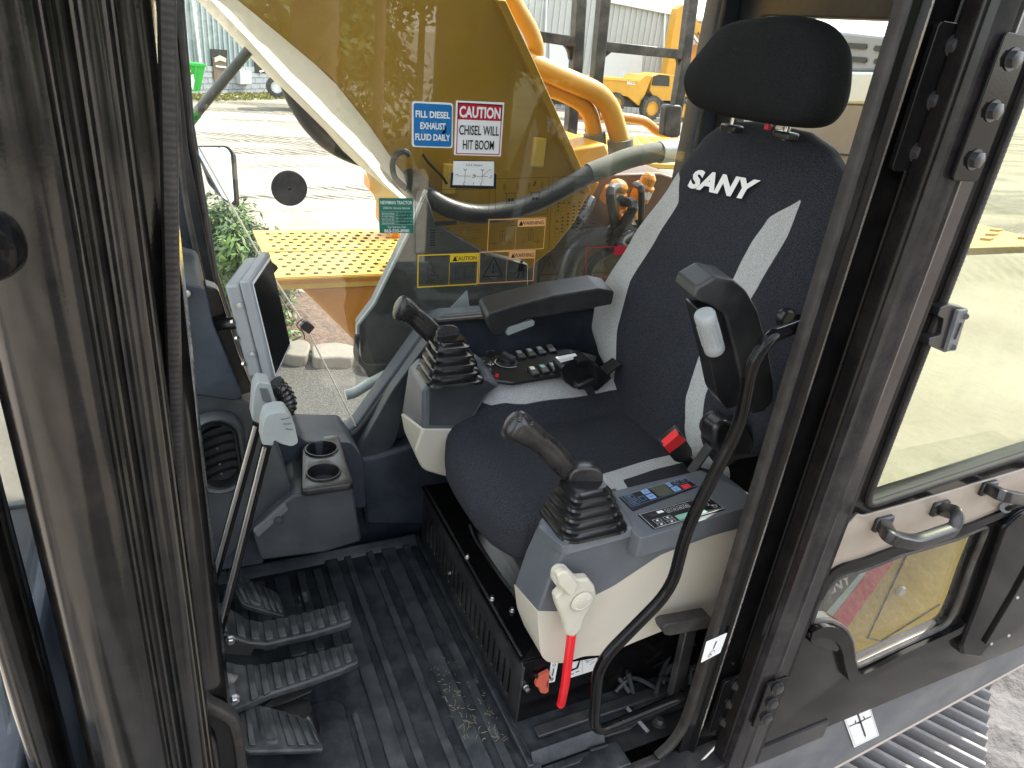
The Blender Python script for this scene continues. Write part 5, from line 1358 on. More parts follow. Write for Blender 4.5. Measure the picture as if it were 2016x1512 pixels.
p = Print(P4[0], P4[1]-P4[0], P4[3]-P4[0], n=V(0, -1, 0), lift=.002); p.text('SANY', .5, .5, .9, 1.0, offset=.03); p.build('lettering', M['white_ink'], lv)
mb = MB(); mb.tube([WY(a, b, YL-.002) for a, b in ((1786, 1090), (1708, 1256), (1735, 1262), (1850, 1190))], .003, 6); mb.build('panel_gap', M['ink'], lv)
mb = MB(); c = WY(1771, 1162, YL-.002); mb.lathe([(.020, 0), (.020, .6), (.016, 1)], c, V(0, -.012, 0), 24); mb.build('lock', M['hoodwhite'], lv)

# crawler track below
tk = thing('crawler_track', 'worn steel crawler track with ridged shoes below the side beam', 'track', (2.3, 1.1, -.95))
dY = V(-.51, .86, 0).normalized(); dP = V(.86, .51, 0).normalized()
E1 = WZ(1946, 1392, -.82)
proto = None
for k in range(-3, 24):
    c = E1-dP*(.205*k)+dY*.30
    c.z = -.84
    if proto is None:
        mb = MB()
        rot = Matrix(((dP.x, dY.x, 0), (dP.y, dY.y, 0), (0, 0, 1)))
        mb.box(c, (.190, .60, .022), rot)
        for g, hh in ((-.082, .045), (-.012, .040), (.058, .040)):
            q = []
            for a, z in ((-.020, 0), (-.008, hh), (.008, hh), (.020, 0)): q.append(c+dP*(g+a)-dY*.30+V(0, 0, z+.010))
            mb.prism(q, dY*.60)
        proto = mb.build('track_shoe', M['steel_track'], tk, bevel=.003); c0 = c.copy(); w0 = WLOC[proto.name].copy()
    else: inst(proto, 'track_shoe', w0+(c-c0), tk)
mb = MB(); mb.box(E1-dP*2.0+dY*.3-V(0, 0, .40), (5.2, .5, .7), rot); mb.build('track_frame', M['satin'], tk)
# ------------------------------------------------------------------ ground and far surroundings
def gz(x, y):
    d = max(0, y-12)
    return -2.15-.0125*d
gnd = MB()
xs = [-400, -150, -60, -30, -16, -8, -4, -2, 0, 2, 4, 6, 8, 12, 16, 24, 36, 60, 150, 400]
ys = [-400, -150, -60, -30, -16, -8, -4, -2, 0, 2, 4, 6, 8, 10, 12, 16, 22, 30, 40, 55, 80, 150, 400]
vv_ = [[gnd.bm.verts.new((x, y, gz(x, min(y, 60)))) for x in xs] for y in ys]
for j in range(len(ys)-1):
    for i in range(len(xs)-1): gnd.bm.faces.new((vv_[j][i], vv_[j][i+1], vv_[j+1][i+1], vv_[j+1][i]))
def ground_mat():
    Mt = bpy.data.materials.new('sandy_yard'); Mt.use_nodes = True
    N = Mt.node_tree.nodes; L = Mt.node_tree.links; p = N['Principled BSDF']; p.inputs['Roughness'].default_value = .9
    g = N.new('ShaderNodeNewGeometry')
    def noise(s, d=6, r=.6, sc=None):
        v = g.outputs['Position']
        if sc:
            mp = N.new('ShaderNodeMapping'); mp.inputs['Scale'].default_value = sc; L.new(v, mp.inputs[0]); v = mp.outputs[0]
        n = N.new('ShaderNodeTexNoise'); n.inputs['Scale'].default_value = s; n.inputs['Detail'].default_value = d; n.inputs['Roughness'].default_value = r
        L.new(v, n.inputs['Vector']); return n.outputs['Fac']
    cr = N.new('ShaderNodeValToRGB'); e = cr.color_ramp.elements
    e[0].position = .3; e[0].color = (.21, .18, .14, 1); e[1].position = .65; e[1].color = (.34, .305, .255, 1)
    L.new(noise(.35, 8), cr.inputs[0])
    # tyre and track prints running across the yard
    w2 = N.new('ShaderNodeTexWave'); w2.wave_type = 'BANDS'; w2.bands_direction = 'DIAGONAL'; w2.inputs['Scale'].default_value = 1.6; w2.inputs['Distortion'].default_value = 5; w2.inputs['Detail'].default_value = 3
    L.new(g.outputs['Position'], w2.inputs['Vector'])
    mr = N.new('ShaderNodeMapRange'); mr.inputs['From Min'].default_value = .53; mr.inputs['From Max'].default_value = .60; L.new(noise(1.0, 3, .5, (.05, .42, .42)), mr.inputs['Value'])
    mm = N.new('ShaderNodeMath'); mm.operation = 'MULTIPLY'; L.new(mr.outputs[0], mm.inputs[0]); L.new(w2.outputs['Fac'], mm.inputs[1])
    q = N.new('ShaderNodeMath'); q.operation = 'MULTIPLY'; L.new(mm.outputs[0], q.inputs[0]); L.new(noise(3, 6), q.inputs[1])
    q2 = N.new('ShaderNodeMath'); q2.operation = 'MULTIPLY'; q2.inputs[1].default_value = 2.2; L.new(q.outputs[0], q2.inputs[0]); q2.use_clamp = True
    mx = N.new('ShaderNodeMix'); mx.data_type = 'RGBA'; L.new(q2.outputs[0], mx.inputs[0]); L.new(cr.outputs[0], mx.inputs[6]); mx.inputs[7].default_value = (.045, .038, .03, 1)
    # grass by the building
    sp = N.new('ShaderNodeSeparateXYZ'); L.new(g.outputs['Position'], sp.inputs[0])
    L.new(mx.outputs[2], p.inputs['Base Color'])
    b = N.new('ShaderNodeBump'); b.inputs['Strength'].default_value = .6; b.inputs['Distance'].default_value = .05
    ad = N.new('ShaderNodeMath'); ad.operation = 'ADD'; L.new(noise(6, 10, .7), ad.inputs[0]); L.new(mm.outputs[0], ad.inputs[1])
    L.new(ad.outputs[0], b.inputs['Height']); L.new(b.outputs[0], p.inputs['Normal'])
    return Mt
struct(gnd.build('ground', ground_mat(), keep=True))
# darker churned soil by the track
M['soil'] = mat('churned_grey_soil', (.075, .072, .068), .9, bump=(9, 1.0, .04), bump2=(40, .7, .012), dirt=((.15, .14, .13), .5, 7))
mb = MB(); nx, ny = 110, 90
rng = random.Random(3)
from mathutils import noise as NZ
rows = []
for j in range(ny+1):
    row = []
    for i in range(nx+1):
        x = 1.0+7.5*i/nx; y = -2.6+5.8*j/ny
        u = x*.86+y*.51; edge = min(1, min(i, nx-i, j, ny-j)/8)
        z = gz(x, y)+.01+edge*(.10+.06*math.sin(u*30+NZ.noise(V(x*2, y*2, 0))*4)*(.5+NZ.noise(V(x*1.3, y*1.3, 3)))+.10*NZ.noise(V(x*3, y*3, 7)))
        row.append(mb.bm.verts.new((x, y, z)))
    rows.append(row)
for j in range(ny):
    for i in range(nx): mb.bm.faces.new((rows[j][i], rows[j][i+1], rows[j+1][i+1], rows[j+1][i]))
struct(mb.build('soil', M['soil'], keep=True, smooth=True))

mb = MB(); mb.face([V(x, y, gz(x, y)+.006) for x, y in ((3.0, -2.2), (5.2, -3.0), (9.0, -4.6), (12.5, -8.5), (15, -13), (11, -14), (7.5, -10.5), (4.6, -6.6), (2.9, -4.0))])  # unseen dark ground patches, added to darken what the pillars reflect
M['reflect_dark'] = mat('dark_patch_for_reflections', (.055, .048, .042), .85, bump=(9, 1.0, .04), var=(1.5, .4))
mb.face([V(x, y, gz(x, y)+.006) for x, y in ((-1.4, -1.8), (.9, -1.6), (1.5, -4.5), (1.0, -9), (1.6, -14), (-1.0, -15), (-1.6, -10), (-1.1, -5))])
struct(mb.build('reflected_dark_patch', M['reflect_dark'], keep=True))
# ------------------------------------------------------------------ planting bed beyond the machine: mulch, stones, shrubs
M['mulch'] = mat('brown_mulch', (.10, .06, .04), .9, bump=(30, 1, .03), var=(14, .6))
M['gravel'] = mat('pale_gravel', (.075, .07, .062), .9, bump=(60, 1, .02), var=(45, .6), bump2=(14, .5, .02))
M['stone'] = mat('pale_edging_stone', (.19, .172, .145), .85, bump=(20, .6, .01), dirt=((.12, .10, .08), .5, 8))
z_ = gz(0, 8)
mb = MB(); mb.prism([WZ(a, b, z_+.03) for a, b in ((330, 700), (330, 450), (560, 560), (760, 640), (760, 690), (560, 690))], V(0, 0, -.1)); o = mb.build('planting_bed', M['mulch'], smooth=False); struct(o)
mb = MB(); mb.prism([WZ(a, b, z_+.01) for a, b in ((480, 840), (500, 700), (760, 690), (800, 800), (760, 900))], V(0, 0, -.1)); struct(mb.build('gravel_strip', M['gravel'], smooth=False))
for i, (q, lab) in enumerate((([(536, 664), (600, 668), (612, 676), (604, 702), (560, 698)], 'leftmost pale edging stone below the orange deck'), ([(612, 678), (660, 672), (700, 680), (694, 706), (660, 702), (616, 706)], 'middle pale edging stone below the orange deck'), ([(702, 684), (740, 678), (770, 690), (760, 720), (714, 716)], 'right pale edging stone beside the black hose loop'))):
    P = [WZ(a, b, z_+.14) for a, b in q]
    mb = MB(); mb.prism(round_poly(P, .08, 2), V(0, 0, -.25)); tag(mb.build('edging_stone', M['stone'], bevel=.02), lab, 'stone', 'edging stones of the planting bed')
LEAF = {}
for nm, c in (('leaf_dark', (.035, .075, .018)), ('leaf_mid', (.060, .115, .022)), ('leaf_light', (.10, .17, .030)), ('leaf_olive', (.09, .11, .025))):
    LEAF[nm] = mat(nm, c, .5, var=(3, .35))
BARK = mat('grey_brown_bark', (.16, .12, .09), .9, bump=(30, 1, .03), var=(10, .4))
def leaf_cloud(mb, c, r, n, size, rg, droop=0, flat=.5):
    for k in range(n):
        d = Vector((rg.gauss(0, 1), rg.gauss(0, 1), rg.gauss(0, 1))).normalized()
        rad = rg.random()**.45
        p = Vector(c)+Vector((d.x*r[0], d.y*r[1], d.z*r[2]))*rad
        nrm = (d+Vector((rg.uniform(-.8, .8), rg.uniform(-.8, .8), rg.uniform(-.3, 1)))).normalized()
        a = nrm.orthogonal().normalized(); a = (Matrix.Rotation(rg.uniform(0, 6.3), 3, nrm) @ a); b = nrm.cross(a)
        s = size*rg.uniform(.6, 1.4)
        mb.face([p-a*s, p-b*s*flat, p+a*s-Vector((0, 0, droop*s)), p+b*s*flat], rg.choice((0, 0, 1, 1, 2)))
def tree(name, label, base, h, cr, seed, n=2600, leaf=.17, mats=('leaf_dark', 'leaf_mid', 'leaf_light'), trunk=.16, group=None, cat='tree', low=.30):
    rg = random.Random(seed); base = Vector(base)
    t = thing(name, label, cat, base, group)
    mb = MB(); tp = base+V(rg.uniform(-.3, .3), rg.uniform(-.3, .3), h*.72)
    mb.tube(smooth_path([base-V(0, 0, .1), base.lerp(tp, .4)+V(rg.uniform(-.15, .15), 0, 0), tp], 4), [trunk*(1-.75*i/8) for i in range(9)], 8)
    ends = []
    for k in range(9):
        s = base.lerp(tp, rg.uniform(.3, .95)); an = rg.uniform(0, 6.3); l = cr*rg.uniform(.5, .95)
        e_ = s+V(math.cos(an)*l, math.sin(an)*l, l*rg.uniform(.2, .9)); ends.append(e_)
        mb.tube([s, s.lerp(e_, .5)+V(0, 0, .1*l), e_], [trunk*.35, trunk*.2, trunk*.07], 5)
    mb.build('trunk', BARK, t)
    lf = MB(); cs = ends+[base+V(rg.uniform(-cr, cr)*.6, rg.uniform(-cr, cr)*.6, h*rg.uniform(low, .95)) for _ in range(14)]
    for c in cs: leaf_cloud(lf, c, (cr*.48, cr*.48, cr*.40), n//len(cs), leaf, rg)
    for c in cs: leaf_cloud(lf, c, (cr*.36, cr*.36, cr*.30), 230, .11, rg, flat=.7)
    lf.build('crown', [LEAF[m_] for m_ in mats], t, smooth=False, recalc=False)
    return t
def shrub(label, base, w, h, seed, n=900, leaf=.05, mats=('leaf_dark', 'leaf_mid', 'leaf_light'), group='shrubs in the planting bed'):
    rg = random.Random(seed); base = Vector(base); t = thing('shrub', label, 'shrub', base, group)
    mb = MB()
    for k in range(10):
        an = rg.uniform(0, 6.3); e_ = base+V(math.cos(an)*w*.45, math.sin(an)*w*.45, h*rg.uniform(.5, .9)); mb.tube([base, base.lerp(e_, .5)+V(0, 0, .1), e_], [.018, .012, .004], 5)
    mb.build('stem', BARK, t)
    lf = MB()
    for k in range(16):
        c = base+V(rg.uniform(-.4, .4)*w, rg.uniform(-.4, .4)*w, h*rg.uniform(.25, .9)); leaf_cloud(lf, c, (w*.22, w*.22, h*.2), n//16, leaf, rg, flat=.28)
    lf.build('foliage', [LEAF[m_] for m_ in mats], t, smooth=False, recalc=False)
for i, (a, b, y, w, h, lab) in enumerate(((436, 560, 8.0, 1.3, 1.5, 'leafy green shrub in the mulch bed left of the glass edge'), (500, 640, 7.9, .8, .6, 'low thin shrub in the mulch bed near the stones'), (400, 520, 9.6, 1.6, 1.7, 'taller dark shrub behind, next to the front post'))):
    p = WY(a, b, y); shrub(lab, (p.x, y, z_), w, h, 40+i, 8000 if i != 1 else 1200, .055)

# ------------------------------------------------------------------ warehouse buildings
def siding_mat(name, c): return mat(name, c, .45, metal=.0, dirt=((.5, .5, .48), .15, .6), var=(.4, .06))
M['siding'] = siding_mat('grey_blue_siding', (.28, .335, .34)); M['siding2'] = siding_mat('pale_grey_siding', (.46, .48, .47))
M['block'] = mat('grey_block', (.30, .32, .34), .85, bump=(30, .4, .01), var=(6, .2)); M['bdoor'] = mat('pale_roller_door', (.66, .68, .68), .5, dirt=((.5, .5, .5), .2, 1))
M['dark_glass'] = mat('dark_office_glass', (.015, .017, .018), .08, spec=.7)
M['mortar'] = mat('grey_mortar', (.20, .21, .22), .9)
ba = thing('warehouse', 'grey blue metal warehouse with a block base, poster window and door at the left', 'building', WY(450, 180, 40))
A0, A1 = WY(300, 172, 37), WY(700, 196, 46)
A0.z = -2.9; A1.z = -2.9
ad = (A1-A0); AL = ad.length; ad.normalize(); an_ = V(ad.y, -ad.x, 0)
def aw(px, py):       # photo point on the facade
    return WP(px, py, A0, an_)
mb = MB(); mb.prism([A0, A1, A1+V(0, 0, 11), A0+V(0, 0, 11)], -an_*.4); mb.build('wall', M['siding'], ba, smooth=False)
zbk = aw(440, 137).z
rb = MB(); x = .0; rp_ = None
while x < AL:
    c = A0+ad*x+an_*.03
    if rp_ is None:
        q = MB(); q.box((c.x, c.y, (zbk+8.1)/2), (.07, .07, 8.1-zbk), Matrix.Rotation(math.atan2(ad.y, ad.x), 3, 'Z')); rp_ = q.build('siding_rib', M['siding'], ba); r0 = WLOC[rp_.name].copy(); cc = c.copy()
    else: inst(rp_, 'siding_rib', r0+(c-cc), ba)
    x += .30
# block courses
bl_ = None; row = 0; z = -2.6
while z < zbk-.05:
    x = (row % 2)*.3
    while x < AL-.6:
        c = A0+ad*(x+.3)+an_*.05; c.z = z+.13
        if bl_ is None:
            q = MB(); q.box(c, (.58, .1, .235), Matrix.Rotation(math.atan2(ad.y, ad.x), 3, 'Z')); bl_ = q.build('block', M['block'], ba); b0 = WLOC[bl_.name].copy(); bc0 = c.copy()
        else: inst(bl_, 'block', b0+(c-bc0), ba)
        x += .6
    z += .26; row += 1
    if row > 7: break
mb = MB(); mb.prism([A0+an_*.03+V(0, 0, 0), A1+an_*.03, V(A1.x, A1.y, zbk)+an_*.03, V(A0.x, A0.y, zbk)+an_*.03], -an_*.02); mb.build('mortar_face', M['mortar'], ba, smooth=False)
def aq(name, mt, q, off=.12, d=.05, par=None):
    mb = MB(); mb.prism([aw(a, b)+an_*off for a, b in q], -an_*d); return mb.build(name, M[mt], par or ba, smooth=False)
f = aq('door_frame', 'ink', ((411, 96), (444, 98), (446, 172), (416, 172)), .10)
M['wood'] = mat('brown_door_film', (.13, .09, .06), .4, var=(2, .4))
aq('door_panel', 'wood', ((414, 112), (441, 114), (443, 170), (419, 170)), .14, .05, f)
aq('door_arch', 'lever', ((417, 113), (428, 108), (440, 114), (440, 122), (428, 118), (418, 122)), .17, .02, f)
aq('door_sign', 'white', ((420, 128), (440, 130), (440, 133), (420, 131)), .17, .02, f)
f = aq('window', 'dark_glass', ((497, 106), (540, 112), (540, 144), (499, 143)), .12)
for q in (((504, 118), (532, 121), (532, 123), (506, 121)), ((506, 139), (530, 133), (531, 135), (508, 142))): aq('window_print', 'white', q, .15, .02, f)
aq('utility_box', 'siding2', ((462, 137), (485, 139), (485, 163), (463, 164)), .35, .3)
aq('downpipe', 'bdoor', ((372, 0), (376, 0), (392, 128), (388, 128)), .2, .08)
bb_ = thing('warehouse', 'long pale grey warehouse with white roller doors at the right, beyond the black rails', 'building', WY(1250, 220, 42))
YB = 43.0
def bq(name, mt, q, y=YB, d=.3, par=None):
    mb = MB(); mb.prism([WY(a, b, y) for a, b in q], V(0, d, 0)); return mb.build(name, M[mt], par or bb_, smooth=False)
bq('wall', 'siding2', ((860, -60), (1196, 2), (1332, 28), (1560, 80), (1560, 300), (860, 240)))
bq('roof_edge', 'bdoor', ((1180, -4), (1334, 26), (1560, 78), (1560, 82), (1332, 31), (1180, 1)), YB-.3, .3)
xw0 = WY(1000, 200, YB-.06).x; xw1 = WY(1520, 200, YB).x; rp2 = None; x = xw0
while x < xw1:
    def top_at(x): 
        a, b = WY(1196, 2, YB), WY(1332, 28, YB); return a.z+(b.z-a.z)*(x-a.x)/(b.x-a.x)
    zt_ = top_at(x)-.1
    if rp2 is None:
        q = MB(); q.box((0, YB-.05, 0), (.09, .1, 1)); rp2 = q.build('siding_rib', M['siding2'], bb_)
        rp2.location = V(x, YB-.05, (zt_-2.8)/2)-wloc(bb_); rp2.scale = (1, 1, zt_+2.8)
    else: inst(rp2, 'siding_rib', V(x, YB-.05, (zt_-2.8)/2), bb_, scale=(1, 1, zt_+2.8))
    x += .42
f = bq('roller_door', 'bdoor', ((1082, 84), (1128, 88), (1126, 158), (1082, 154)), YB-.15, .1)
f = bq('roller_door', 'bdoor', ((1168, 95), (1265, 105), (1262, 170), (1166, 165)), YB-.15, .1)
bq('dark_doorway', 'dark_glass', ((1082, 168), (1130, 172), (1130, 206), (1082, 204)), YB-.15, .1)
for a in (1076, 1148, 1310): bq('gutter_pipe', 'bdoor', ((a, -10), (a+3, -10), (a-6, 210), (a-9, 210)), YB-.22, .1)
# big machines standing in the yard -------------------------------------------------
YT = 36.0
def tq(par, name, mt, q, y=YT, d=1.6, bev=0): 
    mb = MB(); mb.prism([WY(a, b, y) for a, b in q], V(0, d, 0)); return mb.build(name, M[mt], par, smooth=False, bevel=bev)
def wheel(par, a, b, rpx, y, w=.45, rim='yellow', tyre='rubber'):
    c = WY(a, b, y); r = (WY(a+rpx, b, y)-c).length
    mb = MB(); mb.lathe([(r*.6, .12), (r*.62, 0), (r*.92, 0), (r, .2), (r, .8), (r*.92, 1), (r*.6, 1)], c, V(0, w, 0), 24, caps=False)
    for k in range(20):
        an = 2*math.pi*k/20; mb.box(c+V(math.cos(an)*r, .12*w*2.2, math.sin(an)*r), (r*.09, w*.55, r*.12), Matrix.Rotation(-an, 3, 'Y'))
    o = mb.build('wheel', M[tyre], par)
    mb = MB(); mb.lathe([(r*.6, 0), (r*.5, .5), (r*.2, .55), (.001, .5)], c+V(0, .0, 0), V(0, w*.3, 0), 20, caps=False); mb.lathe([(r*.62, -.05), (r*.62, .2), (r*.52, .2), (r*.52, -.05)], c, V(0, w*.3, 0), 20, caps=False); mb.build('rim', M[rim], o)
    return o
dt = thing('dump_truck', 'yellow articulated dump truck parked before the pale warehouse', 'dump truck', WY(1270, 232, YT))
tq(dt, 'dump_body', 'yellow', ((1168, 152), (1245, 157), (1258, 160), (1272, 149), (1284, 150), (1268, 190), (1258, 208), (1236, 190), (1180, 180)), YT, 1.8)
tq(dt, 'dump_rim', 'yellow_tread', ((1168, 150), (1256, 156), (1256, 161), (1168, 155)), YT-.08, .1)
p_ = Print(WY(1233, 159, YT-.02), WY(1252, 161, YT-.02)-WY(1233, 159, YT-.02), WY(1233, 166, YT-.02)-WY(1233, 159, YT-.02), n=V(0, -1, 0), lift=.02); p_.text('BELL', .5, .5, .8, .9, offset=.03); p_.build('lettering', M['white_ink'], dt)
tq(dt, 'chassis', 'ink', ((1190, 186), (1240, 196), (1290, 200), (1360, 204), (1362, 216), (1290, 214), (1200, 208)), YT+.3, .9)
cb = tq(dt, 'cab', 'yellow', ((1284, 152), (1296, 146), (1338, 150), (1342, 176), (1338, 200), (1290, 196), (1280, 178)), YT, 1.5)
tq(dt, 'cab_window', 'dark_glass', ((1287, 150), (1300, 147), (1318, 149), (1318, 170), (1284, 168)), YT-.05, .05)
tq(dt, 'hood', 'yellow', ((1338, 172), (1358, 176), (1368, 190), (1366, 206), (1336, 204)), YT, 1.4)
tq(dt, 'grille', 'ink', ((1350, 190), (1364, 192), (1364, 200), (1350, 198)), YT-.04, .04)
tq(dt, 'mudguard', 'ink', ((1262, 200), (1270, 190), (1292, 188), (1306, 200), (1302, 203), (1290, 194), (1274, 194), (1266, 204)), YT-.1, .5)
for a, b, r_ in ((1213, 205, 17), (1284, 214, 18.5), (1346, 218, 17)): wheel(dt, a, b, r_, YT-.25)
fx = thing('far_excavator', 'distant yellow excavator arm rising behind the dump truck', 'excavator', WY(1340, 200, 39))
tq(fx, 'stick', 'yellow', ((1334, 18), (1344, 10), (1356, 12), (1352, 60), (1336, 148), (1311, 148), (1326, 60)), 39, .6)
tq(fx, 'boom', 'yellow', ((1360, 30), (1372, 38), (1406, 84), (1412, 110), (1394, 98), (1358, 52)), 39.2, .6)
tq(fx, 'body', 'orange', ((1350, 130), (1372, 88), (1390, 92), (1400, 160), (1350, 170)), 39.6, 1.5)
tq(fx, 'cylinder', 'chrome', ((1352, 54), (1356, 52), (1392, 102), (1388, 104)), 38.9, .15)
p_ = Print(WY(1374, 60, 39.18), WY(1394, 84, 39.18)-WY(1374, 60, 39.18), (WY(1371, 68, 39.18)-WY(1374, 60, 39.18)), n=V(0, -1, 0), lift=.02); p_.text('NCL', .5, .5, .8, .9, offset=.03); p_.build('lettering', M['ink'], fx)
gt = thing('green_tractor', 'bright green tractor with a black tyre beside the left warehouse', 'tractor', WY(560, 195, 33))
M['green_paint'] = mat('bright_green_paint', (.03, .42, .05), .35, var=(1, .1))
tq(gt, 'body', 'green_paint', ((534, 136), (548, 136), (566, 160), (600, 190), (600, 206), (566, 190), (556, 178), (545, 152)), 33, 1.0)
tq(gt, 'front_weight', 'green_paint', ((528, 137), (550, 134), (556, 146), (534, 147)), 32.8, .9)
tq(gt, 'hood', 'green_paint', ((560, 150), (640, 168), (640, 210), (566, 192)), 33.3, 1.2)
wheel(gt, 545, 172, 19, 32.7, .5, 'bdoor'); wheel(gt, 612, 200, 17, 32.7, .5, 'bdoor')
gd = thing('green_dumpster', 'bright green steel dumpster on the grass at the far left', 'dumpster', WY(375, 180, 34))
tq(gd, 'skip_body', 'green_paint', ((330, 122), (404, 130), (394, 180), (330, 178)), 34, 1.6)
tq(gd, 'rim', 'green_paint', ((330, 120), (406, 127), (406, 132), (330, 125)), 33.9, .15)
for k in range(3): tq(gd, 'rib', 'green_paint', ((352+16*k, 128), (356+16*k, 128), (354+15*k, 180), (350+15*k, 180)), 33.92, .1)
tq(gd, 'stencil', 'white', ((376, 148), (381, 146), (383, 160), (380, 178), (377, 172)), 33.9, .02)
tq(gd, 'warning_band', 'yel_ink', ((358, 136), (376, 138), (376, 142), (358, 140)), 33.9, .02)
# grass strip along the left warehouse
gs = MB(); rg = random.Random(5)
for k in range(2600):
    t = rg.random(); c = A0.lerp(A1, t*.9)+an_*rg.uniform(.2, 2.8); z0 = gz(c.x, c.y)
    h = rg.uniform(.03, .09); a = rg.uniform(0, 6.3)
    gs.face([V(c.x-.08*math.cos(a), c.y-.08*math.sin(a), z0), V(c.x+.08*math.cos(a), c.y+.08*math.sin(a), z0), V(c.x+rg.uniform(-.05, .05), c.y, z0+h)], 0)
M['grass'] = mat('dry_green_grass', (.20, .19, .045), .8, var=(2, .4))
g = gs.build('grass', M['grass'], smooth=False, recalc=False); g['kind'] = 'stuff'; tag(g, 'strip of yellow green grass in front of the left warehouse', 'grass')

# ------------------------------------------------------------------ trees, palm and pole behind the photographer (seen as reflections)
zt0 = -2.15
specs = [(-9, -16, 7.5, 3.0, 1), (-4.5, -19, 9, 3.4, 2), (.5, -21, 8.0, 3.2, 3), (3.5, -17.5, 6.5, 2.6, 4), (7.5, -20, 8.5, 3.4, 5), (12, -17, 7.5, 3.2, 6), (17, -20, 9, 3.6, 7), (-14, -20, 9, 3.6, 8), (23, -22, 9, 3.8, 9)]
for i, (x, y, h, c, s) in enumerate(specs):
    tree('broadleaf_tree', 'broadleaf tree at the yard edge, reflected in the glass and paint', (x, y, zt0), h, c, s, 5200, .13, ('leaf_mid', 'leaf_light', 'leaf_olive') if i % 2 else ('leaf_dark', 'leaf_mid', 'leaf_light'), .2, 'trees along the yard edge', low=.12)
pt = thing('palm_tree', 'palm tree with a rough trunk, reflected in the side window', 'tree', (2.2, -9.0, zt0))
mb = MB(); mb.lathe([(.34+(.035 if k % 2 else 0), k/40) for k in range(41)], (2.2, -9.0, zt0), V(.25, 0, 6.2), 14); mb.build('trunk', BARK, pt)
fr = MB(); rg = random.Random(11)
for k in range(26):
    an = rg.uniform(0, 6.3); up = rg.uniform(-.2, .9); o_ = V(2.45, -9, zt0+6.2)
    for i in range(14):
        t = i/13; p = o_+V(math.cos(an)*2.2*t, math.sin(an)*2.2*t, up*1.6*t-1.6*t*t)
        sd = V(-math.sin(an), math.cos(an), -.5)
        for sg in (-1, 1): fr.face([p, p+V(math.cos(an), math.sin(an), -.3)*.12, p+sd*sg*.55*(1-t*.5)+V(0, 0, -.25)], i % 3)
fr.build('fronds', [LEAF['leaf_dark'], LEAF['leaf_mid'], LEAF['leaf_olive']], pt, smooth=False, recalc=False)
mb = MB(); mb.cyl((4.4, -13, zt0), (4.5, -13, zt0+8), .13, .10, 12); tag(mb.build('utility_pole', BARK), 'slim wooden utility pole reflected in the side window', 'pole')
# ------------------------------------------------------------------ excavator boom, hoses and decks seen through the side window
bo = thing('boom', 'large yellow excavator boom plate beyond the side window with a lower flange coloured cream as if sunlit', 'boom', (1.2, 2.4, .8))
YB_ = 2.10
lowb = [(468, 0), (548, 66), (652, 153), (729, 250), (770, 312), (800, 350)]
uppb = [(986, 0), (1047, 128), (1099, 243), (1140, 335), (1158, 382)]
lo = [WY(a, b, YB_) for a, b in lowb]; up_ = [WY(a, b, YB_) for a, b in uppb]
poly = [V(-3.2, YB_, 3.75), V(-1.0, YB_, 2.55)]+lo+[WY(a, b, YB_) for a, b in ((822, 430), (850, 520), (920, 566), (1020, 545), (1090, 490), (1130, 440))]+up_[::-1]+[V(.70, YB_, 1.95), V(.20, YB_, 2.45), V(-1.0, YB_, 3.3), V(-3.2, YB_, 4.5)]
mb = MB(); mb.prism(poly, V(0, .62, 0)); mb.build('box_section', M['boomy'], bo, bevel=.004)
# edge flanges: along the top and the belly one, its cream colour standing for sunlight
def strip(A, B, y0, d, name, mt, par):
    mb = MB(); L = [[Vector(a), Vector(b), Vector(b)+V(0, d, 0), Vector(a)+V(0, d, 0)] for a, b in zip(A, B)]
    mb.loft(L); return mb.build(name, M[mt], par, bevel=.003)
ya_ = YB_-.05
outl = [(415, 0), (493, 83), (562, 160), (607, 205), (687, 285), (718, 316), (756, 361), (800, 402)]
inl = [(468, 0), (548, 66), (622, 128), (662, 166), (729, 250), (752, 284), (778, 322), (828, 384)]
strip([WY(a, b, 1.91) for a, b in outl], [WY(a, b, 2.09) for a, b in inl], ya_, .60, 'belly_flange', 'tan', bo)
# extend the belly flange up and forward
mb = MB(); a0, b0 = WY(415, 0, 1.91), WY(468, 0, 2.09); dv = V(-1.2, 0, 1.05)
mb.loft([[a0, b0, b0+V(0, .6, 0), a0+V(0, .6, 0)], [a0+dv, b0+dv, b0+dv+V(0, .6, 0), a0+dv+V(0, .6, 0)]]); mb.build('belly_flange', M['tan'], bo)
u0 = [(978, 0), (1038, 128), (1090, 243), (1131, 335), (1150, 384)]; u1 = [(996, 0), (1056, 128), (1107, 243), (1148, 335), (1164, 378)]
strip([WY(a, b, ya_+.02) for a, b in u0], [WY(a, b, ya_+.02) for a, b in u1], ya_, .66, 'top_flange', 'boomy', bo)
p_ = [WY(a, b, YB_-.001) for a, b in ((880, 30), (884, 30), (884, 90), (880, 90))]
# bolts and brackets on the plate
for a, b in ((884, 352), (1060, 300)):
    mb = MB(); mb.box(WY(a, b, YB_-.01), (.04, .02, .09)); mb.build('lug', M['yellow_tread'], bo, bevel=.004)
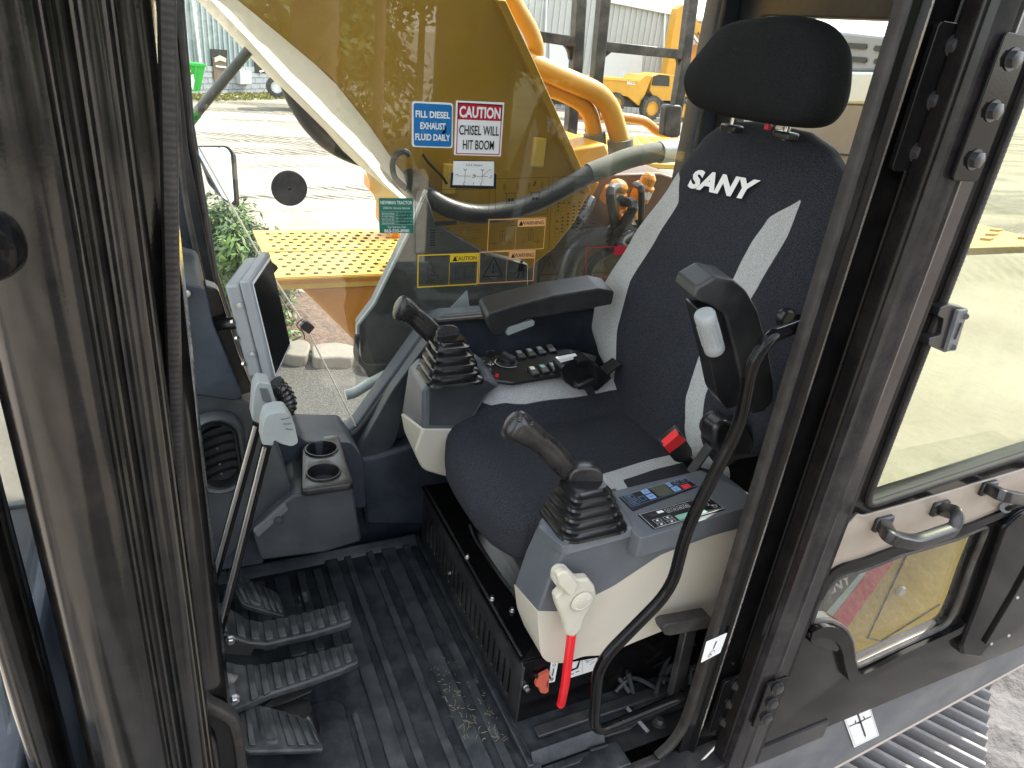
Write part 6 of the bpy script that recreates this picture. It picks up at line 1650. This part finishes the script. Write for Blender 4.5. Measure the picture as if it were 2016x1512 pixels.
# frame plate standing beside the boom foot, with a pale cut edge
M['plate_grey'] = mat('dusty_charcoal_plate', (.060, .060, .058), .3, spec=.6, bump=(120, .1, .001), dirt=((.22, .21, .19), .5, 5))
fp_ = thing('frame_plate', 'dark glossy upright frame plate with a pale edge below the boom', 'plate', WY(800, 620, 1.95))
q = [(836, 372), (860, 440), (960, 500), (1040, 520), (1040, 640), (930, 700), (760, 800), (712, 720), (706, 640), (738, 598), (800, 466)]
mb = MB(); mb.prism([WY(a, b, 1.95) for a, b in q], V(0, .05, 0)); mb.build('plate', M['plate_grey'], fp_, bevel=.004)
mb = MB(); mb.tube([WY(a, b, 1.945) for a, b in ((838, 374), (802, 464), (737, 597), (704, 640), (703, 690))], .006, 6); mb.build('cut_edge', M['hoodwhite'], fp_)
mb = MB(); mb.prism([WY(a, b, 1.943) for a, b in ((868, 626), (920, 572), (926, 616))], V(0, .004, 0)); mb.build('pale_patch', M['hoodwhite'], fp_, smooth=False)
mb = MB(); mb.tube(fillet_path([WY(a, b, 1.93) for a, b in ((703, 660), (700, 700), (716, 722), (760, 718))], .03, 4), .009, 10); mb.build('black_loop', M['hose'], fp_)
mb = MB(); mb.tube(smooth_path([WY(a, b, 1.9) for a, b in ((680, 778), (700, 772), (724, 757), (760, 738))], 4), .016, 10); tag(mb.build('white_hose', M['hoodwhite']), 'short white hose below the window beside the black frame plate', 'hose')
# main frame below the window
uf = thing('upper_frame', 'black upper frame of the excavator under the side window', 'machine frame', (.5, 2.2, -.2))
mb = MB(); mb.box((.3, 2.08, -.27), (2.6, .55, .34)); mb.build('frame_rail', M['satin'], uf, bevel=.01)
mb = MB(); mb.box((.3, 2.37, -.12), (2.4, .03, .06)); mb.build('frame_lip', M['grey_satin'], uf, bevel=.004)
# thick hose sagging across the window, with its sleeve and fitting
YH = 1.98
mh = thing('hydraulic_hose', 'thick black hydraulic hose sagging across the boom behind the seat', 'hose', WY(940, 420, YH))
hp2 = smooth_path([WY(a, b, y) for a, b, y in ((770, 296, 2.30), (796, 334, 2.16), (832, 376, 2.01), (880, 408, YH), (940, 421, YH), (1000, 415, YH), (1060, 396, YH), (1120, 366, YH), (1170, 338, YH), (1215, 320, YH))], 6)
rr_ = [.0245+.0045*min(1, i/16) for i in range(len(hp2))]
mb = MB(); mb.tube(hp2, rr_, 14); mb.build('hose', M['hose'], mh)
mb = MB(); mb.tube(smooth_path([WY(a, b, 1.97) for a, b in ((806, 306), (796, 298), (782, 304), (773, 322), (778, 350), (800, 372))], 6), .0085, 8); mb.build('bleed_hose', M['hose'], mh)
mb = MB(); hs_ = smooth_path([WY(a, b, YH) for a, b in ((1160, 342), (1200, 326), (1240, 311), (1280, 302), (1300, 300))], 5); mb.tube(hs_, .0325, 14); mb.build('sleeve', M['sleeve'], mh)
mb = MB(); mb.tube([WY(1298, 300, YH), WY(1345, 295, YH)], .036, 18); mb.build('fitting', M['hoodwhite'], mh)
# black hoses curving under the boom
hb = 'black hoses looped along the boom'
for lab, pts_, r in (('long black hose looping low under the boom flange', ((566, 150), (580, 190), (610, 240), (650, 280), (700, 306), (760, 322)), .030), ('inner black hose close along the boom flange', ((590, 170), (622, 215), (668, 258), (720, 290), (770, 318)), .022)):
    mb = MB(); mb.tube(smooth_path([WY(a, b, 2.45) for a, b in pts_], 6), r, 12); tag(mb.build('boom_hose', M['hose']), lab, 'hose', hb)
mb = MB(); mb.tube([WY(374, 238, 2.3), WY(520, 62, 2.3)], .014, 12); rr0 = mb.build('guard_rod', M['grey_satin']); tag(rr0, 'slanting grey rod crossing the left warehouse view', 'rod')
mb = MB(); mb.tube([WY(372, 241, 2.3), WY(388, 221, 2.3)], .0155, 12); mb.build('green_tip', M['green_paint'], rr0)
mb = MB(); mb.tube(smooth_path([WY(a, b, YB_-.03) for a, b in ((832, 304), (845, 322), (868, 345), (880, 362))], 4), .004, 6); tag(mb.build('twig', M['ink']), 'thin dark twig lying against the boom plate', 'twig')
# yellow hydraulic pipes
yp = 'yellow hydraulic pipes over the deck'
def pipe(label, pts_, y, r, r_f=.12):
    t = thing('hydraulic_pipe', label, 'pipe', WY(*pts_[-1][:2], y), yp)
    mb = MB(); mb.tube(fillet_path([WY(a, b, yy) for a, b, yy in [(q[0], q[1], q[2] if len(q) > 2 else y) for q in pts_]], r_f, 8), r, 16); mb.build('pipe', M['pipe'], t)
    return t
pipe('upper yellow hydraulic pipe bending down behind the boom top', ((990, -30), (1046, 62), (1058, 100), (1040, 130, 2.7)), 2.6, .030)
t = pipe('outer yellow hydraulic pipe arching down to a grey clamp', ((1030, 118), (1100, 150), (1196, 190), (1222, 280)), 2.6, .040, .2)
mb = MB(); mb.cyl(WY(1221, 274, 2.6), WY(1222, 300, 2.6), .054, n=20); mb.build('clamp', M['sleeve'], t)
t = pipe('inner yellow hydraulic pipe below the outer one', ((1050, 165), (1110, 182), (1160, 212), (1172, 268)), 2.65, .033, .15)
mb = MB(); mb.cyl(WY(1170, 262, 2.65), WY(1172, 284, 2.65), .046, n=20); mb.build('clamp', M['sleeve'], t)
# yellow deck body, treads and orange rail beyond
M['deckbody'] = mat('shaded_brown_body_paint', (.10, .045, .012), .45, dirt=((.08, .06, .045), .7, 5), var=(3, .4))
fd = thing('machine_deck', 'yellow machine deck with tread plates and an orange kerb beyond the hose', 'deck', (2.2, 3.2, .8))
def dprism(name, mt, q, z, d, bev=.004, par=None):
    mb = MB(); mb.prism([WZ(a, b, z) for a, b in q], V(0, 0, -d)); return mb.build(name, M[mt], par or fd, bevel=bev)
mb = MB(); mb.prism([WY(a, b, 2.5) for a, b in ((1096, 300), (1192, 282), (1200, 300), (1196, 318), (1140, 345), (1118, 345))], V(0, .5, 0)); mb.build('valve_block', M['yellow'], fd, bevel=.01)
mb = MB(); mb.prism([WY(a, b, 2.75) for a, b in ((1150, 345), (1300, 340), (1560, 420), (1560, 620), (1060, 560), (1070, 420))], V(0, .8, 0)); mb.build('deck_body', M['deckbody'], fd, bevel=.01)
mb = MB(); mb.prism([WY(a, b, 2.72) for a, b in ((1060, 486), (1130, 456), (1220, 446), (1560, 440), (1560, 640), (1050, 600))], V(0, .1, 0)); mb.build('dark_cover', M['satin'], fd, bevel=.02)
dprism('tread_plate', 'yellow_tread', ((1130, 262), (1420, 272), (1470, 330), (1200, 318)), .86, .03)
mb = MB(); mb.tube(fillet_path([WY(a, b, 3.6) for a, b in ((1130, 226), (1228, 231), (1272, 238), (1296, 262), (1330, 262))], .08, 5), .026, 12); mb.build('kerb_rail', M['orange'], fd)
# raised diamonds on the tread
dm = None
for j in range(5):
    for i in range(22):
        p = WZ(1140, 266, .86)+V(.105*i+.05*(j % 2), -.0-.10*j-.05*0, .004)
        if not (WZ(1470, 330, .86).y-.05 < p.y): continue
        if dm is None:
            q = MB(); q.prism([p+V(-.045, 0, 0), p+V(0, -.012, 0), p+V(.045, 0, 0), p+V(0, .012, 0)], V(0, 0, .008)); dm = q.build('tread_diamond', M['yellow_tread'], fd); d0 = WLOC[dm.name].copy(); dp0 = p.copy()
        else: inst(dm, 'tread_diamond', d0+(p-dp0), fd)
hzb = MB()
rgh = random.Random(9)
for k in range(8):
    a, b = rgh.uniform(1070, 1270), rgh.uniform(350, 470)
    hzb.tube(smooth_path([WY(a, b, 2.6), WY(a+rgh.uniform(-30, 40), b+rgh.uniform(10, 40), 2.5), WY(a+rgh.uniform(-60, 60), b+rgh.uniform(40, 100), 2.6)], 5), rgh.uniform(.012, .026), 9)
hzb.build('hose_bundle', M['hose'], fd)
for a, b, r, h in ((1206, 372, .055, .10), (1262, 366, .045, .12), (1235, 420, .06, .08)):
    c = WY(a, b, 2.66); mb = MB(); mb.lathe([(r, 0), (r, .55), (r*.75, .62), (r*.75, .85), (r*.4, 1)], c+V(0, 0, -.06), V(.02, -.03, h), 18); k = mb.build('valve_housing', M['orange'], fd, bevel=.003)
    mb = MB(); mb.cyl(c+V(0, -r, -.03), c+V(0, -r-.02, -.03), r*.4, n=12); mb.build('valve_cap', M['zinc'], k)
mb = MB(); mb.prism([WY(a, b, 2.70) for a, b in ((1098, 352), (1150, 336), (1180, 360), (1150, 420), (1108, 420))], V(0, .06, 0)); mb.build('side_bracket', M['yellow'], fd, bevel=.005)
mb = MB(); mb.tube(smooth_path([WY(a, b, 2.6) for a, b in ((1112, 560), (1130, 500), (1180, 462), (1240, 452), (1300, 470))], 6), .035, 12); mb.build('return_hose', M['hose'], fd)
mb = MB(); mb.tube(smooth_path([WY(a, b, 2.62) for a, b in ((1150, 570), (1165, 520), (1210, 490), (1270, 488), (1310, 510))], 6), .024, 10); mb.build('return_hose', M['hose'], fd)
# black guard posts with gusseted cross bars
gp2 = 'black guard frames on the far deck'
def guard(label, pa, pb, bars, y):
    t = thing('post_guard', label, 'guard frame', WY(*pa[-1], y), gp2)
    for p in (pa, pb):
        if p:
            mb = MB(); mb.tube([WY(a, b, y) for a, b in p], .026, 4, sec=[(1, 1), (1, -1), (-1, -1), (-1, 1)]); mb.build('post', M['rail'], t, bevel=.004)
    for (a, b, c, d) in bars:
        mb = MB(); mb.tube([WY(a, b, y), WY(c, d, y)], .022, sec=[(1, 1), (1, -1), (-1, -1), (-1, 1)]); mb.build('cross_bar', M['rail'], t, bevel=.004)
    return t
t = guard('left black guard frame with a curved gusset, nearest the boom', ((1143, -40), (1134, 120), (1122, 265)), None, [(1050, 70, 1140, 84)], 3.2)
mb = MB(); mb.prism(round_poly([WY(a, b, 3.2) for a, b in ((1106, 84), (1136, 86), (1130, 122), (1122, 118), (1120, 100))], .02), V(0, .02, 0)); mb.build('gusset', M['rail'], t)
t = guard('right black guard frame with a top bar and two gussets', ((1192, -40), (1178, 110), (1164, 262)), ((1366, -40), (1346, 120), (1322, 270)), [(1176, 90, 1348, 108)], 3.2)
for q in (((1182, 98), (1206, 101), (1186, 118), (1178, 132)), ((1322, 104), (1344, 107), (1338, 136), (1334, 118))):
    mb = MB(); mb.prism([WY(a, b, 3.2) for a, b in q], V(0, .02, 0)); mb.build('gusset', M['rail'], t)
mb = MB(); mb.prism(round_poly([WY(a, b, 3.15) for a, b in ((1312, 206), (1344, 208), (1340, 270), (1306, 268))], .02), V(0, .05, 0)); mb.build('post_cover', M['rail'], t, bevel=.01)
# front right deck box with perforated tread plate
fb = thing('tread_box', 'yellow storage box with a perforated anti slip top beyond the window', 'storage box', (.8, 3.15, .4))
zt2 = WY(545, 547, 2.82).z; x0_ = WY(540, 547, 2.82).x
mb = MB(); mb.box((x0_+1.1, 3.17, zt2-.006), (2.2, .72, .010)); mb.build('top_plate', M['yellow_tread'], fb, bevel=.002)
mb = MB(); mb.box((x0_+1.1, 2.818, zt2-.012), (2.2, .012, .030)); mb.build('edge_strip', M['orange'], fb, bevel=.003)
mb = MB(); mb.box((x0_+1.1, 2.826, zt2-.040), (2.2, .012, .024)); mb.build('edge_band', M['yellow_tread'], fb, bevel=.002)
mb = MB(); mb.prism([V(x0_+.10, 2.84, zt2-.054), V(2.5, 2.84, zt2-.054), V(2.5, 2.84, zt2-.44), V(x0_+.62, 2.84, zt2-.44), V(x0_+.34, 2.84, zt2-.33)], V(0, .66, 0)); mb.build('box_body', M['orange'], fb, bevel=.02, seg=3)  # box front is yellow in shade, put into the colour as orange
mb = MB(); mb.tube([V(x0_+.0, 3.17, zt2+.001), V(x0_+2.2, 3.17, zt2+.001)], .003, 4); mb.build('plate_joint', M['orange'], fb)
dm = None; n_ = 0
M['hole'] = mat('dark_plate_hole', (.05, .035, .02), .8)
for j in range(13):
    for i in range(23):
        p = V(x0_+.06+.055*i+.027*(j % 2), 2.86+.050*j, zt2)
        if dm is None:
            q = MB(); q.lathe([(.0125, 0), (.011, .6), (.0075, 1)], p, V(0, 0, .004), 8, caps=False)
            q.lathe([(.0075, 1), (.001, .8)], p, V(0, 0, .004), 8, caps=False); dm = q.build('grip_hole', [M['hole']], fb); d0 = WLOC[dm.name].copy(); dp0 = p.copy()
        else: inst(dm, 'grip_hole', d0+(p-dp0), fb)
        n_ += 1
# orange lifting bracket on the box
ob = thing('lift_bracket', 'orange step bracket standing on the perforated box', 'bracket', WY(760, 400, 3.3))
mb = MB(); mb.prism([WY(a, b, 3.35) for a, b in ((728, 350), (752, 348), (760, 368), (790, 374), (800, 400), (800, 470), (770, 470), (752, 440), (752, 400), (728, 372))], V(0, .12, 0)); mb.build('bracket', M['orange'], ob, bevel=.006)
# door mirror outside, front right
mi = thing('side_mirror', 'outside rear view mirror with a dark rounded frame at the front right', 'mirror', WY(425, 340, 2.25))
mc = WY(418, 344, 2.3); mn = V(-.45, -.84, .50).normalized(); mu = mn.cross(V(.0, .0, 1)).normalized(); mv = mu.cross(mn).normalized()
if mv.z < 0: mv = -mv
mq = [WP(a, b, mc, mn) for a, b in ((383, 288), (446, 288), (456, 300), (463, 396), (458, 402), (440, 392), (410, 360))]
mb = MB(); mb.prism(round_poly([p+(p-mc).normalized()*.004 for p in mq], .012), -mn*.03); mb.build('housing', M['black_plastic'], mi, bevel=.006)
M['mirror'] = mat('mirror_glass', (.9, .92, .93), .01, metal=1)
mb = MB(); mb.prism(round_poly([p-(p-mc).normalized()*.004+mn*.002 for p in mq], .012), -mn*.004); mb.build('mirror_glass', M['mirror'], mi, smooth=False)
mb = MB(); mb.tube([WP(384, 300, mc, mn)-mn*.03, V(-.12, 1.9, 1.05), V(-.2, 1.85, 1.0)], .012, 10); mb.build('bracket', M['black_plastic'], mi)
# engine hood seen through the rear window
hd_ = thing('engine_hood', 'grey engine hood with vent slots behind the cab, seen beside the headrest', 'engine hood', (3.0, 1.4, .8))
XH = 2.25
def hq(name, mt, q, x=XH, d=.5, par=None, bev=.01):
    mb = MB(); mb.prism([WX(a, b, x) for a, b in q], V(d, 0, 0)); return mb.build(name, M[mt], par or hd_, bevel=bev)
hq('hood_top', 'hood', ((1500, 45), (1655, 62), (1760, 74), (1760, 140), (1500, 138)), XH+.05)
hq('hood_band', 'hoodwhite', ((1500, 138), (1760, 142), (1760, 206), (1500, 200)), XH)
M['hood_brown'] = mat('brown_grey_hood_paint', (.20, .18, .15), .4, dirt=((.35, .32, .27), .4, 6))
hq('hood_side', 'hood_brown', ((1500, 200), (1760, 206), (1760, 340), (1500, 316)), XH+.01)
mb = MB(); mb.tube([WX(1500, 292, XH+.005), WX(1760, 312, XH+.005)], .003, 5); mb.build('panel_gap', M['ink'], hd_)
for b in (90, 116):
    mb = MB(); mb.prism(rr_pts(WX(1676, b, XH+.048), (0, 1, 0), (0, 0, 1), .14, .018, .008), V(-.004, 0, 0)); mb.build('vent_slot', M['ink'], hd_)
    mb = MB(); mb.prism(rr_pts(WX(1735, b+6, XH+.048), (0, 1, 0), (0, 0, 1), .06, .018, .008), V(-.004, 0, 0)); mb.build('vent_slot', M['ink'], hd_)
wk = thing('rear_walkway', 'yellow tread plate walkway behind the cab', 'walkway', (2.1, 1.4, .68))
zz_ = WX(1640, 345, XH-.02).z
mb = MB(); mb.box((1.93, 1.50, zz_-.02), (.40, .84, .02)); mb.build('tread_plate', M['yellow_tread'], wk, bevel=.003)
mb = MB(); mb.box((1.73, 1.50, zz_-.045), (.02, .84, .03)); mb.build('kick_plate', M['yellow_tread'], wk, bevel=.003)
dm = None
for j in range(5):
    for i in range(9):
        p = V(1.77+.08*j+.0, 1.14+.08*i+.04*(j % 2), zz_-.010)
        if dm is None:
            q = MB(); q.prism([p+V(-.03, 0, 0), p+V(0, -.010, 0), p+V(.03, 0, 0), p+V(0, .010, 0)], V(0, 0, .006)); dm = q.build('tread_diamond', M['yellow_tread'], wk); d0 = WLOC[dm.name].copy(); dp0 = p.copy()
        else: inst(dm, 'tread_diamond', d0+(p-dp0), wk)
mb = MB(); mb.tube(smooth_path([V(1.56, 1.12, .86), V(1.57, 1.08, .75), V(1.56, 1.04, .66), V(1.57, 1.0, .60)], 8), [.022+(.004 if k % 2 else 0) for k in range(25)], 10); tag(mb.build('corrugated_hose', M['rubber']), 'short corrugated black hose behind the seat at the rear window', 'hose')

# ------------------------------------------------------------------ decals on the side window
YG = 1.7535
def gdecal(name, label, quad, mt, r=0, group='stickers on the side window', y=YG):
    o, P = ydecal(name, '', quad, y, mt, r); tag(o, label, 'sticker', group); return o, P
o, P = gdecal('reminder_sticker', 'blue sticker with white lettering about diesel exhaust fluid', ((811, 199), (892, 203), (891, 292), (811, 289)), 'white_ink', .008)
p = prn(P, lift=.0008); 
q = Print(p.o+p.u*.02+p.v*.02, p.u*.96, p.v*.96, n=p.n, lift=.0008)
q.mb.prism(round_poly([q.at(.015, .015), q.at(.985, .015), q.at(.985, .985), q.at(.015, .985)], .007), q.n*.0002); q.build('blue_field', M['blue'], o)
q = Print(p.o, p.u, p.v, n=p.n, lift=.0014); q.ring(.52, .52, .030, .007, 130, 400, 18); q.ring(.52, .52, .030, .007, 0, 60, 8); q.poly([(.42, .54), (.54, .40), (.60, .40), (.60, .64), (.54, .64), (.54, .52), (.46, .60)]); q.build('logo', M['bluelogo'], o)
q = Print(p.o, p.u, p.v, n=p.n, lift=.0018)
q.text('FILL DIESEL', .5, .265, .15, .84, offset=.03); q.text('EXHAUST', .5, .515, .15, .62, offset=.03); q.text('FLUID DAILY', .5, .765, .15, .86, offset=.03); q.build('lettering', M['white_ink'], o)
o, P = gdecal('caution_sticker', 'white and red caution sticker about the chisel hitting the boom', ((898, 198), (993, 202), (986, 308), (894, 305)), 'white_ink', .002)
p = prn(P, lift=.0008)
p.frame(.035, .03, .965, .97, .0024); p.rect(.035, .03, .965, .33); p.build('red_field', M['darkred'], o)
q = Print(p.o, p.u, p.v, n=p.n, lift=.0014); q.text('CAUTION', .5, .19, .21, .86, offset=.035); q.build('heading', M['white_ink'], o)
q = Print(p.o, p.u, p.v, n=p.n, lift=.0014); q.text('CHISEL WILL', .5, .52, .18, .84, offset=.015); q.text('HIT BOOM', .5, .79, .18, .66, offset=.015); q.build('lettering', M['ink'], o)
o, P = gdecal('pattern_card', 'small white control pattern card in a black holder', ((893, 317), (973, 318), (972, 366), (891, 364)), 'white', 0, y=1.744)
p = prn(P, lift=.0008)
p.text('S.A.E. Pattern', .50, .14, .085, .40)
for cx in (.28, .70):
    p.stroke([(cx, .32), (cx, .88)], .0009); p.stroke([(cx-.14, .60), (cx+.14, .60)], .0009)
    for dx, dy, a0 in ((0, -.30, 0), (0, .32, 90), (-.20, 0, 200), (.20, 0, 300)): p.ring(cx+dx, .60+dy, .0038, .0013, a0, a0+190, 8)
p.stroke([(.70, .60), (.88, .32), (.93, .32)], .0009); p.stroke([(.49, .97), (.49, .86)], .0012); p.build('print', M['ink'], o)
mb = MB()
hq2 = [WY(a, b, 1.742) for a, b in ((888, 340), (893, 340), (891, 365), (972, 367), (973, 341), (978, 341), (977, 372), (886, 370))]
mb.prism(hq2, V(0, .006, 0)); tag(mb.build('card_holder', M['black_plastic'], bevel=.001), 'black plastic holder under the white pattern card', 'card holder')
mb = MB(); mb.box(WY(933, 342, 1.7465), (.112, .002, .066)); k = mb.build('backing', M['black_plastic'], None); tag(k, 'thin black backing plate behind the white pattern card', 'backing plate')
o, P = gdecal('service_sticker', 'small green service reminder sticker with a phone number', ((746, 390), (813, 390), (814, 459), (747, 459)), 'green', .002)
p = prn(P, lift=.0008)
p.text('NEWMAN TRACTOR', .5, .12, .10, .92, offset=.012); p.text('2500 Hr. Service Interval', .5, .27, .065, .78)
for k, s_ in enumerate(('Service Date', 'Hr. Meter Reading', 'Serviced By', 'Next Service Due')):
    p.text(s_, .07, .43+.09*k, .05, .36, align='l'); p.stroke([(.05, .475+.09*k), (.97, .475+.09*k)], .0004)
p.stroke([(.51, .38), (.51, .76)], .0004); p.stroke([(.05, .38), (.97, .38)], .0004)
p.text('For Service Call', .5, .815, .065, .52); p.text('863-533-8900', .5, .925, .10, .74, offset=.02); p.build('lettering', M['white_ink'], o)
q = Print(p.o, p.u, p.v, n=p.n, lift=.0012)
for k, s_ in enumerate(('1-5-24', '2187', 'RT', '4687')): q.text(s_, .56, .42+.09*k, .075, .34 if k != 2 else .14, align='l', shear=.3)
q.build('handwriting', M['ink'], o)
# clear films with printed charts and warnings
def film(name, label, quad, frame_mt, w=.0016, y=YG):
    P = [WY(a, b, y) for a, b in quad]; p = prn(P, lift=.0002)
    p.frame(0, 0, 1, 1, w); o = p.build(name, M[frame_mt], None); tag(o, label, 'sticker', 'stickers on the side window')
    return o, (lambda l=.0006: prn(P, lift=l))
rgd = random.Random(4)
o, pf = film('chart_film', 'clear lifting chart film with an excavator line drawing', ((818, 374), (962, 371), (958, 492), (814, 500)), 'inkgrey', .0010)
p = pf(); p.stroke([(.10, .12), (.06, .19), (.10, .17), (.13, .19), (.10, .12)], .0008); p.stroke([(.10, .05), (.08, .10), (.10, .12), (.12, .10), (.10, .05)], .0006)
p.frame(.26, .30, .46, .44, .0009); p.frame(.29, .34, .37, .40, .0007)
p.mb.prism(round_poly([p.at(.26, .49), p.at(.56, .49), p.at(.56, .56), p.at(.26, .56)], .005), p.n*.0002)
p.stroke([(.46, .42), (.56, .26), (.70, .22), (.86, .36), (.66, .44), (.60, .52), (.66, .55), (.72, .46)], .0010); p.stroke([(.46, .36), (.58, .20), (.72, .18), (.90, .34)], .0007)
for k in range(7): p.rect(.20, .62+.04*k, .27, .64+.04*k)
for k in range(6): p.stroke([(.30, .62+.05*k), (.92, .60+.05*k)], .0004)
for k in range(9): p.ring(rgd.uniform(.32, .86), rgd.uniform(.6, .85), .004, .0006, n=10)
for k in range(3): p.rect(.24, .20+.03*k, .28, .215+.03*k)
p.stroke([(.42, .60), (.60, .86)], .0004); p.stroke([(.56, .60), (.72, .86)], .0004); p.build('print', M['inkgrey'], o)
o, pf = film('pattern_film', 'clear control film with two small machine icons behind the hose', ((976, 352), (1080, 346), (1078, 422), (972, 426)), 'inkgrey', .0010)
p = pf()
for cx in (.28, .74):
    p.mb.face; p.frame(cx-.08, .38, cx+.08, .66, .0012); p.rect(cx-.05, .52, cx-.01, .60); p.rect(cx+.01, .52, cx+.05, .60); p.stroke([(cx-.13, .34), (cx-.08, .40)], .001); p.stroke([(cx+.13, .34), (cx+.08, .40)], .001); p.stroke([(cx-.12, .72), (cx-.08, .66)], .001); p.stroke([(cx+.12, .72), (cx+.08, .66)], .001)
    for s_ in (-1, 1):
        p.ring(cx+s_*.12, .18, .004, .0008, n=8); p.ring(cx+s_*.12, .26, .003, .0008, n=8); p.stroke([(cx+s_*.12, .12), (cx+s_*.12, .32)], .0006)
p.stroke([(.70, .22), (.74, .10)], .004); p.build('print', M['ink'], o)
o, pf = film('lift_film', 'large clear load chart film with tables, nearest the seat', ((1088, 348), (1276, 343), (1262, 480), (1076, 490)), 'inkgrey', .0010)
p = pf(); p.stroke([(.10, .17), (.20, .08), (.32, .14)], .0016); p.ring(.10, .18, .004, .001, n=10); p.ring(.33, .15, .004, .001, n=10); p.stroke([(.13, .02), (.31, .02)], .0008)
for k in range(12):
    p.stroke([(.04, .32+.05*k), (.48, .31+.05*k)], .0004)
for k in range(9): p.stroke([(.05+.053*k, .34), (.05+.053*k, .84)], .0004)
for k in range(60): 
    a, b = rgd.randrange(8), rgd.randrange(9); p.rect(.063+.053*a, .345+.05*b, .085+.053*a, .36+.05*b)
for k in range(10): p.stroke([(.56, .24+.05*k), (.98, .23+.05*k)], .0003); p.stroke([(.58+.04*k, .22), (.58+.04*k, .74)], .0003)
p.stroke([(.62, .28), (.70, .22), (.80, .30), (.84, .42), (.78, .38), (.70, .28)], .0009); p.stroke([(.70, .70), (.76, .60), (.82, .52), (.90, .50)], .0010); p.rect(.80, .45, .88, .50); p.ring(.82, .53, .004, .0018, n=8); p.ring(.88, .53, .004, .0018, n=8); p.build('print', M['inkgrey'], o)
def tri(p, cx, cy, h, w, lw):
    p.stroke([(cx, cy-h/2), (cx+w/2, cy+h/2), (cx-w/2, cy+h/2), (cx, cy-h/2)], lw)
def solid_tri(p, cx, cy, h, w): p.poly([(cx, cy-h/2), (cx+w/2, cy+h/2), (cx-w/2, cy+h/2)])
o, pf = film('warning_film', 'amber framed warning film with a manual symbol above the seat belt film', ((962, 432), (1075, 426), (1070, 490), (958, 494)), 'pink', .0020)
p = pf(); p.rect(.50, .04, .98, .26); p.stroke([(.48, .26), (.48, .98)], .0008); p.build('heading_field', M['pink'], o)
p = pf(.001); p.text('WARNING', .76, .15, .12, .40, offset=.01); solid_tri(p, .555, .15, .15, .07); p.ring(.40, .16, .006, .0008, n=4); p.frame(.34, .09, .46, .22, .0009)
for cx in (.24, .74):
    p.text('END', cx, .37, .05, .08)
    for d in (-.03, 0.01, .05): p.stroke([(cx+d, .44), (cx+d, .72)], .0012)
    for s_ in (-.12, .13): p.stroke([(cx+s_-.06, .74), (cx+s_+.06, .74)], .0008); p.stroke([(cx+s_, .62), (cx+s_, .86)], .0008)
p.build('print', M['ink'], o)
o, pf = film('caution_film', 'yellow framed caution film with a machine and a manual drawing', ((822, 502), (943, 497), (940, 560), (821, 566)), 'yel_ink', .0030)
p = pf(); p.rect(.52, .03, .98, .26); p.stroke([(.515, .26), (.515, .98)], .001); p.build('heading_field', M['yel_ink'], o)
p = pf(.001); p.text('CAUTION', .78, .15, .13, .36, offset=.008); solid_tri(p, .60, .15, .16, .08); p.build('lettering', M['ink'], o)
p = pf(.001); p.stroke([(.18, .88), (.16, .50), (.20, .18), (.28, .62), (.36, .74)], .0008); p.stroke([(.20, .20), (.26, .40), (.22, .66)], .0006); p.frame(.18, .64, .34, .76, .0008); p.frame(.14, .80, .40, .88, .001); p.frame(.62, .40, .92, .80, .001); p.stroke([(.77, .40), (.77, .80)], .0008); p.frame(.65, .45, .75, .74, .0005); p.frame(.79, .45, .89, .74, .0005); p.build('drawing', M['inkgrey'], o)
o, pf = film('belt_film', 'amber framed warning film with a fasten seat belt figure', ((944, 496), (1054, 491), (1050, 553), (941, 558)), 'pink', .0024)
p = pf(); p.rect(.52, .03, .98, .26); p.stroke([(.49, .26), (.49, .98)], .0008); p.build('heading_field', M['pink'], o)
p = pf(.001); p.text('WARNING', .79, .145, .13, .36, offset=.008); solid_tri(p, .59, .145, .15, .07); tri(p, .25, .48, .60, .34, .0026); p.stroke([(.25, .36), (.25, .56)], .0030); p.rect(.237, .62, .263, .68)
p.ring(.755, .36, .0026, .0050, n=10); p.poly([(.71, .42), (.80, .42), (.82, .66), (.69, .66)]); p.stroke([(.72, .70), (.70, .88)], .0035); p.stroke([(.79, .70), (.81, .88)], .0035); p.stroke([(.62, .74), (.70, .66), (.82, .66), (.90, .74)], .0012); p.build('print', M['ink'], o)
o, pf = film('danger_film', 'faint clear warning film with a black triangle and open manual', ((1056, 492), (1150, 488), (1146, 548), (1052, 552)), 'inkgrey', .0005)
p = pf(.001); tri(p, .28, .50, .62, .38, .0020); p.stroke([(.28, .38), (.28, .60)], .0026); p.ring(.76, .6, .012, .0010, 180, 360, 12); p.frame(.6, .42, .92, .84, .0008); p.stroke([(.76, .42), (.76, .84)], .0008); p.build('print', M['ink'], o)
o, pf = film('red_film', 'crimson framed danger film half hidden by the backrest', ((1154, 487), (1262, 482), (1258, 542), (1150, 548)), 'dred_ink', .0022)
p = pf(); p.rect(.50, .03, .98, .28); p.build('heading_field', M['dred_ink'], o)
p = pf(.001); tri(p, .26, .52, .62, .36, .0018); p.stroke([(.26, .42), (.26, .62)], .002); p.build('print', M['ink'], o)
